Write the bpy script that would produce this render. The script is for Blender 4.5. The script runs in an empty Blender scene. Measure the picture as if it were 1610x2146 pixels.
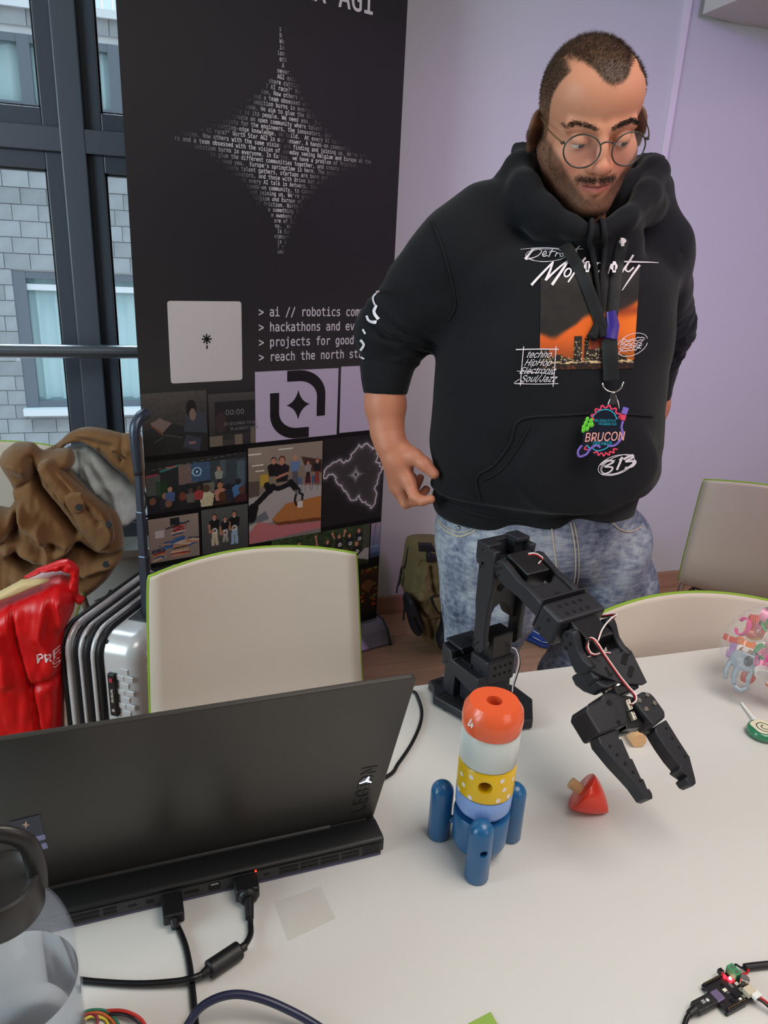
import bpy, bmesh, math, random
import numpy as np
from mathutils import Matrix, Vector, Euler
from mathutils.bvhtree import BVHTree
random.seed(5); rng = np.random.default_rng(5)
SC = bpy.context.scene; COL = SC.collection
# ---------------------------------------------------------------- camera
FPX = 1550.0                                   # focal length in pixels of the 1610 x 2146 frame
CAM = np.array([0, 0, 1.40])
_U = np.array([227, 4352, FPX]); _U /= np.linalg.norm(_U)
_b = (FPX*FPX-227*5195.)/4352
_X = np.array([5195., _b, -FPX]); _X /= np.linalg.norm(_X)
RC = np.array([_X, np.cross(_U, _X), _U])
cd = bpy.data.cameras.new('camera'); cam = bpy.data.objects.new('camera', cd); COL.objects.link(cam)
cam.matrix_world = Matrix.Translation(Vector(CAM)) @ Matrix([[float(x) for x in r] for r in RC]).to_4x4()
cd.sensor_fit = 'VERTICAL'; cd.sensor_height = 36.0; cd.lens = FPX/2146*36; cd.clip_start = .02; cd.clip_end = 200
SC.camera = cam
# ---------------------------------------------------------------- world, lights, exposure
SC.view_settings.view_transform = 'Standard'; SC.view_settings.look = 'None'
SC.view_settings.exposure = 0.0; SC.view_settings.gamma = 1.0; SC.view_settings.use_curve_mapping = False
SC.cycles.use_denoising = True; SC.cycles.max_bounces = 14; SC.cycles.transmission_bounces = 14; SC.cycles.transparent_max_bounces = 16; SC.cycles.caustics_reflective = False; SC.cycles.caustics_refractive = False
W0 = bpy.data.worlds.new('overcast_sky'); SC.world = W0; W0.use_nodes = True
wn = W0.node_tree; bg = wn.nodes['Background']; bg.inputs[1].default_value = 2.6
_tc = wn.nodes.new('ShaderNodeTexCoord'); _sx = wn.nodes.new('ShaderNodeSeparateXYZ'); _cr = wn.nodes.new('ShaderNodeValToRGB')
wn.links.new(_tc.outputs['Generated'], _sx.inputs[0]); wn.links.new(_sx.outputs[2], _cr.inputs[0]); wn.links.new(_cr.outputs[0], bg.inputs[0])
_cr.color_ramp.elements[0].color = (.34, .36, .38, 1); _cr.color_ramp.elements[0].position = .45
_cr.color_ramp.elements[1].color = (.66, .88, 1, 1); _cr.color_ramp.elements[1].position = .55
def area(name, loc, target, size, power, col, sy=None, spread=None):
    l = bpy.data.lights.new(name, 'AREA'); l.energy = power; l.color = col; l.size = size
    if sy: l.shape = 'RECTANGLE'; l.size_y = sy
    if spread: l.spread = math.radians(spread)
    o = bpy.data.objects.new(name, l); COL.objects.link(o); o.location = loc
    o.rotation_euler = (Vector(target)-Vector(loc)).to_track_quat('-Z', 'Y').to_euler(); return o
area('ceiling_panel_light', (.9, .1, 2.52), (.9, .1, 0), 1.2, 27, (1, .93, .85), 1.2)
area('ceiling_panel_light', (2.6, 1.0, 2.52), (2.6, 1.0, 0), 1.0, 9, (1, .92, .87), 1.0)
area('sky_daylight', (-.3, 4.9, 5.2), (-.1, 1.6, .8), 3.2, 420, (.72, .90, 1), 2.2)
area('side_window_daylight', (-2.45, .5, 1.6), (1.2, 1.5, 1.0), 1.3, 64, (.76, .96, 1), 1.6)
area('room_fill_light', (2.0, -2.0, 2.0), (1.0, 1.0, .9), 1.5, 14, (1, .93, .86), 1.2)
_sl = bpy.data.lights.new('purple_stage_light', 'SPOT'); _sl.energy = 150; _sl.color = (.48, .32, 1); _sl.spot_size = math.radians(44); _sl.spot_blend = .9; _sl.shadow_soft_size = .12
_so = bpy.data.objects.new('purple_stage_light', _sl); COL.objects.link(_so); _so.location = (.8, -1.3, 2.35); _so.rotation_euler = (Vector((2.15, 2.57, 1.6))-Vector((.8, -1.3, 2.35))).to_track_quat('-Z', 'Y').to_euler()
area('pink_stage_light', (3.0, -.3, 2.3), (1.7, 2.5, 1.1), .35, 4, (.9, .5, 1), spread=80)
# ---------------------------------------------------------------- helpers
def ray(px, py):
    d = np.array([px-805., -(py-1073.), -FPX]); return RC@(d/np.linalg.norm(d))
def onz(px, py, z=.74):
    d = ray(px, py); return Vector(CAM+d*((z-CAM[2])/d[2]))
def ony(px, py, y):
    d = ray(px, py); return Vector(CAM+d*((y-CAM[1])/d[1]))
def hexc(h):
    if isinstance(h, str):
        h = h.lstrip('#'); c = [int(h[i:i+2], 16)/255 for i in (0, 2, 4)]
        return tuple(x/12.92 if x <= .04045 else ((x+.055)/1.055)**2.4 for x in c)
    return tuple(h)
MATS = {}
def mat(name, col='#808080', rough=.5, metal=0., noise=None, bump=None, trans=0., ior=1.45, emit=None, alpha=None, attr=None, rand=None, coat=0., sheen=0., spec=None, sss=0.):
    if name in MATS: return MATS[name]
    m = bpy.data.materials.new(name); m.use_nodes = True; MATS[name] = m
    nt = m.node_tree; N = nt.nodes; L = nt.links; b = N['Principled BSDF']
    c = hexc(col); b.inputs['Base Color'].default_value = (*c, 1)
    b.inputs['Roughness'].default_value = rough; b.inputs['Metallic'].default_value = metal; b.inputs['IOR'].default_value = ior
    if trans: b.inputs['Transmission Weight'].default_value = trans
    if coat: b.inputs['Coat Weight'].default_value = coat; b.inputs['Coat Roughness'].default_value = .12
    if sheen: b.inputs['Sheen Weight'].default_value = sheen; b.inputs['Sheen Roughness'].default_value = .4
    if spec is not None: b.inputs['Specular IOR Level'].default_value = spec
    if sss:
        b.inputs['Subsurface Weight'].default_value = sss; b.inputs['Subsurface Radius'].default_value = (.012, .005, .003); b.inputs['Subsurface Scale'].default_value = 1.
    if alpha is not None: b.inputs['Alpha'].default_value = alpha
    if emit: b.inputs['Emission Color'].default_value = (*hexc(emit[0]), 1); b.inputs['Emission Strength'].default_value = emit[1]
    tc = N.new('ShaderNodeTexCoord')
    src = None
    if attr:
        a = N.new('ShaderNodeAttribute'); a.attribute_name = attr; src = a.outputs['Color']
    if noise:                                     # (scale, amount[, stretch xyz])
        t = N.new('ShaderNodeTexNoise'); t.inputs['Scale'].default_value = noise[0]; t.inputs['Detail'].default_value = 6
        v = tc.outputs['Object']
        if len(noise) > 2:
            mp = N.new('ShaderNodeMapping'); mp.inputs['Scale'].default_value = noise[2]; L.new(v, mp.inputs[0]); v = mp.outputs[0]
        L.new(v, t.inputs['Vector'])
        mr = N.new('ShaderNodeMapRange'); mr.inputs[1].default_value = .25; mr.inputs[2].default_value = .75
        mr.inputs[3].default_value = 1-noise[1]; mr.inputs[4].default_value = 1+noise[1]; L.new(t.outputs[0], mr.inputs[0])
        mx = N.new('ShaderNodeMix'); mx.data_type = 'RGBA'; mx.blend_type = 'MULTIPLY'; mx.inputs[0].default_value = 1
        if src: L.new(src, mx.inputs[6])
        else: mx.inputs[6].default_value = (*c, 1)
        L.new(mr.outputs[0], mx.inputs[7]); src = mx.outputs[2]
    if rand:
        oi = N.new('ShaderNodeObjectInfo'); mr2 = N.new('ShaderNodeMapRange'); mr2.inputs[3].default_value = 1-rand; mr2.inputs[4].default_value = 1+rand
        L.new(oi.outputs['Random'], mr2.inputs[0])
        mx = N.new('ShaderNodeMix'); mx.data_type = 'RGBA'; mx.blend_type = 'MULTIPLY'; mx.inputs[0].default_value = 1
        if src: L.new(src, mx.inputs[6])
        else: mx.inputs[6].default_value = (*c, 1)
        L.new(mr2.outputs[0], mx.inputs[7]); src = mx.outputs[2]
    if src: L.new(src, b.inputs['Base Color'])
    if bump:                                      # (scale, strength[, stretch])
        t = N.new('ShaderNodeTexNoise'); t.inputs['Scale'].default_value = bump[0]; t.inputs['Detail'].default_value = 5
        v = tc.outputs['Object']
        if len(bump) > 2:
            mp = N.new('ShaderNodeMapping'); mp.inputs['Scale'].default_value = bump[2]; L.new(v, mp.inputs[0]); v = mp.outputs[0]
        L.new(v, t.inputs['Vector'])
        bp = N.new('ShaderNodeBump'); bp.inputs['Strength'].default_value = bump[1]; bp.inputs['Distance'].default_value = .002
        L.new(t.outputs[0], bp.inputs['Height']); L.new(bp.outputs[0], b.inputs['Normal'])
    return m
def frame(o, x=None, y=None, z=None):
    """4x4 matrix with origin o and two given axes (third computed); x,y / x,z / y,z"""
    o = Vector(o)
    if x is not None: x = Vector(x).normalized()
    if y is not None: y = Vector(y).normalized()
    if z is not None: z = Vector(z).normalized()
    if x is None and y is None: x = z.orthogonal().normalized()
    if z is None:
        z = x.cross(y).normalized(); y = z.cross(x)
    elif y is None:
        y = z.cross(x).normalized(); x = y.cross(z)
    else:
        x = y.cross(z).normalized(); y = z.cross(x)
    m = Matrix((x, y, z)).transposed().to_4x4(); m.translation = o; return m
def rotz(a): return Matrix.Rotation(a, 4, 'Z')
class MB:
    def __init__(s): s.v = []; s.f = []; s.n = 0
    def add(s, v, f, M=None):
        v = np.asarray(v, float).reshape(-1, 3)
        if M is not None:
            A = np.array(M); v = v@A[:3, :3].T+A[:3, 3]
        s.v.append(v); s.f += [tuple(int(i)+s.n for i in q) for q in f]; s.n += len(v); return s
    def box(s, c, d, M=None):
        x, y, z = c; a, b, e = d[0]/2, d[1]/2, d[2]/2
        v = [(x+i*a, y+j*b, z+k*e) for k in (-1, 1) for j in (-1, 1) for i in (-1, 1)]
        return s.add(v, [(0, 2, 3, 1), (4, 5, 7, 6), (0, 1, 5, 4), (2, 6, 7, 3), (0, 4, 6, 2), (1, 3, 7, 5)], M)
    def bx(s, x0, x1, y0, y1, z0, z1, M=None):
        return s.box(((x0+x1)/2, (y0+y1)/2, (z0+z1)/2), (abs(x1-x0), abs(y1-y0), abs(z1-z0)), M)
    def cyl(s, p0, p1, r0, r1=None, n=20, M=None, caps=True):
        r1 = r0 if r1 is None else r1; p0 = Vector(p0); p1 = Vector(p1); d = (p1-p0).normalized()
        u = d.orthogonal().normalized(); w = d.cross(u)
        v = []
        for p, r in ((p0, r0), (p1, r1)):
            for i in range(n):
                a = 2*math.pi*i/n; v.append(p+(u*math.cos(a)+w*math.sin(a))*r)
        f = [(i, (i+1) % n, n+(i+1) % n, n+i) for i in range(n)]
        if caps: f += [tuple(range(n))[::-1], tuple(range(n, 2*n))]
        return s.add(v, f, M)
    def lathe(s, prof, n=32, M=None, close=False):
        v = []; k = len(prof)
        for i in range(n):
            a = 2*math.pi*i/n; c, q = math.cos(a), math.sin(a)
            v += [(r*c, r*q, z) for r, z in prof]
        f = []
        for i in range(n):
            j = (i+1) % n
            for m in range(k if close else k-1):
                m2 = (m+1) % k; f.append((i*k+m, j*k+m, j*k+m2, i*k+m2))
        return s.add(v, f, M)
    def tube(s, pts, r, n=10, res=0, M=None, closed=False, flat=1., up=None):
        P = [Vector(p) for p in pts]
        rr = r if isinstance(r, (list, tuple)) else [r]*len(P)
        if res: P, rr = catmull(P, rr, res, closed)
        m = len(P); v = []; pu = None
        for i in range(m):
            a = P[i-1] if (i > 0 or closed) else P[i]; b = P[(i+1) % m] if (i < m-1 or closed) else P[i]
            d = (b-a).normalized()
            if up is not None: u = Vector(up)
            else: u = pu if pu is not None else d.orthogonal()
            u = (u-d*u.dot(d))
            if u.length < 1e-6: u = d.orthogonal()
            u.normalize(); pu = u; w = d.cross(u)
            for k in range(n):
                t = 2*math.pi*k/n; v.append(P[i]+(u*math.cos(t)*flat+w*math.sin(t))*rr[i])
        f = []
        for i in range(m if closed else m-1):
            j = (i+1) % m
            for k in range(n): f.append((i*n+k, i*n+(k+1) % n, j*n+(k+1) % n, j*n+k))
        if not closed: f += [tuple(range(n))[::-1], tuple(range((m-1)*n, m*n))]
        return s.add(v, f, M)
    def prism(s, poly, h0, h1, M=None):
        n = len(poly); A = sum(poly[i][0]*poly[(i+1) % n][1]-poly[(i+1) % n][0]*poly[i][1] for i in range(n))
        if A < 0: poly = poly[::-1]
        v = [(x, y, h0) for x, y in poly]+[(x, y, h1) for x, y in poly]
        f = [tuple(range(n))[::-1], tuple(range(n, 2*n))]+[(i, (i+1) % n, n+(i+1) % n, n+i) for i in range(n)]
        return s.add(v, f, M)
    def sphere(s, c, r, n=16, m=10, M=None):
        r = r if isinstance(r, (tuple, list)) else (r, r, r); v = [(c[0], c[1], c[2]+r[2])]
        for j in range(1, m):
            t = math.pi*j/m
            for i in range(n):
                a = 2*math.pi*i/n; v.append((c[0]+r[0]*math.sin(t)*math.cos(a), c[1]+r[1]*math.sin(t)*math.sin(a), c[2]+r[2]*math.cos(t)))
        v.append((c[0], c[1], c[2]-r[2])); f = [(0, 1+i, 1+(i+1) % n) for i in range(n)]
        for j in range(m-2):
            for i in range(n):
                a = 1+j*n; f.append((a+i, a+n+i, a+n+(i+1) % n, a+(i+1) % n))
        e = 1+(m-1)*n; a = 1+(m-2)*n; f += [(e, a+(i+1) % n, a+i) for i in range(n)]
        return s.add(v, f, M)
    def grid(s, fn, nu, nv, thick=0., cu=False):
        """surface fn(u,v)->xyz, u,v in 0..1"""
        P = [[Vector(fn(i/nu, j/nv)) for i in range(nu+1)] for j in range(nv+1)]
        v = [p for r in P for p in r]; w = nu+1
        f = [(j*w+i, j*w+i+1, (j+1)*w+i+1, (j+1)*w+i) for j in range(nv) for i in range(nu)]
        return s.add(v, f)
def catmull(P, R, res, closed=False):
    n = len(P); out = []; ro = []
    g = (lambda i: P[i % n]) if closed else (lambda i: P[max(0, min(n-1, i))])
    h = (lambda i: R[i % n]) if closed else (lambda i: R[max(0, min(n-1, i))])
    for i in range(n if closed else n-1):
        for k in range(res):
            t = k/res; t2 = t*t; t3 = t2*t
            out.append(.5*((2*g(i))+(g(i+1)-g(i-1))*t+(2*g(i-1)-5*g(i)+4*g(i+1)-g(i+2))*t2+(3*g(i)-g(i-1)-3*g(i+1)+g(i+2))*t3))
            ro.append(h(i)*(1-t)+h(i+1)*t)
    if not closed: out.append(P[-1]); ro.append(R[-1])
    return out, ro
def catm(pts, res=8):
    P, _ = catmull([Vector((*p, 0)) if len(p) == 2 else Vector(p) for p in pts], [1]*len(pts), res)
    return [(p.x, p.y) if len(pts[0]) == 2 else p for p in P]
def mesh_from(name, v, f):
    me = bpy.data.meshes.new(name); me.from_pydata([tuple(map(float, p)) for p in v], [], f); me.validate(); me.update(); return me
def obj(name, mb, m, parent=None, smooth=35, bevel=0, seg=2, label=None, sub=0, solid=0, kind=None, recalc=False):
    v = np.concatenate(mb.v) if isinstance(mb, MB) else mb[0]; f = mb.f if isinstance(mb, MB) else mb[1]
    me = mesh_from(name, v, f)
    if recalc:
        b = bmesh.new(); b.from_mesh(me); bmesh.ops.recalc_face_normals(b, faces=b.faces); b.to_mesh(me); b.free()
    me.materials.append(m)
    if smooth:
        me.shade_smooth()
        if smooth < 180: me.set_sharp_from_angle(angle=math.radians(smooth))
    o = bpy.data.objects.new(name, me); COL.objects.link(o)
    if parent is not None: adopt(o, parent)
    if solid:
        q = o.modifiers.new('solid', 'SOLIDIFY'); q.thickness = solid; q.offset = 0
    if bevel:
        q = o.modifiers.new('bevel', 'BEVEL'); q.width = bevel; q.segments = seg; q.limit_method = 'ANGLE'; q.angle_limit = math.radians(40)
    if sub:
        q = o.modifiers.new('sub', 'SUBSURF'); q.levels = q.render_levels = sub
    if label: o['label'] = label
    if kind: o['kind'] = kind
    return o
WM = {}
def world_of(o): return WM.get(o.name, Matrix.Identity(4))
def adopt(o, p):
    o.parent = p; o.matrix_parent_inverse = world_of(p).inverted()
def thing(name, loc, label, cat, group=None):
    o = bpy.data.objects.new(name, None); COL.objects.link(o); o.location = loc; o.empty_display_size = .05
    WM[o.name] = Matrix.Translation(Vector(loc)); o['label'] = label; o['category'] = cat
    if group: o['group'] = group
    return o
def tag(o, label, cat, group=None):
    o['label'] = label; o['category'] = cat
    if group: o['group'] = group
    return o
def struct(name, mb, m, parent=None, **k):
    o = obj(name, mb, m, parent, **k)
    if parent is None: o['kind'] = 'structure'
    return o
_f = {}
def font(k):
    if k not in _f:
        _f[k] = None
        try:
            import os
            p = os.path.join(bpy.utils.resource_path('LOCAL'), 'datafiles', 'fonts', {'mono': 'DejaVuSansMono.woff2', 'sans': 'Inter.woff2'}[k])
            if os.path.exists(p): _f[k] = bpy.data.fonts.load(p)
        except Exception: _f[k] = None
    return _f[k]
def text(s, size=1., fnt='sans', align='LEFT', shear=0., ext=0., off=0., sx=1., spacing=1.):
    c = bpy.data.curves.new('t', 'FONT'); c.body = s; c.size = size; c.align_x = align; c.size = size*1.402; c.shear = shear; c.extrude = ext; c.offset = off
    c.space_character = spacing; c.resolution_u = 3
    if font(fnt): c.font = font(fnt)
    o = bpy.data.objects.new('t', c); COL.objects.link(o)
    dg = bpy.context.evaluated_depsgraph_get(); e = o.evaluated_get(dg); me = e.to_mesh()
    v = np.array([tuple(p.co) for p in me.vertices]).reshape(-1, 3); f = [tuple(p.vertices) for p in me.polygons]
    e.to_mesh_clear(); bpy.data.objects.remove(o); bpy.data.curves.remove(c)
    if len(v): v[:, 0] *= sx
    return v, f
def stroke(pts, w0, w1=None, res=6, z=0.):
    """flat brush stroke in the xy plane; widths may be a list"""
    P = [Vector((p[0], p[1], 0)) for p in pts]; W = w0 if isinstance(w0, (list, tuple)) else [w0+(w1-w0)*i/max(1, len(P)-1) if w1 is not None else w0 for i in range(len(P))]
    if len(P) > 2: P, W = catmull(P, W, res)
    v = []; f = []
    for i, p in enumerate(P):
        d = (P[min(i+1, len(P)-1)]-P[max(i-1, 0)]).normalized(); n = Vector((-d.y, d.x, 0))
        v += [p+n*W[i]/2, p-n*W[i]/2]
        if i: f.append((2*i-2, 2*i-1, 2*i+1, 2*i))
    return np.array([tuple(q) for q in v]), f
def painted(name, V, F, C, m, parent, smooth=0):
    """mesh with one printed colour per vertex"""
    o = obj(name, (V, F), m, parent, smooth=smooth)
    a = o.data.color_attributes.new('Col', 'FLOAT_COLOR', 'POINT')
    C = np.concatenate([np.asarray(C, float), np.ones((len(C), 1))], 1); a.data.foreach_set('color', C.ravel()); return o
# painting canvases: colours kept as sRGB 0..1 arrays, turned linear when put on a mesh
class Cv:
    def __init__(s, w, h, nx, ny, bg=(0, 0, 0)):
        s.w, s.h, s.nx, s.ny = w, h, nx, ny
        s.x, s.y = np.meshgrid(np.linspace(0, w, nx), np.linspace(0, h, ny)); s.c = np.ones((ny, nx, 3))*np.array(bg)
    def put(s, mask, col):
        m = np.clip(mask, 0, 1)[..., None]; s.c = s.c*(1-m)+np.array(col)*m
    def ell(s, cx, cy, rx, ry, col, a=1., rot=0):
        X = s.x-cx; Y = s.y-cy; c, q = math.cos(rot), math.sin(rot); X, Y = X*c+Y*q, -X*q+Y*c
        s.put(((X/rx)**2+(Y/ry)**2 < 1)*a, col)
    def rect(s, x0, y0, x1, y1, col, a=1.): s.put(((s.x >= x0) & (s.x <= x1) & (s.y >= y0) & (s.y <= y1))*a, col)
    def poly(s, P, col, a=1.):
        ins = np.zeros(s.x.shape, bool); n = len(P)
        for i in range(n):
            (x1, y1), (x2, y2) = P[i], P[(i+1) % n]
            if y1 == y2: continue
            ins ^= ((y1 > s.y) != (y2 > s.y)) & (s.x < (x2-x1)*(s.y-y1)/(y2-y1)+x1)
        s.put(ins*a, col)
    def seg(s, pts, w, col, a=1.):
        for (x1, y1), (x2, y2) in zip(pts[:-1], pts[1:]):
            dx, dy = x2-x1, y2-y1; t = np.clip(((s.x-x1)*dx+(s.y-y1)*dy)/(dx*dx+dy*dy+1e-12), 0, 1)
            s.put((np.hypot(s.x-x1-t*dx, s.y-y1-t*dy) < w/2)*a, col)
    def lin(s): return np.where(s.c <= .04045, s.c/12.92, ((s.c+.055)/1.055)**2.4).reshape(-1, 3)
    def mesh(s, M, ox=0, oy=0, z=0.):
        v = np.stack([s.x+ox, s.y+oy, np.full(s.x.shape, z)], -1).reshape(-1, 3); A = np.array(M); v = v@A[:3, :3].T+A[:3, 3]
        w = s.nx; f = [(j*w+i, j*w+i+1, (j+1)*w+i+1, (j+1)*w+i) for j in range(s.ny-1) for i in range(s.nx-1)]
        return v, f
def vnoise(X, Y, sc, seed=0):
    r = np.random.default_rng(seed); T = r.random((64, 64)); x = (X*sc) % 63; y = (Y*sc) % 63
    i = np.floor(x).astype(int); j = np.floor(y).astype(int); a = x-i; b = y-j; a = a*a*(3-2*a); b = b*b*(3-2*b)
    return (T[j, i]*(1-a)+T[j, (i+1) % 64]*a)*(1-b)+(T[(j+1) % 64, i]*(1-a)+T[(j+1) % 64, (i+1) % 64]*a)*b
# ---------------------------------------------------------------- room shell
WY = 2.575                                        # inner face of the back wall
m_wall = mat('painted_wall', '#c6c8c9', .75, bump=(60, .15)); m_ceil = mat('ceiling_paint', '#cfcbc6', .85, bump=(40, .1))
m_floor_sub = mat('floor_underlay', '#6b5240', .8)
wx0, wx1, wz0, wz1 = -2.2, .62, .355, 2.50        # window opening
b = MB(); b.bx(wx1, 5.2, WY, WY+.25, 0, 2.62); b.bx(-2.6, wx0, WY, WY+.25, 0, 2.62); b.bx(wx0, wx1, WY, WY+.25, 0, wz0); b.bx(wx0, wx1, WY, WY+.25, wz1, 2.62)
struct('wall_back', b, m_wall, smooth=0)
struct('wall_left', MB().bx(-2.85, -2.6, -3.2, WY+.25, 0, 2.62), m_wall, smooth=0)
struct('wall_right', MB().bx(5.2, 5.4, -3.2, WY+.25, 0, 2.62), m_wall, smooth=0)
struct('wall_front', MB().bx(-2.85, 5.4, -3.4, -3.2, 0, 2.62), m_wall, smooth=0)
struct('ceiling', MB().bx(-2.85, 5.4, -3.4, WY+.25, 2.62, 2.8), m_ceil, smooth=0)
# dropped soffit in the upper right
z = 2.21; a0 = onz(1473, 30, z); a1 = onz(1640, 74, z); a2 = onz(1560, -6, z); e1 = (a1-a0)*6; e2 = (a2-a0)*8
b = MB(); q = [a0, a0+e1, a0+e1+e2, a0+e2]; b.add([(*p.xy, z) for p in q]+[(*p.xy, 2.63) for p in q], [(3, 2, 1, 0), (4, 5, 6, 7), (0, 1, 5, 4), (1, 2, 6, 5), (2, 3, 7, 6), (3, 0, 4, 7)])
struct('trim_1', b, m_ceil, smooth=0, recalc=True)
b = MB(); c0 = ony(1440, 10, WY); b.bx(c0.x-.012, c0.x+.014, WY-.008, WY+.01, 0, 2.62)
struct('trim_2', b, mat('corner_bead', '#dcd8dc', .6), smooth=0)
# scuffs and a wall plug
b = MB(); p = ony(909, 884, WY); b.cyl((p.x, WY-.004, p.z), (p.x, WY+.01, p.z), .008, n=12); p2 = ony(921, 884, WY); b.cyl((p2.x, WY-.002, p2.z), (p2.x, WY+.01, p2.z), .005, n=10)
struct('wall_plug', b, mat('plug_white', '#e6e4e0', .5))
# floor: laminate planks, each a piece of the floor
fl = struct('floor', MB().bx(-2.85, 5.4, -3.4, WY+.25, -.12, -.012), m_floor_sub, smooth=0)
m_pl = mat('laminate_oak', '#b38d72', .42, noise=(3.2, .16, (1.2, 14, 1)), rand=.10, bump=(9, .12, (1, 14, 1)), spec=.35)
pw, plen = .192, 1.28; bm_ = MB().box((0, 0, -.006), (plen-.002, pw-.0022, .012)); pm = mesh_from('plank', np.concatenate(bm_.v), bm_.f); pm.materials.append(m_pl)
for j in range(16):
    y = 2.5-j*pw
    off = (j*.47) % plen
    for i in range(8):
        x = -2.6+off+i*plen-.6
        if x > 5: continue
        o = bpy.data.objects.new('plank', pm); COL.objects.link(o); adopt(o, fl); o.location = (x, y-.02, 0)
# skirting board
m_skirt = mat('skirting_oak', '#a8806c', .5, noise=(5, .12, (1, 1, 16)))
b = MB(); b.bx(-2.6, 5.2, WY-.014, WY, 0, .078)
struct('baseboard_back', b, m_skirt, smooth=0, bevel=.003)
# ---------------------------------------------------------------- window: frame with fixed lights
m_fr = mat('anthracite_frame', '#5a5f6c', .34, bump=(80, .05)); m_fr2 = mat('anthracite_sash', '#4b515e', .36)
win = struct('window_1', MB().bx(wx0, wx1, WY+.10, WY+.17, wz1-.06, wz1).bx(wx0, wx1, WY+.10, WY+.17, wz0, wz0+.06).bx(wx0, wx0+.06, WY+.10, WY+.17, wz0, wz1).bx(wx1-.06, wx1, WY+.10, WY+.17, wz0, wz1), m_fr, smooth=0, bevel=.003)
YF = WY+.08
pm_ = ony(152, 290, YF); xm = pm_.x; zt = ony(60, 286, YF).z
mull = [xm, xm-.95]
b = MB()
for x in mull: b.bx(x-.036, x+.036, YF, YF+.09, wz0, wz1)
obj('mullion', b, m_fr, win, smooth=0, bevel=.004)
obj('transom', MB().bx(wx0, wx1, YF+.002, YF+.092, zt-.034, zt+.034), m_fr, win, smooth=0, bevel=.004)
xs = [wx0]+sorted(mull)+[wx1]; m_glass = mat('window_glass', '#ffffff', 0., trans=1., ior=1.05, spec=.3)
m_gask = mat('rubber_gasket', '#1c1f24', .6)
for i in range(3):
    for z0, z1 in ((wz0+.02, zt-.034), (zt+.034, wz1-.02)):
        x0, x1 = xs[i]+.034, xs[i+1]-.034; t = .05
        b = MB(); b.bx(x0, x0+t, YF+.025, YF+.08, z0, z1).bx(x1-t, x1, YF+.025, YF+.08, z0, z1).bx(x0+t, x1-t, YF+.025, YF+.08, z0, z0+t).bx(x0+t, x1-t, YF+.025, YF+.08, z1-t, z1)
        sash = obj('sash', b, m_fr2, win, smooth=0, bevel=.003)
        g = .006; b = MB(); b.bx(x0+t, x0+t+g, YF+.04, YF+.06, z0+t, z1-t).bx(x1-t-g, x1-t, YF+.04, YF+.06, z0+t, z1-t).bx(x0+t, x1-t, YF+.04, YF+.06, z0+t, z0+t+g).bx(x0+t, x1-t, YF+.04, YF+.06, z1-t-g, z1-t)
        obj('gasket', b, m_gask, sash, smooth=0)
        obj('pane', MB().bx(x0+t, x1-t, YF+.046, YF+.052, z0+t, z1-t), m_glass, sash, smooth=0)
obj('window_sill', MB().bx(wx0, wx1, WY-.03, WY+.12, wz0-.025, wz0+.004), mat('white_sill', '#dcdcda', .35), win, smooth=0, bevel=.004)
# guard rail in front of the glass
RY = WY-.05; zr = ony(100, 736, RY).z
b = MB(); b.cyl((wx0-.1, RY, zr), (wx1+.02, RY, zr), .021, n=28)
for x in (wx0-.02, wx1-.01): b.cyl((x, RY, zr), (x, WY+.01, zr), .012, n=14)
for x in (wx0-.02, wx1-.01): b.cyl((x, WY-.006, zr), (x, WY, zr), .03, n=20)
tag(obj('guard_rail', b, mat('rail_metal', '#7d8490', .3, metal=.85)), 'round grey metal guard rail running across the window behind the banner', 'rail')
# ---------------------------------------------------------------- neighbouring building
BY = 8.6
bl = thing('apartment_building', (0, BY+.5, -3), 'grey block-walled building with curtained windows seen through the window', 'building')
m_blk = mat('concrete_block', '#878d92', .9, noise=(6, .16), rand=.14, bump=(12, .4)); m_mort = mat('mortar_grey', '#aab0b4', .9)
zA = ony(13, 355, BY).z; zB = ony(13, 530, BY).z; ph = (zA-zB)/5; pw = ph*1.56
def bz(px, py): return ony(px, py, BY)
u0 = bz(0, 85); win_hi = (-4.6, bz(245, 250).x+1.3, bz(100, 253).z, bz(100, 76).z)
lo = (bz(38, 700).x, bz(38, 700).x+3.4, bz(80, 866).z, bz(60, 568).z); top_z = bz(50, 12).z
xr = 2.4
b = MB(); b.bx(-5.5, lo[0], BY+.02, BY+.5, -3, win_hi[2]); b.bx(lo[0], xr, BY+.02, BY+.5, lo[3], win_hi[2]); b.bx(lo[0], xr, BY+.02, BY+.5, -3, lo[2]); b.bx(-5.5, xr, BY+.02, BY+.5, win_hi[3], top_z)
obj('mortar_wall', b, m_mort, bl, smooth=0)
def block_mesh(w):
    q = MB().box((0, 0, 0), (w, .12, ph-.007)); me = mesh_from('block', np.concatenate(q.v), q.f); me.materials.append(m_blk); return me
bm1 = block_mesh(pw-.007)
row = 0; z = zA+ph*.5
zz = z+ph*22
cnt = 0
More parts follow.
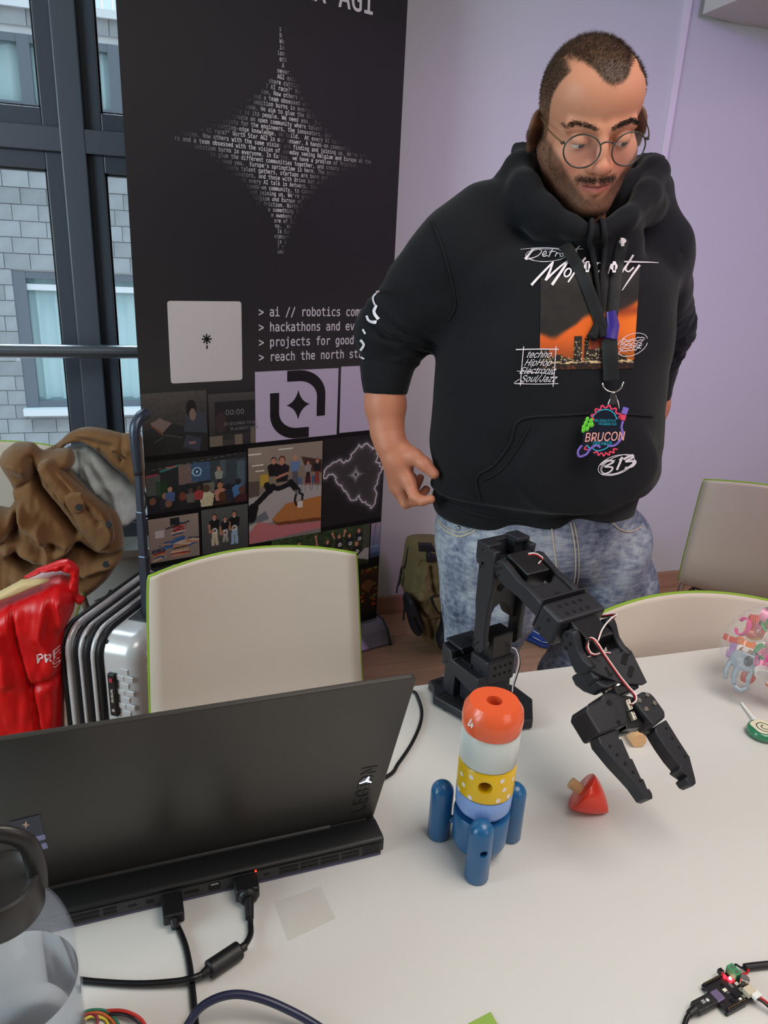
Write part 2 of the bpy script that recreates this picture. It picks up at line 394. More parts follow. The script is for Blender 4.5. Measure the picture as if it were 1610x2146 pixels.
for r in range(-16, 26):
    zc = zA-ph*(r+.5)
    for i in range(-9, 16):
        xc = bz(13, 355).x+.35+(i+(.5 if r % 2 else 0)+(.12*((r*7) % 3)))*pw-1.0
        x0, x1 = xc-pw/2+.0035, xc+pw/2-.0035; z0, z1 = zc-ph/2, zc+ph/2
        if zc > top_z-.05: continue
        if z1 > win_hi[2] and z0 < win_hi[3]:
            if zc > win_hi[2] and zc < win_hi[3]: continue
            zc2 = zc
        if lo[2] < zc < lo[3]:
            if x0 > lo[0]: continue
            x1 = min(x1, lo[0])
        if x1-x0 < .05 or x0 > 1.0 or x1 < -4.4: continue
        if x1-x0 > pw-.01: me = bm1
        else: me = block_mesh(x1-x0)
        o = bpy.data.objects.new('block', me); COL.objects.link(o); adopt(o, bl)
        hz = 1.
        if z0 < win_hi[3] < z1: z0n = win_hi[3]; hz = (z1-z0n)/(z1-z0); zc = (z1+z0n)/2
        if z0 < win_hi[2] < z1: z1n = win_hi[2]; hz = (z1n-z0)/(z1-z0); zc = (z1n+z0)/2
        if z0 < lo[2] < z1 and x0 > lo[0]: hz = (lo[2]-z0)/(z1-z0); zc = (lo[2]+z0)/2
        if hz < .15: bpy.data.objects.remove(o); continue
        o.location = ((x0+x1)/2, BY+.062+random.uniform(-.004, .004), zc); o.scale = (1, 1, hz); cnt += 1
m_cur = mat('sheer_curtain', '#dfeaea', .8); m_fd = mat('far_frame', '#5c646e', .5); m_fs = mat('far_sill', '#c4ccd2', .5)
m_fg = mat('far_glass', '#9fc4cc', .08, alpha=.28)
def farwin(x0, x1, z0, z1, posts, hbar=None, sill=True, amp=.05):
    t = .07
    b = MB(); b.bx(x0, x1, BY+.02, BY+.10, z1-t, z1).bx(x0, x1, BY+.02, BY+.10, z0, z0+t)
    for p, w in posts: b.bx(p-w/2, p+w/2, BY+.012, BY+.092, z0+.003, z1-.003)
    f = obj('window', b, m_fd, bl, smooth=0)
    ed = [p for p, _ in posts]
    for a, c in zip(ed[:-1], ed[1:]):
        obj('pane', MB().bx(a, c, BY+.07, BY+.08, z0+t, z1-t), m_fg, f, smooth=0)
        q = MB(); q.grid(lambda u, v: (a+(c-a)*u, BY+.2+amp*math.sin(u*(c-a)*34)+amp*.5*math.sin(u*(c-a)*71+1), z0+t+(z1-z0-2*t)*v), 60, 2)
        obj('curtain', q, m_cur, f, smooth=180)
        obj('reveal', MB().bx(a, c, BY+.45, BY+.47, z0, z1), mat('dim_room', '#7b8a90', .9), f, smooth=0)
        if hbar: obj('rail', MB().bx(a, c, BY+.04, BY+.09, hbar-.03, hbar+.03), m_fs, f, smooth=0)
    if sill: obj('sill', MB().bx(x0-.02, x1, BY-.10, BY+.05, z0-.07, z0), m_fs, f, smooth=0)
p1, p2, p3 = bz(50, 160).x, bz(122, 180).x-.03, bz(236, 170).x
farwin(win_hi[0], win_hi[1], bz(100, 234).z, win_hi[3], [(-3.9, .1), (bz(54, 160).x, .11), (bz(142, 170).x, .12), (bz(243, 175).x, .12), (win_hi[1]-.02, .1)])
obj('ledge', MB().bx(-5.5, xr, BY-.02, BY+.5, win_hi[2]-.02, win_hi[2]+.03), mat('dark_ledge', '#5a5f66', .7), bl, smooth=0)
farwin(lo[0], lo[1], lo[2]+.06, lo[3], [(lo[0]+.06, .13), (bz(172, 700).x, .10), (lo[0]+2.2, .1), (lo[1]-.1, .1)], hbar=bz(100, 603).z)
# ribbed glazed storey above
b = MB()
for i in range(70): b.bx(-4.5+i*.1, -4.5+i*.1+.075, BY+.1, BY+.16, top_z+.05, top_z+2.2)
o = obj('ribbed_panel', b, mat('ribbed_white', '#d5e4ea', .5), bl, smooth=0); o['kind'] = 'stuff'
obj('coping', MB().bx(-5.5, xr, BY-.04, BY+.5, top_z-.02, top_z+.05), m_fs, bl, smooth=0)
# ---------------------------------------------------------------- table
TZ = .74; TY = .962
tb = thing('table', (.55, .45, 0), 'long white laminate table with robot arm, laptop and toy rocket on it', 'table')
m_tab = mat('white_laminate', '#d6d3d1', .36, bump=(220, .03), spec=.4)
obj('tabletop', MB().bx(-1.1, 2.2, .04, TY, TZ-.025, TZ), m_tab, tb, smooth=0, bevel=.0015)
obj('table_frame', MB().bx(-1.0, 2.1, .10, .13, TZ-.07, TZ-.025).bx(-1.0, 2.1, TY-.09, TY-.06, TZ-.07, TZ-.025), mat('table_steel', '#9a9ea3', .35, metal=.8), tb, smooth=0)
for x in (-1., 2.08):
    for y in (.12, TY-.1): obj('leg', MB().cyl((x, y, 0), (x, y, TZ-.025), .022), MATS['table_steel'], tb)
# ---------------------------------------------------------------- roll-up banner
BD = Vector((.961, .276, 0)).normalized(); BN = Vector((BD.y, -BD.x, 0)); B0 = Vector((.79, 2.40, 0))
def buv(px, py):
    r = ray(px, py); n = np.array(BN); t = (np.array(B0)-CAM)@n/(r@n); q = CAM+r*t; return float((q-np.array(B0))@np.array(BD)), float(q[2])
def BM(off): return frame(B0+BN*off, x=BD, y=(0, 0, 1))       # local x along the banner, y up, z to the front
banner = thing('rollup_banner', tuple(B0+BD*-.455), 'tall dark roll-up banner printed with a star of text and event photos', 'banner')
m_print = mat('banner_print', '#ffffff', .52, attr='Col', spec=.35); m_vin = mat('banner_vinyl', '#1b1b1f', .5)
UL, UR = -.869, -.041; ZB, ZT = .075, 2.16
obj('sheet', MB().bx(UL, UR, ZB, ZT, -.0008, 0, M=BM(0)), m_vin, banner, smooth=0)
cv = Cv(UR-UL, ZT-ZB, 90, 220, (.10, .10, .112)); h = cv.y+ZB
k = np.clip(1-np.abs(h-1.02)/.5, 0, 1)[..., None]**1.3; cv.c = cv.c*(1-k*.6)+np.array((.27, .255, .245))*k*.6  # grey lift painted in: fading photos plus the window's reflection on the vinyl
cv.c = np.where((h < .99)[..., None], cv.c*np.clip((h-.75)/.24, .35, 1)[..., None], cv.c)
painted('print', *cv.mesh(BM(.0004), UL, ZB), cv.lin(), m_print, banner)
m_white_ink = mat('white_ink', '#d6d0d8', .5)
# title
def btext(s, u, z, size, sx=1., m=m_white_ink, fnt='mono', nm='lettering', off=.0012, align='LEFT', bold=.0, par=None, **k):
    v, f = text(s, size, fnt, align, sx=sx, off=bold, **k); return obj(nm, MB().add(v+np.array([u, z, off]), f, BM(0)), m, par or banner, smooth=0, kind='stuff')
btext('NORTH STAR AGI', -.152, 2.020, .078, sx=.83, align='RIGHT', bold=.0009)
for s, z in (('> ai // robotics community', 1.194), ('> hackathons and events', 1.150), ('> projects for good', 1.106), ('> reach the north star', 1.062)):
    btext(s, -.512, z, .0355, sx=.815, bold=.0005)
# star of text: every glyph printed in its own grey
rows = [("s b", 895, 170), ("b", 897, 205), ("We", 897, 240), ("in", 897, 270), ("ion", 885, 302), ("oth", 897, 335), ("A", 910, 367), ("never.", 885, 398), ("AGI exist", 885, 428), ("share cutting-edge", 838, 455), ("? AI race?\" North S", 822, 482), ("ion, Now others with the", 797, 505), ("g, and a team obsessed with the vi", 715, 528),
 ("r spark of ambition burns in everyone. In", 600, 545), ("g in the same. We aim to glue the different co", 585, 572), ("community is its people. We need you.  Europe's sp", 565, 596), ("n to create an open community where talent gathers,", 570, 632), ("ty exists for the engineers, the innovators, and those wi", 545, 655), ("re cutting-edge knowledge. We build.  At every AI talk in A", 520, 688), ("he AI race?\" North Star AGI is our answer. A hands-on community, to", 455, 708), ("l vision. Now others with the same vision are finding and joining us. We're growing f", 330, 727), ("rs and a team obsessed with the vision of someday seeing Belgium and Europe at the forefront", 325, 757),
 ("of ambition burns in everyone. In Europe, we have a problem of friction. North S", 390, 792), ("to glue the different communities together, and create something", 520, 845), ("We need you.  Europe's springtime is here. The ecosystem", 540, 878), ("where talent gathers, startups are born and the", 605, 918), ("innovators, and those with drive but without", 620, 947), ("At every AI talk in Antwerp, the same", 690, 985), ("hands-on community, to connect the", 720, 1015), ("and joining us. We're growing for", 735, 1050), ("g Belgium and Europe at the forefr", 725, 1082), ("em of friction. North Star AGI is", 730, 1112), ("e something that", 835, 1150), ("m awakens s", 852, 1180), ("are of Eu", 867, 1208), ("ms.  We", 873, 1238), ("Is Euro", 885, 1268), ("ecosyst", 868, 1297), ("is o", 885, 1325), ("f r", 885, 1352), ("and", 885, 1380)]
V = []; Fc = []; C = []; n = 0; gl = {}
PW = .0073; zs0 = buv(240+905/2.597, 170/2.597)[1]; zs1 = buv(240+905/2.597, 1380/2.597)[1]; dz = (zs0-zs1)/(len(rows)-1)
uc = -.446; zc_ = 1.640
for k, (s, cx, cy) in enumerate(rows):
    z = zs0-k*dz; u = buv(240+cx/2.597, cy/2.597)[0]
    for i, ch in enumerate(s):
        if ch == ' ': continue
        x = u+i*PW
        a = abs((x-uc)/.335); b_ = abs((z-zc_)/.36); st = a**.50+b_**.50
        if a < .92 and st < 1.12: br = min(1, max(0, (1.12-st)/.30))
        else: br = 0
        if abs(x-uc-.012) < .016 and abs(z-zc_-.012) < .040: br *= .25
        if br < .03: continue
        if ch not in gl:
            v, f = text(ch, .0148, 'mono', off=.00018, sx=.82); gl[ch] = (v, f)
        v, f = gl[ch]
        if not len(v): continue
        w = v+np.array([x, z, .0012]); V.append(w); Fc += [tuple(q+n for q in g) for g in f]; n += len(w); C.append(np.tile([.012+.78*br**1.5]*3, (len(w), 1)))
A = np.array(BM(0)); V = np.concatenate(V)@A[:3, :3].T+A[:3, 3]
painted('star_lettering', V, Fc, np.concatenate(C), m_print, banner)['kind'] = 'stuff'
# white cards and the emblem
def rrect(x0, y0, x1, y1, r, n=6):
    P = []
    for cx, cy, a in ((x1-r, y1-r, 0), (x0+r, y1-r, 90), (x0+r, y0+r, 180), (x1-r, y0+r, 270)):
        for i in range(n+1):
            t = math.radians(a+90*i/n); P.append((cx+r*math.cos(t), cy+r*math.sin(t)))
    return P
m_card = mat('white_card_print', '#cfc8c8', .5); m_lil = mat('lilac_card_print', '#c2b6cc', .5); m_blk_ink = mat('black_ink', '#121214', .5)
card = obj('white_card', MB().prism(rrect(-.781, 1.009, -.565, 1.236, .008), .0006, .0010, BM(0)), m_card, banner, smooth=0)
b = MB(); cx, cz = -.672, 1.127
for k in range(4):
    a = math.radians(45*k+90); L_ = .0145
    v, f = stroke([(cx-math.cos(a)*L_, cz-math.sin(a)*L_+.004), (cx+math.cos(a)*L_, cz+math.sin(a)*L_+.004)], .0042); b.add(v+np.array([0, 0, .0014]), f, BM(0))
v, f = stroke([(cx, cz-.024), (cx, cz-.013)], .0042); b.add(v+np.array([0, 0, .0014]), f, BM(0))
obj('asterisk_mark', b, m_blk_ink, card, smooth=0)
ec = obj('emblem_card', MB().prism([(-.5245, .812), (-.236, .812), (-.236, 1.031), (-.5245, 1.031)], .0006, .0010, BM(0)), m_lil, banner, smooth=0)
def E(x, y): return (-.5245+x*.2885, .812+y*.219)
o1 = [E(.37, .995), E(.52, .995)]+[E(.52+.32*math.sin(t), .63+.365*math.cos(t)) for t in np.linspace(.1, math.pi/2, 14)]+[E(.84, .31), E(.735, .31)]+[E(.515+.22*math.sin(t), .60+.24*math.cos(t)) for t in np.linspace(math.pi/2, 0, 12)]+[E(.37, .84)]
cxx, cyy = E(.505, .5); o2 = [(2*cxx-x, 2*cyy-y) for x, y in o1]
star = []
for k in range(4):
    a = math.radians(90*k); s1 = (.0395, .047)[k % 2]
    for t in np.linspace(0, 1, 8)[:-1]:
        p0 = Vector((math.cos(a)*(.041 if k % 2 == 0 else 0), math.sin(a)*(.047 if k % 2 else 0))); a2 = math.radians(90*(k+1)); p2 = Vector((math.cos(a2)*(.041 if k % 2 else 0), math.sin(a2)*(.047 if k % 2 == 0 else 0)))
        q = p0*(1-t)**2+p2*t*t+Vector(((math.cos(a)+math.cos(a2))*.009, (math.sin(a)+math.sin(a2))*.009))*2*t*(1-t); star.append((cxx+q.x, cyy+q.y))
b = MB(); b.prism(o1, .0012, .0015, BM(0)).prism(o2, .0012, .0015, BM(0)).prism(star, .0012, .0015, BM(0)); obj('emblem', b, m_blk_ink, ec, smooth=0)
obj('plain_card', MB().prism([(-.226, .816), (-.05, .816), (-.05, 1.035), (-.226, 1.035)], .0006, .0010, BM(0)), m_lil, banner, smooth=0)
# printed photographs
def photo(x0, z0, x1, z1, fn, bg, res=.0019, off=.0011):
    w, h = x1-x0, z1-z0; c = Cv(w, h, int(w/res), int(h/res), bg); X = c.x/w; Y = c.y/h; fn(c, w, h, X, Y); c.c = np.clip(c.c, 0, 1)**.86
    painted('photo_print', *c.mesh(BM(off), x0, z0), c.lin(), m_print, banner)
def grad(c, Y, lo, hi, p=1.): k = (Y**p)[..., None]; c.c = np.array(lo)*(1-k)+np.array(hi)*k
SK = (.72, .47, .36); SK2 = (.62, .40, .30)
def person(c, x, y, s, top=(.10, .10, .11), hair=(.12, .08, .06), skin=SK, legs=None, face=True, hip=-2.6):
    s = s*1.45
    if legs: c.poly([(x-s*.55, y+s*hip), (x-s*.75, y-s*6), (x-.1*s, y-s*6), (x, y+s*(hip-.6)), (x+.1*s, y-s*6), (x+s*.75, y-s*6), (x+s*.55, y+s*hip)], legs)
    c.poly([(x-s*1.15, y-s*.75), (x-s*.35, y-s*.3), (x+s*.35, y-s*.3), (x+s*1.15, y-s*.75), (x+s*.85, y+s*hip), (x-s*.85, y+s*hip)], top)
    c.ell(x, y+s*.2, s*.52, s*.6, hair); 
    if face: c.ell(x, y, s*.42, s*.55, skin)
def p_desk(c, w, h, X, Y):
    grad(c, Y, (.11, .10, .10), (.27, .25, .235)); c.c += (vnoise(c.x, c.y, 220, 1)[..., None]-.5)*.05
    c.poly([(0, 0), (0, h*.42), (w*.45, h*.5), (w*.95, h*.30), (w, 0)], (.13, .125, .125)); c.poly([(w*.12, h*.52), (w*.26, h*.60), (w*.44, h*.5), (w*.30, h*.36)], (.42, .34, .32)); c.poly([(w*.12, h*.52), (w*.30, h*.36), (w*.30, h*.31), (w*.14, h*.46)], (.40, .25, .2))
    c.poly([(w*.62, h*.35), (w*.66, h*.62), (w*.80, h*.68), (w*.97, h*.62), (w, h*.3)], (.20, .21, .24)); c.ell(w*.75, h*.72, w*.085, h*.14, (.11, .09, .09)); c.ell(w*.77, h*.62, w*.05, h*.1, (.45, .36, .32)); c.poly([(w*.6, h*.10), (w*.66, h*.30), (w*.9, h*.22), (w*.86, 0)], (.2, .2, .25)); c.rect(w*.70, h*.13, w*.80, h*.18, (.5, .36, .36))
    c.seg([(w*.15, h*.2), (w*.35, h*.32), (w*.6, h*.25)], .002, (.4, .4, .4), .6); c.seg([(w*.28, h*.95), (w*.32, h*.66)], .002, (.35, .33, .3), .5)
photo(-.868, .803, -.678, .985, p_desk, (.2, .2, .2))
def p_clock(c, w, h, X, Y):
    grad(c, Y, (.15, .14, .14), (.25, .235, .225)); c.rect(w*.12, h*.22, w, h*.85, (.125, .12, .122)); c.rect(0, 0, w*.28, h*.2, (.40, .35, .30)); c.rect(w*.55, 0, w*.72, h*.2, (.42, .36, .30)); c.rect(w*.30, 0, w*.52, h*.12, (.22, .2, .18))
    c.rect(w*.9, 0, w, h*.3, (.38, .33, .28)); c.ell(w*.25, h*.45, w*.12, h*.2, (.2, .15, .14))
photo(-.673, .812, -.5265, .972, p_clock, (.2, .2, .2))
m_dimink = mat('grey_ink', '#8f8a88', .5)
btext('30 SECONDS TO GO', -.628, .874, .0125, m=m_dimink, fnt='sans', off=.0016, sx=.9); btext('IS ALMOST HERE', -.607, .858, .0125, m=m_dimink, fnt='sans', off=.0016, sx=.9); btext('00:00', -.622, .906, .022, m=m_dimink, fnt='sans', off=.0016)
def p_talk(c, w, h, X, Y):
    grad(c, Y, (.09, .09, .10), (.15, .15, .15)); c.rect(0, h*.80, w, h, (.13, .13, .13)); c.seg([(w*.05, h*.84), (w*.95, h*1.0)], .0012, (.6, .6, .58), .5)
    c.rect(0, h*.35, w*.13, h*.75, (.35, .38, .36), .7); c.rect(w*.09, h*.3, w*.2, h*.62, (.10, .22, .12), .7); c.seg([(0, h*.72), (w*.1, h*.75)], .005, (.75, .16, .3), .8); c.seg([(w*.14, h*.8), (w*.30, h*.88)], .006, (.2, .55, .5), .8); c.seg([(w*.2, h*.86), (w*.28, h*.87)], .004, (.8, .25, .3), .8)
    c.poly([(w*.31, h*.50), (w*.62, h*.53), (w*.62, h*.90), (w*.31, h*.88)], (.42, .33, .32)); c.poly([(w*.43, h*.52), (w*.62, h*.53), (w*.62, h*.90), (w*.43, h*.89)], (.22, .30, .42)); c.ell(w*.49, h*.72, w*.05, h*.09, (.55, .68, .8)); c.ell(w*.49, h*.72, w*.032, h*.065, (.12, .2, .32)); c.ell(w*.49, h*.72, w*.011, h*.025, (.8, .9, .95))
    c.rect(w*.62, h*.38, w, h*.9, (.19, .22, .24)); c.rect(w*.90, h*.3, w*.98, h*.85, (.27, .33, .36)); c.rect(w*.73, h*.55, w*.78, h*.9, (.33, .38, .40), .6); c.rect(w*.55, h*.28, w*.66, h*.48, (.4, .38, .35))
    person(c, w*.71, h*.72, w*.026, (.55, .55, .50), (.5, .4, .28), legs=(.12, .12, .13))
    r = np.random.default_rng(3)
    for x, y, s, t, hr, fc in ((.05, .22, .042, (.10, .10, .13), (.42, .27, .2), 0), (.17, .30, .035, (.14, .14, .17), (.62, .42, .33), 0), (.22, .42, .03, (.24, .32, .5), (.7, .48, .38), 0), (.20, .14, .045, (.09, .09, .10), (.45, .3, .24), 0), (.34, .24, .05, (.12, .11, .12), (.40, .2, .13), 0), (.42, .35, .03, (.35, .33, .3), (.3, .22, .18), 0), (.58, .34, .046, (.78, .72, .58), (.28, .2, .15), 0), (.50, .38, .03, (.6, .2, .2), (.25, .18, .13), 0), (.72, .37, .038, (.72, .45, .38), (.66, .42, .28), 0), (.80, .32, .04, (.13, .15, .2), (.10, .10, .12), 0), (.74, .14, .055, (.2, .13, .1), (.30, .17, .10), 0), (.91, .40, .04, (.25, .42, .62), (.12, .12, .15), 0), (.95, .22, .05, (.24, .12, .12), (.33, .2, .18), 0)):
        person(c, w*x, h*y, w*s, t, hr, SK2, face=False)
    c.c *= .9+.2*vnoise(c.x, c.y, 300, 4)[..., None]
photo(-.868, .625, -.556, .785, p_talk, (.1, .1, .1))
def p_robot(c, w, h, X, Y):
    grad(c, Y, (.50, .46, .43), (.52, .44, .36)); c.rect(0, h*.60, w, h, (.50, .44, .36)); c.poly([(w*.35, h*.80), (w, h*.72), (w, h), (0, h), (0, h*.85)], (.55, .49, .42)); c.poly([(w*.7, h*.86), (w, h*.80), (w, h*.66), (w*.78, h*.7)], (.26, .16, .13))
    for x, y, l in ((.0, .93, .16), (.40, .955, .18), (.05, .82, .14), (.1, .76, .1)): c.seg([(w*x, h*y), (w*(x+l), h*y)], .0035, (.95, .93, .88), .9)
    c.poly([(0, h*.48), (w*.55, h*.58), (w, h*.52), (w, h*.25), (0, h*.18)], (.66, .63, .60)); c.rect(w*.15, h*.60, w*.26, h*.72, (.75, .6, .15), .8)
    c.rect(0, h*.5, w*.14, h*.66, (.2, .15, .12), .6)
    for x, col in ((.68, (.28, .36, .48)), (.80, (.55, .16, .22)), (.90, (.2, .34, .42))): c.rect(w*(x-.04), h*.56, w*(x+.04), h*.64, col); c.seg([(w*x-.008, h*.56), (w*x-.010, h*.48)], .002, col); c.seg([(w*x+.008, h*.56), (w*x+.010, h*.48)], .002, col)
    person(c, w*.62, h*.84, w*.042, (.36, .46, .62), (.7, .58, .38), legs=(.3, .3, .33)); person(c, w*.80, h*.78, w*.03, (.55, .5, .48), (.2, .12, .1), legs=(.12, .1, .1)); person(c, w*.93, h*.79, w*.035, (.12, .10, .11), (.3, .15, .1), legs=(.5, .2, .18)); person(c, w*.33, h*.84, w*.05, (.09, .08, .08), (.1, .08, .07)); person(c, w*.44, h*.83, w*.062, (.10, .09, .10), (.28, .16, .1), hip=-2.9)
    c.seg([(w*.35, h*.66), (w*.42, h*.68), (w*.52, h*.70)], .008, SK)
    c.poly([(w*.30, h*.23), (w*.50, h*.38), (w, h*.41), (w, h*.17), (w*.38, h*.19)], (.70, .42, .2)); c.poly([(w*.30, h*.23), (w*.38, h*.19), (w, h*.17), (w, h*.13), (w*.38, h*.155)], (.42, .22, .11)); c.poly([(0, h*.16), (w*.12, h*.23), (w*.40, h*.155), (w, h*.12), (w, h*.05), (0, 0)], (.76, .42, .42)); c.poly([(0, h*.25), (w*.22, h*.33), (w*.27, h*.24), (0, h*.2)], (.4, .42, .42)); c.poly([(0, h*.2), (w*.12, h*.23), (0, h*.12)], (.7, .66, .6))
    for P, ww in (([(.03, .34), (.10, .42), (.30, .56), (.32, .58)], .02), ([(.03, .28), (.06, .38)], .035), ([(.30, .57), (.40, .55), (.58, .59)], .017), ([(.56, .60), (.62, .54), (.66, .50)], .022), ([(.64, .48), (.62, .40), (.64, .35)], .008), ([(.67, .48), (.73, .45), (.72, .39)], .008), ([(.24, .60), (.28, .54)], .022)):
        c.seg([(w*x, h*y) for x, y in P], ww, (.07, .07, .08))
    c.rect(w*.66, h*.31, w*.73, h*.385, (.86, .82, .78)); c.rect(w*.615, h*.47, w*.67, h*.51, (.7, .7, .72), .5)
photo(-.550, .474, -.288, .796, p_robot, (.5, .45, .4))
def p_map(c, w, h, X, Y):
    P = [(.04, .56), (.02, .63), (.10, .70), (.24, .75), (.33, .71), (.42, .74), (.48, .82), (.55, .87), (.66, .90), (.76, .86), (.85, .84), (.90, .76), (.86, .68), (.93, .66), (.985, .58), (.93, .53), (.90, .45), (.86, .36), (.90, .28), (.88, .18), (.80, .14), (.72, .20), (.64, .24), (.60, .31), (.56, .26), (.46, .27), (.42, .33), (.36, .38), (.30, .46), (.22, .50), (.18, .58), (.10, .60)]
    r = np.random.default_rng(8); Q = []
    for i in range(len(P)):
        a = Vector(P[i]); b2 = Vector(P[(i+1) % len(P)]); Q.append(a)
        for t in (.33, .66): Q.append(a.lerp(b2, t)+Vector((r.normal()*.012, r.normal()*.012)))
    Q = [(q.x*w, q.y*h) for q in Q]; c.poly(Q, (.20, .185, .185))
    D = np.full(c.x.shape, 9.)
    for i in range(len(Q)):
        (x1, y1), (x2, y2) = Q[i], Q[(i+1) % len(Q)]; dx, dy = x2-x1, y2-y1; t = np.clip(((c.x-x1)*dx+(c.y-y1)*dy)/(dx*dx+dy*dy+1e-12), 0, 1); D = np.minimum(D, np.hypot(c.x-x1-t*dx, c.y-y1-t*dy))
    c.put(np.exp(-(D/.006))*.6, (.75, .7, .72)); c.put((D < .0017)*.9, (.93, .9, .92))
    for R_, wd in ((.05, .0016), (.03, .0028)):
        a = np.abs(c.x-w*.53); b2 = np.abs(c.y-h*.56); c.put(np.clip(1-((a/R_)**.6+(b2/R_)**.6), 0, 1)*1.1, (.8, .78, .76))
    c.poly([(w*.53-.006, h*.56), (w*.53, h*.56+.008), (w*.53+.006, h*.56), (w*.53, h*.56-.008)], (.1, .1, .1))
m_ghost = mat('ghost_ink', '#3d393a', .5)
photo(-.284, .49, -.043, .80, p_map, (.105, .10, .105), res=.0015)
for i in range(13): btext(('TECH EVENTS  BELGIUM TECH EVENTS', 'BELGIUM TECH EVENTS  BELGIUM TEC')[i % 2][:22+(i*5) % 7], -.278+(i*37 % 5)*.004, .775-i*.0215, .0155, m=m_ghost, fnt='sans', off=.0009, sx=.82)
def p_books(c, w, h, X, Y):
    grad(c, Y, (.52, .46, .42), (.60, .53, .48)); r = np.random.default_rng(11)
    cols = [(.16, .30, .52), (.72, .52, .34), (.55, .14, .16), (.20, .22, .28), (.82, .72, .6), (.22, .4, .6), (.8, .5, .3)]
    for cx, n_, wd, y0 in ((.18, 6, .26, .06), (.62, 8, .36, .08), (.58, 11, .26, .40), (.90, 4, .26, .30), (.35, 4, .24, .28)):
        for k in range(n_):
            y = h*(y0+k*.042); x = w*(cx+r.normal()*.02); a = r.normal()*.004; ww = w*wd*(.42+r.random()*.15); c.poly([(x-ww, y-a), (x+ww, y+a), (x+ww, y+a+h*.037), (x-ww, y-a+h*.037)], cols[int(r.integers(7))])
    c.rect(w*.42, h*.80, w*.62, h*.96, (.12, .12, .13)); c.seg([(w*.35, h*.74), (w*.80, h*.84)], .005, (.14, .15, .17)); c.rect(w*.12, h*.55, w*.30, h*.72, (.78, .76, .74))
photo(-.869, .468, -.716, .609, p_books, (.5, .5, .5))
def p_three(c, w, h, X, Y):
    grad(c, Y, (.24, .24, .24), (.32, .33, .32)); c.c *= (.82+.3*np.sin(X*62)**2)[..., None]
    for x, y, s, lg in ((.27, .80, .068, (.80, .72, .60)), (.70, .80, .072, (.58, .68, .78)), (.50, .72, .055, (.62, .58, .54))):
        person(c, w*x, h*y, w*s*1.05, (.085, .085, .095), (.16, .10, .08), SK, legs=lg); c.ell(w*x, h*(y-.30), w*.055, h*.062, (.88, .88, .88)); c.ell(w*x, h*(y-.30), w*.03, h*.034, (.1, .1, .1)); c.seg([(w*(x-.11), h*(y-.16)), (w*(x-.10), h*(y-.32)), (w*(x-.02), h*(y-.30))], .007, SK); c.ell(w*x, h*(y-.055), w*.022, h*.012, (.95, .9, .88))
photo(-.7065, .467, -.554, .615, p_three, (.3, .3, .3))
def p_group(c, w, h, X, Y):
    grad(c, Y, (.10, .12, .07), (.16, .22, .12)); n_ = vnoise(c.x, c.y, 160, 9)[..., None]; c.c *= .6+.9*n_
    for i in range(70):
        x, y, a = rng.random()*w, h*(.35+rng.random()*.65), rng.random()*3; c.seg([(x, y), (x+.014*math.cos(a), y+.014*math.sin(a))], .0022, (.26, .34, .18), .6)
    for x, y, s in ((.2, .45, .04), (.36, .62, .03), (.48, .56, .03), (.55, .72, .03), (.66, .62, .034), (.67, .80, .03), (.78, .78, .03), (.88, .86, .032), (.86, .55, .036), (.28, .35, .035), (.42, .35, .035), (.59, .40, .035), (.75, .40, .035)):
        person(c, w*x, h*y, w*s*.8, (.10, .10, .11), (.35, .22, .14), (.78, .5, .38)); c.ell(w*(x+.01), h*(y-.19), w*.017, h*.045, (.85, .83, .82)); c.ell(w*(x+.01), h*(y-.19), w*.008, h*.022, (.1, .1, .1))
    for x, y, dx, dy in ((.155, .42, -.03, .38), (.235, .42, .03, .38), (.45, .6, -.02, .3), (.62, .78, -.02, .12), (.72, .8, .01, .12)): c.seg([(w*x, h*y), (w*(x+dx), h*(y+dy))], .0055, (.78, .5, .38)); c.ell(w*(x+dx), h*(y+dy), .0045, .006, (.78, .5, .38))
    c.rect(w*.93, h*.2, w, h, (.28, .26, .22), .7); c.poly([(w*.85, h*.2), (w*.95, h*.4), (w, h*.4), (w, h*.1)], (.7, .68, .65), .8)
photo(-.471, .318, -.088, .474, p_group, (.2, .25, .15))
def p_sky(c, w, h, X, Y):
    grad(c, Y, (.2, .3, .42), (.60, .50, .56)); c.rect(0, h*.30, w, h*.36, (.4, .5, .58)); c.seg([(w*.2, 0), (w*.5, h)], .002, (.2, .25, .3)); c.rect(0, 0, w, h*.12, (.16, .2, .28))
photo(-.083, .338, -.043, .472, p_sky, (.5, .5, .5))
def p_crowd(c, w, h, X, Y):
    grad(c, Y, (.07, .07, .07), (.16, .16, .17)); c.poly([(w*.3, h*.6), (w*.6, h*.35), (w, h*.6), (w, h), (w*.35, h)], (.56, .66, .8)); c.rect(w*.85, h*.5, w, h, (.35, .5, .22))
    for x, a in ((.1, .8), (.28, 1.2), (.5, 2), (.75, 1), (.62, 2.4)): c.seg([(w*x, h*.3), (w*x+.03*math.cos(a), h*.3+.05*math.sin(a))], .009, SK)
    c.c *= .8+.4*vnoise(c.x, c.y, 500, 2)[..., None]
photo(-.868, .33, -.691, .452, p_crowd, (.1, .1, .1))
def p_cam(c, w, h, X, Y):
    grad(c, Y, (.28, .2, .17), (.36, .28, .25)); c.rect(w*.15, h*.3, w*.5, h*.95, (.85, .8, .74)); c.rect(w*.6, h*.5, w*.95, h*.95, (.6, .58, .56)); person(c, w*.48, h*.65, w*.06, (.8, .25, .2), (.2, .1, .1)); c.rect(w*.2, h*.1, w*.9, h*.3, (.72, .68, .62))
photo(-.683, .36, -.565, .458, p_cam, (.3, .2, .2))
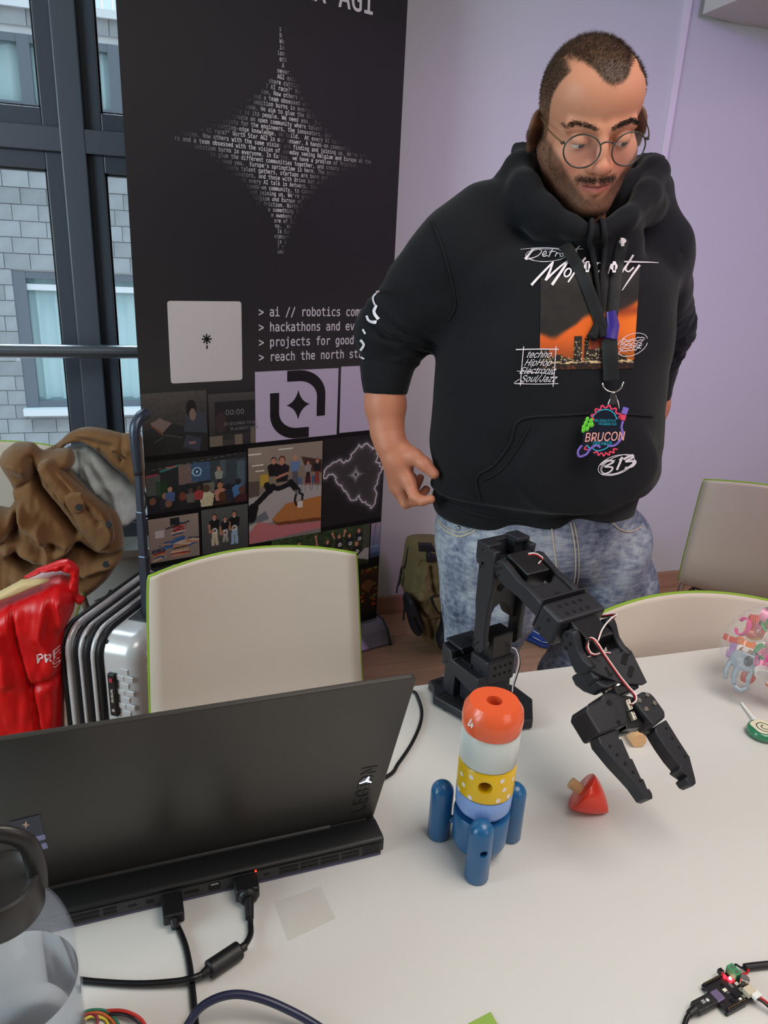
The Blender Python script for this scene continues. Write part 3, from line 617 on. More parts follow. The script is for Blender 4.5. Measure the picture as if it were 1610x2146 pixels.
def p_bar(c, w, h, X, Y):
    grad(c, Y, (.10, .05, .03), (.20, .12, .07)); r = np.random.default_rng(4)
    for i in range(26): c.ell(w*r.random(), h*r.random(), .003+r.random()*.008, .003+r.random()*.006, (.75*r.random()+.2, .4*r.random()+.1, .12), .6)
    c.ell(w*.4, h*.75, w*.22, h*.10, (.12, .08, .06)); c.ell(w*.42, h*.62, w*.3, h*.12, (.35, .2, .1))
photo(-.12, .115, -.043, .30, p_bar, (.1, .05, .03))
# hardware: top bar, pole, cassette with end caps
m_alu = mat('banner_aluminium', '#8d8796', .35, metal=.6); m_capk = mat('banner_end_cap', '#2b2930', .5)
obj('top_bar', MB().bx(UL-.006, UR+.006, ZT-.005, ZT+.025, -.010, .006, M=BM(0)), m_alu, banner, smooth=0, bevel=.003)
obj('pole', MB().cyl((-.455, .05, -.045), (-.455, ZT+.01, -.02), .008, n=14, M=BM(0)), m_alu, banner)
prof = [(-.075, 0), (-.078, .012), (-.052, .058), (-.02, .082), (.014, .084), (.045, .062), (.075, .018), (.076, 0)]
Mx = frame(B0+BD*(UL-.012), x=-BN, y=(0, 0, 1))          # x towards the room back, y up, z along the banner
obj('cassette', MB().prism(prof, 0, UR-UL+.024, Mx), m_alu, banner, smooth=20, recalc=True)
capp = [(x*1.08, y*1.05) for x, y in prof]
for t in (-.006, UR-UL+.024): obj('end_cap', MB().prism(capp, t, t+.008, Mx), m_capk, banner, smooth=20, bevel=.001, recalc=True)
# ---------------------------------------------------------------- soft goods: padded panels in relief, front and back
def relief(name, px, y0, depth, m, parent=None, folds=(), step=4., inflate=26., back=.45, wr=0., wrs=30., seed=1, slope=(0, 0), label=None, puff=None):
    """closed cushion-like cloth body whose outline stands in the plane y = y0 (world), thickest inside"""
    P = np.array(px, float); n = len(P)
    x0, y0p = P.min(0)-step; x1, y1p = P.max(0)+step
    gx = np.arange(x0, x1+step, step); gy = np.arange(y0p, y1p+step, step); X, Y = np.meshgrid(gx, gy)
    ins = np.zeros(X.shape, bool); D = np.full(X.shape, 1e9); NX = X.copy(); NY = Y.copy()
    for i in range(n):
        (ax, ay), (bx_, by_) = P[i], P[(i+1) % n]
        if ay != by_: ins ^= ((ay > Y) != (by_ > Y)) & (X < (bx_-ax)*(Y-ay)/(by_-ay)+ax)
        dx, dy = bx_-ax, by_-ay; t = np.clip(((X-ax)*dx+(Y-ay)*dy)/(dx*dx+dy*dy+1e-9), 0, 1); cx, cy = ax+t*dx, ay+t*dy
        d = np.hypot(X-cx, Y-cy); k = d < D; D = np.where(k, d, D); NX = np.where(k, cx, NX); NY = np.where(k, cy, NY)
    ci = ins[:-1, :-1] | ins[1:, :-1] | ins[:-1, 1:] | ins[1:, 1:]
    X = np.where(ins, X, NX); Y = np.where(ins, Y, NY); D = np.where(ins, D, 0)
    t = np.clip(D/inflate, 0, 1); env = np.sqrt(1-(1-t)**2)
    h = env*depth
    for pts, w, a in folds:
        dd = np.full(X.shape, 1e9)
        for (ax, ay), (bx_, by_) in zip(pts[:-1], pts[1:]):
            dx, dy = bx_-ax, by_-ay; q = np.clip(((X-ax)*dx+(Y-ay)*dy)/(dx*dx+dy*dy+1e-9), 0, 1); dd = np.minimum(dd, np.hypot(X-ax-q*dx, Y-ay-q*dy))
        h = h+a*1.35*np.exp(-(dd/(w*.85))**2)*env
    if wr: h = h+wr*(vnoise(X+500, Y+500, 1/wrs, seed)-.5)*2*env+wr*.5*(vnoise(X*1.7+300, Y*.8+300, 1/wrs*2.1, seed+3)-.5)*2*env
    used = np.zeros(X.shape, bool); used[:-1, :-1] |= ci; used[1:, :-1] |= ci; used[:-1, 1:] |= ci; used[1:, 1:] |= ci
    idx = -np.ones(X.shape, int); idx[used] = np.arange(used.sum()); xs_, ys_, hs = X[used], Y[used], h[used]; ev = env[used]
    rays = np.stack([xs_-805, -(ys_-1073), -np.full(xs_.shape, FPX)], -1)@RC.T
    yy = y0+slope[0]*(xs_-P[:, 0].mean())+slope[1]*(ys_-P[:, 1].mean())
    F_ = CAM+rays*((yy-CAM[1])/rays[:, 1])[:, None]; Bk = F_.copy(); F_[:, 1] -= hs; Bk[:, 1] += ev*depth*back+.0015
    N_ = len(F_); f = []
    for j, i in zip(*np.nonzero(ci)):
        q = (idx[j, i], idx[j, i+1], idx[j+1, i+1], idx[j+1, i]); f.append(q[::-1]); f.append(tuple(N_+k for k in q))
    me_o = obj(name, (np.concatenate([F_, Bk]), f), m, parent, smooth=180, label=label)
    for v_ in me_o.data.vertices: v_.co.z = max(v_.co.z, .004)
    b = bmesh.new(); b.from_mesh(me_o.data); bmesh.ops.remove_doubles(b, verts=b.verts, dist=.0016); bmesh.ops.recalc_face_normals(b, faces=b.faces); b.to_mesh(me_o.data); b.free()
    for p in me_o.data.polygons: p.use_smooth = True
    me_o.data.update(); return me_o
def c3(*pts): return [(x/3.352, 860+y/3.352) for x, y in pts]
def smoothpoly(P, res=5):
    Q, _ = catmull([Vector((x, y, 0)) for x, y in P], [1]*len(P), res, True); return [(q.x, q.y) for q in Q]
# ---------------------------------------------------------------- chairs
m_shell = mat('chair_shell_white', '#cfc2b6', .42, bump=(90, .04)); m_green = mat('green_edge_plastic', '#86a82c', .45); m_chrome = mat('chrome', '#c8c8c8', .12, metal=1.)
def chair(loc, yaw, label, legs=True):
    t = thing('shell_chair', (loc[0], loc[1], 0), label, 'chair', 'white shell chairs with green edges')
    T = Matrix.Translation(Vector((loc[0], loc[1], 0)))@rotz(yaw)      # local: seat towards -y, back at +y
    prof = catm([(-.235, .445), (-.20, .452), (-.05, .435), (.08, .432), (.145, .455), (.185, .52), (.205, .62), (.222, .73), (.235, .812)], 6)
    nv = len(prof)-1
    def wid(s): return np.interp(s, [0, .1, .35, .55, .62, .75, .92, 1], [.19, .215, .222, .218, .217, .213, .206, .202])
    def fn(u, v):
        i = min(nv, int(round(v*nv))); y, z = prof[i]; w = wid(v); x = (u*2-1)*w
        k = max(0, (v-.55)/.45); zz = z+(.022*(1-(u*2-1)**2))*k; yy = y-(.030*(u*2-1)**2)*k*1.0+.0; return (x, yy, zz+(.012*(u*2-1)**2)*(1-k))
    b = MB(); b.grid(fn, 18, nv); vv = np.concatenate(b.v); o = obj('shell', (np.array([T@Vector(p) for p in vv]), b.f), m_shell, t, smooth=180, solid=.009)
    E_ = [fn(i/18, 0) for i in range(19)]+[fn(1, j/nv) for j in range(1, nv+1)]+[fn(1-i/18, 1) for i in range(1, 19)]+[fn(0, 1-j/nv) for j in range(1, nv)]
    obj('edge_trim', MB().tube([T@Vector(p) for p in E_], .0036, 8, closed=True), m_green, t, smooth=180)
    for s in (-1, 1):
        P = [(s*.17, -.12, .43), (s*.205, -.17, .40), (s*.235, -.21, .02), (s*.235, -.19, .011), (s*.235, .22, .011), (s*.235, .235, .02), (s*.205, .16, .36), (s*.17, .09, .425)]
        obj('leg', MB().tube([T@Vector(p) for p in P], .0105, 12, res=6), m_chrome, t, smooth=180)
    obj('seat_bracket', MB().tube([T@Vector(p) for p in ((-.17, -.12, .43), (0, -.12, .425), (.17, -.12, .43))], .008, 10).tube([T@Vector(p) for p in ((-.17, .09, .425), (0, .09, .42), (.17, .09, .425))], .008, 10), m_chrome, t, smooth=180)
    return t
chair((.190, 1.118), .10, 'white shell chair with green edge standing right behind the laptop')
chair((.885, .775), -.02, 'white shell chair with green edge pushed in behind the robot arm gripper')
chair((1.80, 1.71), math.pi-.75, 'white shell chair with green edge near the wall at the far right')
chair((-.45, 2.02), 0.0, 'white shell chair with green edge under the draped brown jacket')
# ---------------------------------------------------------------- suitcase
m_case = mat('silver_polycarbonate', '#d3d3d8', .28, metal=.25, spec=.6); m_ck = mat('case_black_rubber', '#17181c', .5); m_cg = mat('case_grey_handle', '#4a5262', .35, metal=.7)
d_ = Vector((.507, .862, 0)).normalized(); p_ = Vector((.862, -.507, 0)).normalized()
L0 = Vector((-.262, 1.715, 0)); CM = frame(L0, x=p_, y=d_)       # local x thickness (0..0.21), y width (0..0.40), z up
case = thing('suitcase', tuple(L0+p_*.1+d_*.2), 'silver ribbed hard-shell suitcase with extended handle beside the red bag', 'suitcase')
def shell(x0, x1, r=.055, rows=True):
    """half shell: rounded outer big face, textured with staggered tiles"""
    W_, H_, n = .40, .475, 7; zb = .03
    ring = []
    for cx, cz, a in ((W_-r, zb+H_-r, 0), (r, zb+H_-r, 90), (r, zb+r, 180), (W_-r, zb+r, 270)):
        for i in range(n+1):
            t = math.radians(a+90*i/n); ring.append((cx, cz, math.cos(t), math.sin(t)))
    s = 1 if x1 > x0 else -1; T_ = abs(x1-x0); b = MB(); v = []; rr = .035
    lev = [(0, 0), (T_-rr, 0)]+[(T_-rr+rr*math.sin(a), rr*(1-math.cos(a))) for a in np.linspace(.25, math.pi/2, 6)]
    for dx, ins_ in lev:
        for cx, cz, c, q in ring: v.append((x0+s*dx, cx+(r-ins_)*c, cz+(r-ins_)*q))
    k = len(ring); f = []
    for j in range(len(lev)-1):
        for i in range(k): f.append((j*k+i, j*k+(i+1) % k, (j+1)*k+(i+1) % k, (j+1)*k+i))
    f.append(tuple((len(lev)-1)*k+i for i in range(k))); b.add(v, f, CM); return b
sh1 = obj('shell', shell(.125, .215), m_case, case, smooth=50, recalc=True)
sh2 = obj('shell', shell(.075, .0), m_case, case, smooth=50, recalc=True)
# staggered raised tiles on the near shell
b = MB()
for r_ in range(21):
    for c in range(8):
        y = .052+c*.046+(.023 if r_ % 2 else 0); z = .06+r_*.0195
        if y > .37: continue
        b.add([(.2145, y-.020, z), (.2145, y+.020, z-.004), (.2145, y+.022, z+.012), (.2145, y-.018, z+.015), (.2195, y-.016, z+.001), (.2165, y+.018, z-.001), (.2165, y+.018, z+.010), (.2205, y-.015, z+.012)], [(0, 1, 5, 4), (1, 2, 6, 5), (2, 3, 7, 6), (3, 0, 4, 7), (4, 5, 6, 7)], CM)
o = obj('raised_tiles', b, m_case, sh1, smooth=0); o['kind'] = 'stuff'
b = MB()
for r_ in range(20):
    for c in range(3):
        x = .142+c*.024+(.012 if r_ % 2 else 0); z = .05+r_*.0195
        if x > .20 or (.29 < z < .43 and x < .165) or z > .43: continue
        b.add([(x-.011, .0005, z), (x+.011, .0005, z-.003), (x+.011, .0005, z+.012), (x-.011, .0005, z+.015), (x-.009, -.0035, z+.001), (x+.009, -.002, z-.001), (x+.009, -.002, z+.010), (x-.009, -.0035, z+.012)], [(0, 4, 5, 1), (1, 5, 6, 2), (2, 6, 7, 3), (3, 7, 4, 0), (4, 7, 6, 5)], CM)
o = obj('raised_tiles', b, m_case, sh1, smooth=0); o['kind'] = 'stuff'
def loop(x, rad, ins_, zb=.03, H_=.475, W_=.40, r=.055):
    P = []
    for cx, cz, a in ((W_-r, zb+H_-r, 0), (r, zb+H_-r, 90), (r, zb+r, 180), (W_-r, zb+r, 270)):
        for i in range(7):
            t = math.radians(a+90*i/6); P.append(CM@Vector((x, cx+(r+ins_)*math.cos(t), cz+(r+ins_)*math.sin(t))))
    return MB().tube(P, rad, 8, closed=True)
for x, rad, ins_, mm in ((.015, .006, .002, m_ck), (.032, .007, .004, m_case), (.050, .006, .002, m_ck), (.066, .005, .004, m_case), (.083, .0085, .003, m_ck), (.100, .006, .005, m_case), (.116, .0085, .002, m_ck)): obj('rim_strip', loop(x, rad, ins_), mm, case, smooth=180)
obj('zip_core', MB().bx(.07, .13, .012, .388, .045, .492, M=CM), m_ck, case, smooth=0)
lk = obj('lock', MB().bx(.137, .158, -.010, .004, .30, .418, M=CM), mat('lock_black', '#101114', .3), case, smooth=0, bevel=.003)
b = MB()
for k in range(3): b.box((.1475, -.0108, .345+.013*k), (.006, .002, .009), CM)
b.cyl((.1475, -.0115, .318), (.1475, -.010, .318), .0045, n=14, M=CM); obj('dial', b, m_chrome, lk)
obj('lock_button', MB().box((.1475, -.0112, .402), (.008, .003, .010), CM), mat('red_dot', '#b03a4a', .4), lk, smooth=0)
hx, hy = .158, .145
obj('handle_recess', MB().bx(hx-.028, hx+.03, hy-.045, hy+.10, .498, .508, M=CM), m_ck, case, smooth=0, bevel=.004)
obj('side_grip', MB().bx(.128, .152, .20, .36, .505, .515, M=CM), mat('grip_grey', '#5c6270', .4), case, smooth=0, bevel=.004)
hd = obj('handle_stage', MB().bx(hx-.011, hx+.011, hy-.009, hy+.009, .50, .665, M=CM), m_cg, case, smooth=0, bevel=.003)
obj('handle_stage', MB().bx(hx-.0095, hx+.0095, hy-.008, hy+.008, .66, .78, M=CM), m_cg, case, smooth=0, bevel=.003)
obj('handle_stage', MB().bx(hx-.008, hx+.008, hy-.0065, hy+.0065, .775, .93, M=CM), m_cg, case, smooth=0, bevel=.003)
obj('grip', MB().tube([CM@Vector(p) for p in ((hx, hy, .87), (hx-.003, hy, .95), (hx-.003, hy+.006, .985), (hx, hy+.025, 1.004), (hx, hy+.05, 1.008))], [.010, .0115, .013, .013, .012], 14, res=5), m_cg, case, smooth=180)
for x in (.05, .165):
    for y in (.05, .35): obj('wheel', MB().cyl(CM@Vector((x-.01, y, .0195)), CM@Vector((x+.01, y, .0195)), .0195, n=20), m_ck, case)
b = MB().tube([ony(x, y, 1.95) for x, y in c3((665, 1340), (730, 1310), (760, 1285), (775, 1262), (790, 1280), (770, 1300), (800, 1275), (770, 1270))], .0018, 6, res=5)
obj('zip_pull_cord', b, m_ck, case, smooth=180)
# ---------------------------------------------------------------- red bag
m_red = mat('red_woven_plastic', '#d40d14', .38, bump=(26, .5), noise=(9, .1), spec=.55); m_redin = mat('bag_lining', '#d9b8bc', .6)
rb = thing('shopping_bag', tuple(ony(60, 1640, 1.95)*Vector((1, 1, 0)) if False else (-.30, 1.745, 0)), 'bright red shopping bag with white lettering beside the silver suitcase', 'bag')
RYb = 1.745
pl = c3((-260, 1440), (0, 1345), (95, 1295), (370, 1180), (420, 1170), (480, 1200), (530, 1230), (538, 1300), (520, 1400), (470, 1500), (455, 1900), (450, 2500), (445, 2640), (-240, 2640))
relief('body', pl, RYb, .07, m_red, rb, folds=[(c3((95, 1300), (150, 1600), (250, 1900), (300, 2140)), 5, -.016), (c3((330, 1250), (300, 1500), (420, 1700)), 14, .012), (c3((20, 1500), (80, 1800)), 14, .012), (c3((430, 1250), (470, 1500)), 10, .012), (c3((250, 1850), (420, 1800)), 9, -.010)], wr=.006, wrs=40, inflate=34, back=1.2, step=5)
relief('handle', c3((160, 1172), (270, 1105), (420, 1050), (475, 1042), (530, 1075), (557, 1110), (552, 1290), (600, 1318), (575, 1358), (540, 1350), (470, 1230), (500, 1170), (490, 1135), (420, 1120), (300, 1130), (200, 1175)), RYb-.01, .02, m_red, rb, inflate=7, step=3, wr=.004, wrs=10)
relief('lining', c3((190, 1172), (300, 1132), (430, 1122), (500, 1140), (480, 1180), (400, 1200), (240, 1215)), RYb+.03, .01, m_redin, rb, inflate=8, step=3)
def decal_on(o, items, m, name, parent, off=.0012, dirv=(0, 1, 0)):
    """print flat outlines (list of (verts xyz,faces)) onto the front of an object by dropping them along dirv"""
    dg = bpy.context.evaluated_depsgraph_get(); tree = BVHTree.FromObject(o, dg); b = MB(); mw = world_of(o) if o.parent is None else Matrix.Identity(4)
    for v, f in items:
        w = []
        for p in v:
            d = Vector(dirv); hit = tree.ray_cast(Vector(p)-d*.6, d)
            w.append((hit[0]-d*off+hit[1]*0) if hit[0] is not None else Vector(p))
        b.add(w, f)
    return obj(name, b, m, parent, smooth=0, kind='stuff')
def px_text(s, px, py, y, size, ang=0., fnt='sans', shear=0., bold=0., sx=1., dense=0):
    """text geometry in the vertical plane y, baseline start at a pixel"""
    v, f = text(s, size, fnt, off=bold, shear=shear, sx=sx); o = ony(px, py, y); c, q = math.cos(ang), math.sin(ang)
    return [(o.x+x*c-z*q, y, o.z+x*q+z*c) for x, z, _ in v], f
bpy.context.view_layer.update()
body_ = [c for c in COL.objects if c.parent == rb and c.name.startswith('body')][0]
decal_on(body_, [px_text('PRE', 84, 1360, RYb, .030, .20, bold=.0005, shear=.2), px_text('S', 118, 1368, RYb, .028, .1)], mat('bag_white_ink', '#ecd9dc', .5), 'lettering', rb)
bx_ = tag(relief('flat_box', c3((-200, 1345), (0, 1270), (150, 1190), (240, 1178), (368, 1182), (110, 1292), (0, 1332), (-180, 1400)), RYb-.035, .02, mat('cream_card', '#d9bd8e', .6), inflate=6, step=4), 'flat cream box sticking out of the red bag', 'box')
# ---------------------------------------------------------------- jacket
m_jk = mat('brown_twill', '#7d5836', .85, noise=(7, .16), bump=(500, .35), sheen=.3); m_jl = mat('jacket_lining', '#ccd6d8', .8, bump=(60, .2)); m_btn = mat('horn_button', '#3a3d40', .3)
jk = thing('jacket', (-.25, 2.1, .5), 'brown twill jacket with pale lining draped over a chair by the window', 'jacket')
relief('lining', smoothpoly(c3((440, 280), (560, 235), (640, 235), (740, 320), (850, 430), (1018, 560), (1026, 692), (940, 770), (855, 820), (780, 700), (640, 560), (520, 440), (470, 400)), 3), 2.20, .03, m_jl, jk, folds=[(c3((545, 290), (560, 480), (620, 600)), 4, -.012), (c3((660, 330), (800, 560), (850, 760)), 12, .014), (c3((600, 380), (680, 560)), 6, .010), (c3((900, 560), (900, 760)), 12, .008)], wr=.006, wrs=22, inflate=16)
relief('collar', smoothpoly(c3((300, 290), (400, 232), (480, 160), (560, 125), (640, 115), (760, 135), (860, 160), (985, 165), (1004, 260), (1012, 370), (1020, 570), (930, 520), (870, 440), (800, 400), (730, 330), (640, 250), (560, 215), (470, 235), (430, 272)), 3), 2.17, .045, m_jk, jk, folds=[(c3((480, 165), (620, 190), (780, 230)), 6, -.012), (c3((700, 260), (760, 360), (880, 470)), 6, -.014), (c3((860, 170), (850, 330)), 4, -.008), (c3((900, 240), (980, 250)), 12, .008)], wr=.003, wrs=24, inflate=15)
main = relief('front', smoothpoly(c3((10, 310), (60, 260), (120, 226), (230, 232), (300, 285), (430, 268), (500, 278), (528, 330), (520, 380), (480, 405), (560, 500), (660, 600), (760, 680), (830, 740), (868, 860), (868, 980), (810, 1090), (740, 1180), (590, 1290), (480, 1320), (150, 1300), (-40, 1240), (-50, 720), (60, 690), (110, 600), (80, 480), (15, 380)), 3), 2.12, .085, m_jk, jk,
 folds=[(c3((105, 520), (270, 415)), 4, -.012), (c3((230, 300), (300, 500), (420, 640), (540, 800)), 9, -.035), (c3((110, 560), (200, 720), (330, 800), (520, 850)), 12, .03), (c3((130, 600), (130, 800), (60, 860)), 9, -.04), (c3((300, 740), (330, 800), (380, 980)), 8, .025), (c3((120, 960), (250, 1040), (430, 1010), (560, 900)), 10, -.04), (c3((200, 900), (340, 960), (480, 900)), 14, .03), (c3((540, 880), (680, 960), (850, 960)), 9, -.035), (c3((600, 1060), (760, 1010), (850, 1000)), 8, .02), (c3((150, 1100), (330, 1110), (520, 1080)), 12, .02), (c3((0, 740), (90, 900)), 10, .03), (c3((60, 300), (200, 350)), 16, .02)], wr=.006, wrs=34, inflate=26, back=.6)
relief('placket', smoothpoly(c3((262, 395), (345, 338), (430, 415), (560, 535), (690, 640), (775, 740), (806, 880), (762, 940), (700, 965), (640, 930), (560, 830), (470, 700), (370, 540)), 3), 2.045, .045, m_jk, jk, folds=[(c3((350, 360), (460, 500), (600, 650), (700, 760)), 5, -.010), (c3((480, 640), (560, 800), (680, 930)), 7, -.012), (c3((600, 560), (720, 680), (800, 860)), 4, .007)], wr=.002, wrs=20, inflate=9)
relief('cuff', smoothpoly(c3((452, 600), (575, 575), (600, 690), (505, 722)), 2), 2.005, .012, m_jk, jk, inflate=4, step=2.5)
bt = MB()
for (x, y), yy in zip(((555, 680), (765, 800), (745, 1082), (957, 180), (950, 337)), (1.988, 1.995, 2.01, 2.12, 2.12)):
    q = ony(*c3((x, y))[0], yy); bt_ = MB().cyl(q+Vector((0, .004, 0)), q-Vector((0, .004, 0)), .0085, n=18).cyl(q-Vector((0, .002, 0)), q-Vector((0, .0052, 0)), .0050, n=14)
    obj('button', bt_, m_btn, jk)
for x, y in ((795, 290), (822, 315), (855, 330)):
    q = ony(*c3((x, y))[0], 2.122); obj('snap', MB().cyl(q+Vector((0, .006, 0)), q-Vector((0, .003, 0)), .004, n=14), m_chrome, jk)
# ---------------------------------------------------------------- backpack
def c7(*pts): return [(820+x/7.4, 1110+y/7.4) for x, y in pts]
m_kh = mat('khaki_canvas', '#6f6040', .8, noise=(8, .12), bump=(400, .3)); m_bk = mat('black_nylon', '#15151c', .6, bump=(120, .2))
bp = thing('backpack', (.95, 2.25, 0), 'olive khaki backpack with black side pocket leaning on the wall by the man', 'backpack')
relief('body', smoothpoly(c7((300, 190), (420, 138), (560, 130), (730, 135), (900, 200), (1000, 420), (1060, 1000), (1050, 1640), (960, 1800), (840, 1795), (760, 1720), (560, 1640), (400, 1570), (300, 1400), (250, 1100), (215, 960), (160, 860), (190, 700), (235, 500), (255, 330)), 3), 2.30, .13, m_kh, bp, folds=[(c7((440, 380), (480, 700), (600, 1060), (700, 1500), (760, 1700)), 4, -.016), (c7((330, 300), (280, 560), (220, 820)), 4, -.02), (c7((250, 970), (420, 1200), (480, 1420)), 5, -.015), (c7((560, 1160), (540, 1200)), 6, -.01)], wr=.006, wrs=14, inflate=13, step=2.5, back=.6)
relief('side_pocket', smoothpoly(c7((205, 1010), (280, 985), (350, 1120), (420, 1300), (465, 1430), (440, 1540), (350, 1590), (290, 1500), (240, 1300), (190, 1130)), 3), 2.19, .05, m_bk, bp, inflate=7, step=2.5, folds=[(c7((300, 1290), (400, 1500)), 3, -.01)])
relief('top_patch', c7((415, 195), (620, 203), (660, 260), (700, 345), (430, 340)), 2.165, .008, m_bk, bp, inflate=3, step=2)
relief('grab_strap', c7((560, 335), (740, 410), (760, 480), (620, 500), (545, 500), (540, 380)), 2.16, .012, m_bk, bp, inflate=4, step=2)
relief('front_pocket', c7((610, 1045), (900, 1000), (940, 1240), (720, 1270), (650, 1150)), 2.155, .014, m_kh, bp, inflate=4, step=2)
relief('pocket_edge', c7((595, 1050), (640, 1040), (715, 1245), (690, 1255), (655, 1200)), 2.148, .006, m_bk, bp, inflate=2, step=1.6)
relief('pocket_edge', c7((610, 1030), (800, 995), (900, 990), (900, 1003), (810, 1010), (640, 1048)), 2.147, .005, m_bk, bp, inflate=1.5, step=1.4)
relief('shoulder_strap', smoothpoly(c7((790, 1300), (850, 1400), (930, 1530), (965, 1650), (940, 1780), (820, 1850), (740, 1830), (690, 1680), (730, 1560), (760, 1450)), 3), 2.13, .035, m_bk, bp, inflate=7, step=2.5)
obj('zip', MB().tube([ony(x, y, 2.30) for x, y in c7((330, 180), (265, 300), (240, 450), (215, 560), (160, 600), (155, 680))], .004, 8, res=4), m_bk, bp, smooth=180)
obj('zip_puller', MB().tube([ony(x, y, 2.28) for x, y in c7((150, 690), (130, 800), (95, 900), (85, 985))], [.004, .006, .003, .003], 8, res=3).tube([ony(x, y, 2.2) for x, y in c7((205, 1140), (200, 1300), (190, 1400))], .0035, 8), m_bk, bp, smooth=180)
# ---------------------------------------------------------------- cable on the floor by the wall
cb = MB().tube([onz(x, y, .006) for x, y in ((1300, 1235), (1372, 1230), (1400, 1224), (1450, 1224), (1520, 1228), (1640, 1215))], .0055, 8, res=6)
tag(obj('floor_cable', cb, mat('black_cable', '#131318', .4), smooth=180), 'black cable lying on the floor along the skirting board', 'cable')
# ---------------------------------------------------------------- laptop
def cut(o, mb, solver='EXACT'):
    c = obj('cutter', mb, o.data.materials[0] if o.data.materials else None, None, smooth=0) if False else None
    me = mesh_from('cutter', np.concatenate(mb.v), mb.f); b = bmesh.new(); b.from_mesh(me); bmesh.ops.recalc_face_normals(b, faces=b.faces); b.to_mesh(me); b.free()
    c = bpy.data.objects.new('cutter', me); COL.objects.link(c)
    q = o.modifiers.new('cut', 'BOOLEAN'); q.operation = 'DIFFERENCE'; q.object = c; q.solver = solver
    dg = bpy.context.evaluated_depsgraph_get(); new = bpy.data.meshes.new_from_object(o.evaluated_get(dg)); o.modifiers.clear(); old = o.data; o.data = new; bpy.data.meshes.remove(old)
    bpy.data.objects.remove(c); new.set_sharp_from_angle(angle=math.radians(35)); return o
def onM(px, py, M, off=0.):
    """pixel -> local xy on the plane z=off of frame M"""
    A = np.array(M); n = A[:3, 2]; o = A[:3, 3]+n*off; r = ray(px, py); q = CAM+r*(((o-CAM)@n)/(r@n)); l = A[:3, :3].T@(q-A[:3, 3]); return float(l[0]), float(l[1])
def RB(x0, x1, y0, y1, z0, z1, r, M=None, n=5):
    return MB().prism(rrect(x0, y0, x1, y1, r, n), z0, z1, M)
m_lap = mat('laptop_lid_grey', '#474441', .36, metal=.5, noise=(300, .03)); m_lapb = mat('laptop_body_black', '#1b1b1d', .42); m_dark = mat('port_black', '#040405', .7); m_lapg = mat('laptop_vent_grey', '#2c2c2f', .45)
LX = Vector((.9986, .053, 0)).normalized(); LY = Vector((-.053, .9986, 0)).normalized()
LM = frame((.044, .6275, TZ), x=LX, y=LY)
lap = thing('laptop', (.04, .75, TZ), 'open black gaming laptop seen from behind with cables plugged into its back', 'laptop')
deck = obj('base', RB(-.222, .18, 0, .262, .004, .022, .010, LM), m_lapb, lap, bevel=.0015)
obj('rear_deck', MB().prism([(0, .0225), (.004, .0245), (.030, .0245), (.034, .022), (.03, .006), (0, .006)], -.2215, .1795, frame(LM@Vector((0, 0, 0)), x=LY, y=(0, 0, 1))@Matrix.Scale(1, 4)), m_lapb, lap, smooth=30, bevel=.001, recalc=True)
obj('rear_strip', MB().bx(-.216, .176, -.0012, .0, .0055, .0185, M=LM), m_lapg, lap, smooth=0)
obj('underside_edge', MB().bx(-.216, .176, -.0002, .25, .0005, .004, M=LM), mat('laptop_underside', '#4a4560', .5), lap, smooth=0)
RM = frame(LM@Vector((0, 0, 0)), x=LX, y=(0, 0, 1))            # rear face: x right, y up, z towards camera
def lx(px, py): return onM(px, py, RM, .001)
def port(name, px, py, w, h, m=m_dark, z=.0014):
    x, y = lx(px, py); y = .012; return obj(name, RB(x-w/2, x+w/2, y-h/2, y+h/2, z-.002, z, min(w, h)*.25, RM, 3), m, lap, smooth=0)
port('usb_c_port', 278, 1901, .009, .003); port('usb_port', 315, 1893, .008, .0055); port('hdmi_port', 402, 1870, .015, .0042)
e = port('ethernet_port', 450, 1860, .013, .010); obj('contacts', MB().box((lx(450, 1860)[0], .0155, .0016), (.008, .0015, .0008), RM), m_chrome, e, smooth=0)
port('lock_slot', 559, 1832, .007, .0028)
x, y = lx(536, 1822); obj('status_light', MB().sphere((x, .0195, .001), .0011, 10, 6, M=RM), mat('red_led', '#ff2a18', .4, emit=('#ff3018', 4)), lap)
for px0, px1 in ((585, 625), (630, 667), (672, 710), (716, 752), (216, 244), (148, 208), (100, 142)):
    xa = lx(px0, 1960-.235*px0)[0]; xb = lx(px1, 1960-.235*px1)[0]
    for yy in (.0095, .0148): obj('vent_slot', MB().bx(xa, xb, yy-.0016, yy+.0016, .0005, .0016, M=RM), m_dark, lap, smooth=0)
for k in range(8):
    for yy in (.008, .0125, .017): obj('vent_slot', MB().bx(lx(760, 1790)[0]+k*.0026, lx(760, 1790)[0]+k*.0026+.0017, yy-.0014, yy+.0014, .0005, .0016, M=RM), m_dark, lap, smooth=0)
a = math.radians(21); up = Vector((0, 0, 1))*math.cos(a)-LY*math.sin(a)
LidM = frame(LM@Vector((0, .036, .021)), x=LX, y=up)             # z axis faces the camera
lid = obj('lid', MB().prism(rrect(-.2205, .002, .1785, .272, .007), -.0055, 0, LidM), m_lap, lap, bevel=.0012)
obj('screen', MB().prism(rrect(-.212, .012, .172, .262, .004), -.0062, -.0056, LidM), mat('dark_screen', '#05060a', .1), lap, smooth=0)
obj('hinge', MB().cyl(LM@Vector((-.205, .036, .022)), LM@Vector((.140, .036, .022)), .0052, n=16), m_lapb, lap)
obj('hinge_cover', MB().bx(.125, .168, .030, .040, .018, .028, M=LM), m_lapb, lap, smooth=0, bevel=.001)
obj('keyboard_deck', MB().bx(-.21, .17, .06, .25, .022, .0228, M=LM), m_lapg, lap, smooth=0)
m_emb = mat('embossed_letters', '#1d1b1a', .25); m_embk = mat('embossed_shade', '#0b0b0c', .4)
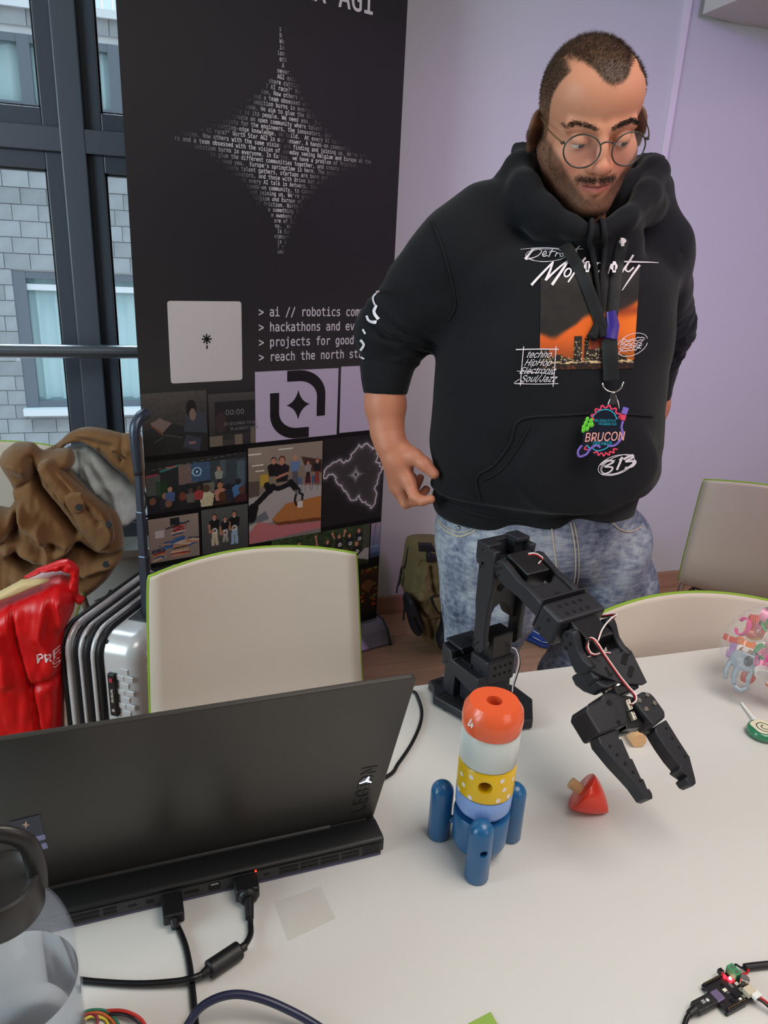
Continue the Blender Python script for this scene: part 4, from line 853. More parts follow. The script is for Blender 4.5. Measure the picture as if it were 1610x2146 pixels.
pL = onM(770, 1700, LidM); pN = onM(815, 1565, LidM)
Ln = math.hypot(pN[0]-pL[0], pN[1]-pL[1])
xb_ = .1635; y0_ = .024; sz = .0300
for i, ch in enumerate('LEGION'):
    v, f = text(ch, .0235, 'sans', off=.0003, sx=1.05, ext=.0003)
    adv = [0, .0165, .0335, .0535, .0605, .080][i]
    w = np.stack([-v[:, 1]+xb_, v[:, 0]+adv+y0_, v[:, 2]+.0004], -1); obj('letter', MB().add(w, f, LidM), m_emb, lid, smooth=0)
b = MB(); cx, cy = xb_-.0085, y0_+.0695
for ang, L_ in ((200, .0085), (320, .0085), (80, .0085)):
    t = math.radians(ang); v, f = stroke([(cx, cy), (cx+math.cos(t)*L_, cy+math.sin(t)*L_)], .0034, .0016); b.add(v+np.array([0, 0, .0012]), f, LidM)
obj('lit_emblem', b, mat('lit_white', '#ffffff', .4, emit=('#dfe8ff', 2.2)), lid, smooth=0)
# sticker on the lid
P = [onM(x, y, LidM) for x, y in ((20, 1722), (84, 1706), (97, 1773), (30, 1795))]
b = MB().prism(P, .0002, .0006, LidM); st = tag(obj('sticker', b, mat('sticker_navy', '#3a3c50', .35), smooth=0), 'dark blue sticker with a small star on the laptop lid', 'sticker')
v4 = [onM(x, y, LidM) for x, y in ((55, 1718), (57, 1726), (62, 1727), (57, 1729), (54, 1735), (52, 1729), (46, 1727), (52, 1725))]; obj('star', MB().prism(v4, .0006, .0009, LidM), mat('sticker_star', '#d8b8a0', .5), st, smooth=0)
for pts in (((75, 1752), (94, 1747), (96, 1756), (77, 1762)), ((78, 1770), (97, 1764), (101, 1775), (80, 1782))): obj('stripe', MB().prism([onM(x, y, LidM) for x, y in pts], .0006, .0009, LidM), mat('sticker_lavender', '#9a9fc8', .5), st, smooth=0)
# ---------------------------------------------------------------- cables
m_cab = mat('cable_black', '#121115', .38); m_plug = mat('plug_black', '#161518', .45, bump=(300, .2))
def tpts(P, z=TZ+.003): return [onz(p[0], p[1], p[2] if len(p) > 2 else z) for p in P]
r_ = .0031
hd_ = thing('hdmi_cable', tuple(onz(385, 1990, TZ)), 'black video cable plugged into the laptop, running down to the bottom edge', 'cable')
x, y = lx(360, 1882); obj('plug', MB().bx(x-.0105, x+.0105, .004, .0165, .001, .030, M=RM), m_plug, hd_, smooth=0, bevel=.002)
obj('strain_relief', MB().cyl(RM@Vector((x, .0095, .030)), RM@Vector((x, .008, .038)), .0045, .0036, n=14), m_plug, hd_)
q = RM@Vector((x, .008, .036)); obj('cord', MB().tube([q]+tpts([(373, 1944), (388, 1980), (397, 2020), (402, 2060), (406, 2100), (411, 2160), (415, 2230)]), r_, 12, res=7), m_cab, hd_, smooth=180)
pc = thing('power_cable', tuple(onz(470, 2010, TZ)), 'black power cable with a thick ferrite bead, plugged into the laptop', 'cable')
x, y = lx(513, 1850); obj('plug', MB().bx(x-.0125, x+.0125, .003, .018, .001, .022, M=RM).cyl(RM@Vector((x, .0105, .022)), RM@Vector((x, .0105, .028)), .0115, .009, n=20), m_plug, pc, bevel=.002)
obj('strain_relief', MB().cyl(RM@Vector((x, .0095, .027)), tpts([(523, 1925, TZ+.006)])[0], .0052, .0044, n=14), m_plug, pc)
f0, f1 = onz(503, 1990, TZ+.009), onz(437, 2034, TZ+.009)
obj('cord', MB().tube([RM@Vector((x, .0095, .034))]+tpts([(525, 1935, TZ+.005), (525, 1958, TZ+.005), (515, 1978, TZ+.007)])+[f0, f1]+tpts([(420, 2044, TZ+.009), (403, 2050, TZ+.010), (370, 2057, TZ+.007), (300, 2062, TZ+.005), (230, 2060, TZ+.004), (158, 2053, TZ+.004), (60, 2035, TZ+.004), (-60, 2010, TZ+.004)]), r_, 12, res=7), m_cab, pc, smooth=180)
dF = (f1-f0).normalized()
obj('ferrite_bead', MB().cyl(f0, f1, .0088, n=24), m_plug, pc, bevel=.0018); obj('strain_relief', MB().cyl(f0-dF*.006, f0, .0042, n=14).cyl(f1, f1+dF*.007, .0055, .0036, n=14), m_plug, pc, kind='stuff')
tag(obj('thick_cable', MB().tube(tpts([(370, 2190, TZ+.008), (395, 2146, TZ+.015), (420, 2112, TZ+.022), (460, 2090, TZ+.026), (505, 2084, TZ+.026), (560, 2097, TZ+.022), (620, 2124, TZ+.014), (665, 2150, TZ+.008), (700, 2175, TZ+.0045), (760, 2205, TZ+.0045)]), .0037, 14, res=7), mat('blue_black_cable', '#2a2d48', .3), smooth=180), 'thick blue-black cable bulging up at the bottom edge of the photo', 'cable')
tag(obj('screen_cable', MB().tube([LM@Vector((.172, .10, .008))]+tpts([(815, 1625), (835, 1600), (862, 1560), (880, 1520), (884, 1490), (876, 1462), (868, 1450), (850, 1448)])+[], .0026, 12, res=7), m_cab, smooth=180), 'black cable curving out from behind the right edge of the laptop', 'cable')
# jumper wires
for nm, col, P, rr in (('green', '#2f7a5e', [(150, 2160), (165, 2130), (190, 2117), (225, 2120), (248, 2146), (255, 2170)], .0013), ('yellow', '#d8c843', [(165, 2160), (172, 2142), (187, 2131), (205, 2131), (222, 2138), (232, 2165)], .0013), ('red', '#c5362e', [(222, 2119), (250, 2118), (275, 2124), (297, 2138), (312, 2165)], .0016), ('black', '#221c24', [(228, 2126), (255, 2126), (278, 2134), (296, 2150), (305, 2170)], .0013), ('orange', '#c8653a', [(150, 2150), (170, 2130), (200, 2122), (222, 2128), (240, 2146), (247, 2170)], .0013), ('maroon', '#8a2440', [(146, 2155), (168, 2133), (196, 2127), (205, 2140), (196, 2165)], .0013)):
    tag(obj('jumper_wire', MB().tube(tpts([(x, y, TZ+.004+.003*math.sin(i)) for i, (x, y) in enumerate(P)]), rr, 8, res=6), mat('wire_'+nm, col, .4), smooth=180), f'thin {nm} jumper wire looping by the foot of the bottle', 'wire', 'jumper wires')
# ---------------------------------------------------------------- water bottle
BX, BYY = -.133, .478
bo = thing('water_bottle', (BX, BYY, TZ), 'clear plastic water bottle with a dark loop cap in front of the laptop', 'bottle')
m_clear = mat('clear_plastic', '#c2cad8', .05, alpha=.13, spec=.8); m_water = mat('water', '#f4f8ff', 0., trans=1., ior=1.16); m_cap = mat('bottle_cap_grey', '#2e2b2b', .32)
BMx = Matrix.Translation((BX, BYY, TZ))
out = [(.001, .0005), (.044, .001), (.0495, .006), (.0505, .03), (.0505, .120), (.049, .140), (.0435, .162), (.033, .181), (.029, .188), (.029, .200)]
inn = [(.0275, .200), (.0275, .188), (.0315, .180), (.042, .161), (.0475, .139), (.049, .120), (.049, .03), (.048, .008), (.042, .003), (.001, .0025)]
def cml(P, n): return [(p.x, p.z) for p in catmull([Vector((r, 0, z)) for r, z in P], [1]*len(P), n)[0]]
obj('body', MB().lathe(cml(out, 4)+cml(inn, 4), 56, BMx), m_clear, bo, smooth=60)
obj('water', MB().lathe([(.0001, .0030), (.0415, .0035), (.0475, .009), (.0488, .03), (.0488, .105), (.0001, .105)], 56, BMx), m_water, bo, smooth=60)
cp = obj('cap', MB().lathe([(.0001, .205), (.022, .205), (.0255, .207), (.0285, .210), (.0310, .209), (.0322, .204), (.0322, .183), (.0312, .181), (.030, .181)], 56, BMx), m_cap, bo, smooth=40)
hpts = [(-.028, 0, .195), (-.0285, 0, .215), (-.025, 0, .236), (-.014, 0, .248), (0, 0, .252), (.014, 0, .248), (.025, 0, .236), (.0285, 0, .215), (.028, 0, .195)]
Ry = BMx@rotz(.1)
obj('carry_loop', MB().tube([Ry@Vector(p) for p in hpts], .0075, 14, res=6, flat=.55, up=(0, 1, 0)), m_cap, bo, smooth=180)
# ---------------------------------------------------------------- transparent film square and green note
P = [onz(x, y, TZ) for x, y in ((575, 1891), (673, 1858), (703, 1925), (604, 1973))]
tag(obj('plastic_film', MB().add([(p.x, p.y, TZ+.0003) for p in P]+[(p.x, p.y, TZ+.001) for p in P], [(3, 2, 1, 0), (4, 5, 6, 7), (0, 1, 5, 4), (1, 2, 6, 5), (2, 3, 7, 6), (3, 0, 4, 7)]), mat('clear_film', '#e2dcd6', .10, alpha=.22), smooth=0, recalc=True), 'clear square plastic film lying flat behind the power plug', 'film')
P = [onz(x, y, TZ) for x, y in ((975, 2150), (1028, 2122), (1044, 2150), (1060, 2185), (990, 2190))]
tag(obj('green_note', MB().prism([(p.x, p.y) for p in P], TZ+.0003, TZ+.0012), mat('note_green', '#8fb04e', .6), smooth=0), 'corner of a green paper note at the bottom edge', 'paper')
# ---------------------------------------------------------------- toy rocket
m_rb = mat('toy_dark_blue', '#1f5f92', .32, coat=.3, noise=(30, .04)); m_lb = mat('toy_light_blue', '#86a6e4', .38, coat=.2); m_ye = mat('toy_yellow', '#e2b60e', .34, coat=.3, noise=(60, .03)); m_wh = mat('toy_white', '#cfd4d2', .36, coat=.2); m_or = mat('toy_orange', '#ec6238', .3, coat=.3); m_dot = mat('toy_white_dot', '#f0e2da', .4); m_wood = mat('raw_beech', '#d9ab7c', .6, noise=(20, .08, (1, 1, 6)))
RX, RY_ = .3335, .618; rR = .0325
def rz(px, py, r=rR): return ony(px, py, RY_-r*.92).z
zt0, z1_, z2_, z3_, z4_, z5_ = TZ+.010, rz(1008, 1738), rz(1012, 1690), rz(1016, 1628), rz(1025, 1563), None
# measured stack heights
zt = ony(1038, 1500, RY_-.026).z
rk = thing('toy_rocket', (RX, RY_, TZ), 'wooden toy rocket base with three dark blue booster legs', 'toy')
RMx = Matrix.Translation((RX, RY_, 0))
def disc(name, prof, m, label, hole=.0075, n=64):
    """prof outer (r,z) from bottom to top, hole down the middle"""
    pr = [(hole, prof[0][1])]+prof+[(hole, prof[-1][1])]
    o = obj(name, MB().lathe(pr, n, RMx, close=True), m, smooth=50); return tag(o, label, 'toy', 'stacking pieces of the toy rocket') if label else o
o = disc('base_ring', [(.024, zt0), (.0295, zt0+.004), (.0315, zt0+.010), (.0325, z1_-.002), (.0315, z1_)], m_rb, None); adopt(o, rk)
g = .0006
q_ = disc('rocket_piece', [(.014, z1_+g), (.022, z1_+.0008), (.0285, z1_+.006), (.0318, z1_+.012), (.0323, z2_-.002), (.0315, z2_)], m_lb, 'light blue bowl-shaped wooden piece on the rocket base')
yel = disc('rocket_piece', [(.0312, z2_+g), (.0325, z2_+.002), (.0325, z3_-.002), (.0312, z3_)], m_ye, 'yellow wooden ring with white dots and a side hole in the rocket stack')
dirc = (Vector((0, 0, 0))-Vector((RX, RY_, 0))).normalized()
hz = ony(1017, 1653, RY_-rR*.9); hd2 = Vector((hz.x-RX, hz.y-RY_, 0)).normalized()
cut(yel, MB().cyl(Vector((RX, RY_, hz.z))+hd2*.008, Vector((RX, RY_, hz.z))+hd2*.05, .0078, n=28))
wt = disc('rocket_piece', [(.0310, z3_+g), (.0323, z3_+.002), (.0325, z4_-.004), (.0305, z4_)], m_wh, 'white wooden ring in the rocket stack')
ora = disc('rocket_piece', [(.0312, z4_+g), (.0328, z4_+.004), (.0338, z4_+.014), (.0325, z4_+.026), (.029, zt-.003), (.0272, zt)], m_or, 'orange wooden piece marked 4 on top of the rocket stack', hole=.0088)
obj('dowel_pin', MB().cyl((RX, RY_, zt0), (RX, RY_, z4_+.006), .007, n=20), m_rb, rk)
legs_ = [onz(1005, 1849), onz(930, 1750), onz(1073, 1760)]
for i, (x, y) in enumerate(((.3155, .5800), (.2965, .6500), (.3790, .6270))):
    zt2 = TZ+.078
    v = [(.0001, TZ+.0004), (.0125, TZ+.0004), (.0135, TZ+.002), (.0135, zt2-.0135)]+[(.0135*math.cos(t), zt2-.0135+.0135*math.sin(t)) for t in np.linspace(.15, math.pi/2-.001, 9)]
    lg = obj('leg', MB().lathe(v, 36, Matrix.Translation((x, y, 0))), m_rb, rk, smooth=60)
    if i == 0:
        hz = ony(1014, 1790, y-.0125); dd = Vector((hz.x-x, hz.y-y, 0)).normalized(); cut(lg, MB().cyl(Vector((x, y, hz.z))+dd*.003, Vector((x, y, hz.z))+dd*.03, .0044, n=20))
    obj('leg_peg', MB().cyl((x, y, TZ+.03), (RX+(x-RX)*.4, RY_+(y-RY_)*.4, TZ+.03), .0045, n=12), m_rb, rk)
bpy.context.view_layer.update()
def disc_decal(px, py, y, r, n=16):
    c = ony(px, py, y); return [(c.x, y, c.z)]+[(c.x+r*math.cos(2*math.pi*i/n), y, c.z+r*math.sin(2*math.pi*i/n)) for i in range(n)], [(0, 1+i, 1+(i+1) % n) for i in range(n)]
dots = [(968, 1621), (988, 1629), (972, 1644), (962, 1652), (985, 1671), (1053, 1637), (1057, 1655), (1044, 1678), (1065, 1668), (1075, 1632), (957, 1606), (1000, 1690)]
dg = bpy.context.evaluated_depsgraph_get(); tree = BVHTree.FromObject(yel, dg)
for px, py in dots[:10]:
    r = Vector(ray(px, py)); hit = tree.ray_cast(Vector(CAM), r)
    if hit[0] is None: continue
    c, n_ = hit[0], Vector((hit[0].x-RX, hit[0].y-RY_, 0)).normalized(); t_ = Vector((0, 0, 1)).cross(n_); v = []; m_ = 14
    for k in range(m_+1):
        a = 2*math.pi*k/m_; rr = 0 if k == m_ else .0030; p = c+t_*rr*math.cos(a)+Vector((0, 0, 1))*rr*math.sin(a); rad = Vector((p.x-RX, p.y-RY_, 0)); L_ = .0328/rad.length; v.append((RX+rad.x*L_, RY_+rad.y*L_, p.z))
    obj('dot', MB().add(v, [(m_, k, (k+1) % m_) for k in range(m_)]), m_dot, yel, smooth=0)
tree = BVHTree.FromObject(ora, dg); nb = MB()
for pts in ([(.50, 1.), (.27, .66), (.04, .32)], [(.04, .32), (.25, .31), (.50, .30), (.74, .29)], [(.56, .62), (.54, .40), (.52, .20), (.50, 0)]):
    v, f = stroke([(980+a*17, 1526-b*19) for a, b in pts], 3.4, res=4); w = []
    for x, z, _ in v:
        r = Vector(ray(x, z)); hit = tree.ray_cast(Vector(CAM), r); w.append(hit[0]-r*.0009)
    nb.add(w, f)
obj('numeral', nb, mat('toy_print_white', '#f3dfe0', .4), ora, smooth=0)
# ---------------------------------------------------------------- nose cone lying on the table, dowel
m_nose = mat('toy_red', '#e03218', .3, coat=.35)
apex = onz(1276, 1703, TZ+.004); bc = onz(1217, 1656, TZ+.0245); ax = (apex-bc); Ln = ax.length; ax.normalize()
NMx = frame(bc, z=ax, x=ax.orthogonal()); R0 = .0265
v = [(.0001, 0), (R0-.0015, 0), (R0, .0012)]+[(R0*(1-t**1.45)**.85+.0004, t*(Ln-.001)+.0012*(1-t)) for t in np.linspace(.06, 1, 16)]+[(.0001, Ln)]
cone = obj('cone', MB().lathe(v, 44, NMx), m_nose, None, smooth=60)
nose = thing('toy_nose_cone', (bc.x, bc.y, TZ), 'red wooden rocket nose cone with peg lying on its side', 'toy'); adopt(cone, nose)
obj('peg', MB().cyl(bc-ax*.016, bc+ax*.002, .0072, n=24), m_wood, nose, bevel=.0008)
e0 = onz(1340, 1553, TZ+.0115); e1 = onz(1322, 1527, TZ+.0115); dd = (e1-e0).normalized(); dd.z = 0
tag(obj('wooden_dowel', MB().cyl(e0, e0+dd*.075, .0113, n=32), m_wood, bevel=.0006), 'short plain wooden dowel lying under the gripper', 'dowel')
# ---------------------------------------------------------------- desktop robot arm (3D-printed black links, servo joints)
m_rp = mat('printed_black', '#232329', .42, bump=(900, .12), spec=.45); m_rs = mat('servo_black', '#17171a', .35); m_hole = mat('screw_hole', '#020203', .8); m_hornm = mat('servo_horn', '#b9b4ae', .25, metal=1.); m_conn = mat('connector_white', '#e6ddcf', .5); m_grp = mat('grey_print', '#4e564f', .5)
m_wr = mat('servo_wire_red', '#c0161e', .4); m_ww = mat('servo_wire_white', '#eae2e4', .4); m_wk = mat('servo_wire_black', '#111013', .4)
fa = math.radians(-74); fV = Vector((math.cos(fa), math.sin(fa), 0)); wV = fV.cross(Vector((0, 0, 1)))
AO = Vector((.459, .854, 0)); AM = frame(AO, x=fV, y=(0, 0, 1)); HW = .0375      # x forward, y up, z towards near side
arm = thing('robot_arm', (.45, .88, TZ), 'black 3D-printed robot arm with open two-finger gripper on the white table', 'robot arm')
def cc(k, *pts):
    s, ox, oy = {2: (7.155, 890, 1120), 3: (7.318, 890, 1300), 4: (5.75, 1020, 1130), 5: (6.44, 1150, 1270), 6: (5.963, 1210, 1420)}[k]
    return [(ox+x/s, oy+y/s) for x, y in pts]
def tr(M, off, pts): return [onM(x, y, M, off) for x, y in pts]
# base
bpz = TZ+.018
P = [(.389, .945), (.391, .929), (.382, .903), (.430, .818), (.505, .812), (.530, .862), (.520, .900), (.47, .962), (.413, .952)]
base = obj('base', MB().prism(P, TZ+.003, bpz), m_rp, arm, bevel=.002)
for x, y in ((.40, .93), (.40, .89), (.44, .835), (.50, .83), (.51, .88)): obj('rubber_foot', MB().cyl((x, y, TZ), (x, y, TZ+.004), .006, n=14), m_rs, base)
e1 = (Vector((.427, .822, 0))-Vector((.382, .903, 0))).normalized(); e2 = Vector((-e1.y, e1.x, 0)); B_ = MB()
for i in range(7):
    for j in range(4):
        p = Vector((.386, .907, 0))+e1*(.012+i*.0095-.004*0)+e2*(.006+j*.0095)+e1*(j*.0015-.006)
        B_.box((0, 0, 0), (.0052, .0056, .0012), frame((p.x, p.y, bpz+.0001), x=e1, y=e2))
cut_in = base; me_ = B_
_bp = obj('vent_recess', B_, m_hole, base, smooth=0); _bp['kind'] = 'stuff'
q = onz(*cc(3, (205, 940))[0], bpz); obj('screw_hole', MB().cyl((q.x, q.y, bpz-.002), (q.x, q.y, bpz+.0006), .0052, n=18), m_hole, base)
# base column and rear servo holder
obj('column', MB().bx(-.078, -.052, TZ+.016, TZ+.066, -.012, .036, M=AM).bx(-.052, .004, TZ+.016, TZ+.072, -.026, .024, M=AM), m_rp, arm, smooth=0, bevel=.002)
P = tr(AM, .040, [(927, 1346), (946, 1366), (947, 1383), (994, 1419), (1003, 1424), (1003, 1446), (985, 1452), (925, 1388)])
hold = obj('pan_bracket', MB().prism(P, -.022, .040, AM), m_rp, arm, bevel=.0018)
obj('cap', MB().bx(-.083, -.044, .8405, .8455, -.018, .034, M=AM), m_rp, hold, smooth=0, bevel=.002)
q = AM@Vector((-.062, .846, .006)); obj('screw_hole', MB().cyl(q-Vector((0, 0, .003)), q+Vector((0, 0, .0004)), .0068, n=20), m_hole, hold)
for px_, py_ in cc(3, (335, 630), (585, 490)): 
    a_, b2 = onM(px_, py_, AM, .0402); obj('screw_hole', MB().cyl(AM@Vector((a_, b2, .039)), AM@Vector((a_, b2, .0406)), .0018, n=10), m_hole, hold)
obj('servo', MB().bx(-.048, -.024, .800, .826, -.012, .03, M=AM), m_rs, hold, smooth=0, bevel=.001)
# shoulder servo and box with its two rows of slots
sb = obj('shoulder_bracket', MB().bx(-.032, .008, .806, .846, -.0275, .0265, M=AM), m_rp, arm, smooth=0, bevel=.003)
for i in range(4):
    for j in range(2):
        c = AM@Vector((.0083, .8335-j*.0125, .0115-i*.0098)); obj('slot', MB().box((0, 0, 0), (.0038, .0038, .0010), frame(c, z=fV, x=(wV+Vector((0, 0, 1)))).copy()), m_hole, sb, smooth=0)
q = AM@Vector((-.006, .825, .0268)); obj('screw_hole', MB().cyl(q-wV*.001, q+wV*.0004, .0022, n=12), m_hole, sb)
obj('shoulder_servo', MB().bx(-.026, .004, .840, .885, -.021, .018, M=AM), m_rs, arm, smooth=0, bevel=.0022)
S_ = AM@Vector((-.012, .870, 0))
for s in (1, -1): obj('servo_horn', MB().cyl(S_+wV*(.018*s), S_+wV*(.028*s), .0105, n=24), m_hornm, arm)
# upper arm
UN = tr(AM, HW, cc(2, (925, 185), (905, 420), (862, 680), (800, 880), (765, 1100), (740, 1400), (715, 1600), (725, 1700), (770, 1770), (820, 1790), (880, 1740), (895, 1500), (930, 1250), (960, 1050), (1015, 860), (1030, 640), (1045, 420), (1075, 270), (1000, 235)))
ua = obj('upper_arm', MB().prism(UN, .028, HW, AM), m_rp, arm, smooth=30, bevel=.0022); obj('side_plate', MB().prism(UN, -HW, -.028, AM), m_rp, ua, smooth=30, bevel=.0022)
zmin = .925
web = [(-.030, .93), (-.030, 1.000), (.030, 1.000), (.030, .93), (.026, .90), (.022, .905), (.012, .925), (0, .932), (-.012, .925), (-.022, .905), (-.026, .90)]
WMx = frame(AO, x=wV, y=(0, 0, 1))                       # x = w, y up, z = -f... used for front-facing plates
sg = 1 if Vector(WMx.col[2][:3]).dot(fV) > 0 else -1
s0, s1 = -.030, -.006
obj('arch_web', MB().prism(web, sg*s0, sg*s1, WMx), m_rp, ua, smooth=30, bevel=.002)
obj('round_recess', MB().cyl(AM@Vector((s1-.001, .956, .006)), AM@Vector((s1+.0005, .956, .006)), .006, n=18), m_hole, ua)
for zz, ss in ((.998, -.016), (.972, -.018)):
    q = AM@Vector((ss+.0, zz+.018, HW)); obj('screw_hole', MB().cyl(q-wV*.001, q+wV*.0005, .0019, n=10), m_hole, ua)
for px_, py_ in cc(2, (738, 1570), (797, 1620), (760, 1648), (728, 1675), (790, 1730)):
    a_, b2 = onM(px_, py_, AM, HW); obj('screw_hole', MB().cyl(AM@Vector((a_, b2, HW-.001)), AM@Vector((a_, b2, HW+.0005)), .0023, n=12), m_hole, ua)
top = obj('elbow_bracket', MB().bx(-.030, -.004, .998, 1.0265, .012, HW, M=AM).bx(-.030, -.004, 1.004, 1.0265, -.034, -.010, M=AM).bx(-.032, -.020, .990, 1.0255, -.034, .034, M=AM), m_rp, arm, smooth=0, bevel=.0025)
obj('lid', MB().bx(-.026, .002, 1.024, 1.031, -.033, -.010, M=AM), m_rp, top, smooth=0, bevel=.002)
# forearm
E_ = AM@Vector((.020, .996, 0)); Wp = AM@Vector((.149, .957, 0)); FM = frame(E_, x=(Wp-E_), z=wV)
obj('elbow_servo', MB().bx(-.012, .034, -.020, .020, -.020, .020, M=FM), m_rs, arm, smooth=0, bevel=.002)
for s in (1, -1): obj('servo_horn', MB().cyl(FM@Vector((0, 0, .020*s)), FM@Vector((0, 0, .028*s)), .0105, n=24), m_hornm, arm)
FNp = tr(FM, HW, cc(4, (85, 310), (108, 266), (150, 250), (200, 268), (245, 320), (385, 500), (490, 580), (600, 700), (715, 850), (655, 1015), (560, 900), (430, 750), (330, 670), (180, 545), (100, 420)))
far_ = obj('forearm', MB().prism(FNp, .028, HW, FM), m_rp, arm, smooth=30, bevel=.0022); obj('side_plate', MB().prism(FNp, -HW, -.028, FM), m_rp, far_, smooth=30, bevel=.0022)
ymid = .004
tw = [(.045, -.030), (.045, .030), (.095, .030), (.095, -.030)]
FT = frame(FM@Vector((0, 0, 0)), x=FM.to_3x3()@Vector((1, 0, 0)), y=wV)   # x along, y across; z down
zs = 1 if Vector(FT.col[2][:3]).dot(Vector(FM.col[1][:3])) > 0 else -1
pw_ = [(.034, -.032), (.048, -.012), (.048, .014), (.036, .032), (.1, .032), (.1, -.032)]
obj('web', MB().prism(pw_, zs*-.012, zs*.0125, FT), m_rp, far_, smooth=0, bevel=.003)
obj('round_recess', MB().cyl(FM@Vector((.074, .012, -.003)), FM@Vector((.074, .0131, -.003)), .0062, n=20), m_hole, far_)
for px_, py_ in cc(4, (120, 298), (170, 350), (130, 362), (98, 372), (145, 432)):
    a_, b2 = onM(px_, py_, FM, HW); obj('screw_hole', MB().cyl(FM@Vector((a_, b2, HW-.001)), FM@Vector((a_, b2, HW+.0005)), .0023, n=12), m_hole, far_)
wb = obj('wrist_bracket', MB().bx(.086, .122, -.022, .0205, -.041, .041, M=FM), m_rp, arm, smooth=0, bevel=.004)
for i in range(4):
    for j in range(2): obj('slot', MB().box((.098+j*.014, .0206, .021-i*.0122), (.0045, .0010, .0045), FM), m_hole, wb, smooth=0)
for xx, yy in ((.104, .008), (.096, -.014)): obj('screw_hole', MB().cyl(FM@Vector((xx, yy, .040)), FM@Vector((xx, yy, .0416)), .0024, n=12), m_hole, wb)
obj('wrist_servo', MB().bx(.118, .156, -.018, .015, -.022, .022, M=FM), m_rs, arm, smooth=0, bevel=.002)
obj('back_plate', MB().bx(.083, .086, -.020, .026, -.040, .040, M=FM), m_rp, wb, smooth=0, bevel=.001)
for s in (1, -1): obj('servo_horn', MB().cyl(Wp+wV*.022*s, Wp+wV*.028*s, .0105, n=24), m_hornm, arm)
# hand: fork and top plate
TP = AM@Vector((.308, .837, 0)); gV = (TP-Wp).normalized(); GM = frame(Wp, x=gV, y=wV)        # z axis points down and back
up_ = -1.0
HN = frame(Wp, x=gV, z=wV)
HNp = tr(HN, HW, cc(5, (168, 400), (200, 345), (270, 320), (330, 345), (362, 430), (400, 600), (470, 720), (580, 830), (520, 905), (400, 930), (350, 900), (300, 790), (230, 600), (185, 500)))
hand = obj('hand', MB().prism(HNp, .0275, HW, HN), m_rp, arm, smooth=30, bevel=.0022); obj('side_plate', MB().prism(HNp, -HW, -.0275, HN), m_rp, hand, smooth=30, bevel=.0022)
PL = tr(GM, -.014, cc(5, (560, 690), (900, 645), (1060, 590), (1120, 595), (1335, 1030), (1290, 1055), (1000, 1050), (700, 930), (560, 850)))
pl = obj('hand_plate', MB().prism(PL, -.014, -.009, GM), m_rp, hand, smooth=0, bevel=.001)
B_ = MB().bx(.030, .060, -.032, .032, -.010, .014, M=GM); obj('knuckle_block', B_, m_rp, hand, smooth=0, bevel=.004)
BL = tr(HN, .02, cc(5, (370, 930), (430, 1050), (540, 1135), (690, 1190), (760, 1130), (860, 1080), (700, 950), (500, 850)))
obj('belly', MB().prism(BL, -.028, .030, HN), m_rp, hand, smooth=30, bevel=.003)
for hx in ([(975, 770), (1000, 650), (1035, 632), (1080, 680), (1045, 805)], [(1060, 935), (1085, 820), (1120, 800), (1162, 840), (1120, 972)], [(752, 825), (790, 815), (830, 900), (868, 905), (870, 940), (820, 960)]):
    obj('cutout', MB().prism(tr(GM, -.0142, cc(5, *hx)), -.0145, -.0135, GM), m_hole, pl, smooth=0)
for px_, py_ in cc(5, (238, 390), (180, 455), (290, 515), (232, 568)):
    a_, b2 = onM(px_, py_, HN, HW); obj('screw_hole', MB().cyl(HN@Vector((a_, b2, HW-.001)), HN@Vector((a_, b2, HW+.0005)), .0028, n=12), m_hole, hand)
FP = tr(HN, -HW, cc(5, (790, 280), (850, 350), (900, 470), (1000, 560), (1060, 590), (1000, 640), (900, 640), (800, 400), (740, 300)))
obj('far_fork', MB().prism(FP, -HW, -.029, HN), m_rp, hand, smooth=30, bevel=.002)
q0, q1 = GM@Vector((.062, .004, 0)), GM@Vector((.074, .004, 0)); obj('roll_horn', MB().cyl(q0, q1, .0125, n=28), m_hornm, arm)
obj('roll_servo', MB().bx(.050, .085, -.024, .014, -.010, .014, M=GM), m_rs, arm, smooth=0, bevel=.002)
# gripper
gz = -.006
J1 = tr(GM, gz, cc(6, (80, 440), (100, 365), (270, 280), (300, 225), (345, 200), (430, 195), (590, 250), (590, 320), (612, 600), (500, 645), (530, 765), (560, 765), (665, 1010), (690, 1010), (805, 1262), (830, 1260), (880, 1390), (905, 1385), (940, 1450), (950, 1510), (910, 1525), (860, 1510), (740, 1340), (640, 1230), (480, 1060), (290, 830), (262, 740)))
gr = thing('g', (0, 0, 0), 'x', 'x'); bpy.data.objects.remove(gr)
body_p = tr(GM, gz, cc(6, (80, 440), (100, 365), (270, 280), (300, 225), (345, 200), (430, 195), (590, 250), (600, 320), (612, 600), (500, 645), (265, 735)))
fj = obj('fixed_jaw', MB().prism(tr(GM, gz, cc(6, (262, 735), (500, 645), (530, 765), (560, 765), (665, 1010), (690, 1010), (805, 1262), (830, 1260), (880, 1390), (905, 1385), (940, 1450), (950, 1510), (910, 1525), (860, 1510), (740, 1340), (640, 1230), (480, 1060), (290, 830))), gz, gz+.018, GM), m_rp, arm, smooth=0, bevel=.0012)
gb = obj('gripper_body', MB().prism(body_p, gz-.004, gz+.030, GM), m_rp, arm, smooth=0, bevel=.003)
for px_, py_, r in ((*cc(6, (400, 315))[0], .0036), (*cc(6, (520, 560))[0], .0030)):
    a_, b2 = onM(px_, py_, GM, gz-.004); obj('screw_hole', MB().cyl(GM@Vector((a_, b2, gz-.003)), GM@Vector((a_, b2, gz-.0046)), r, n=16), m_hole, gb)
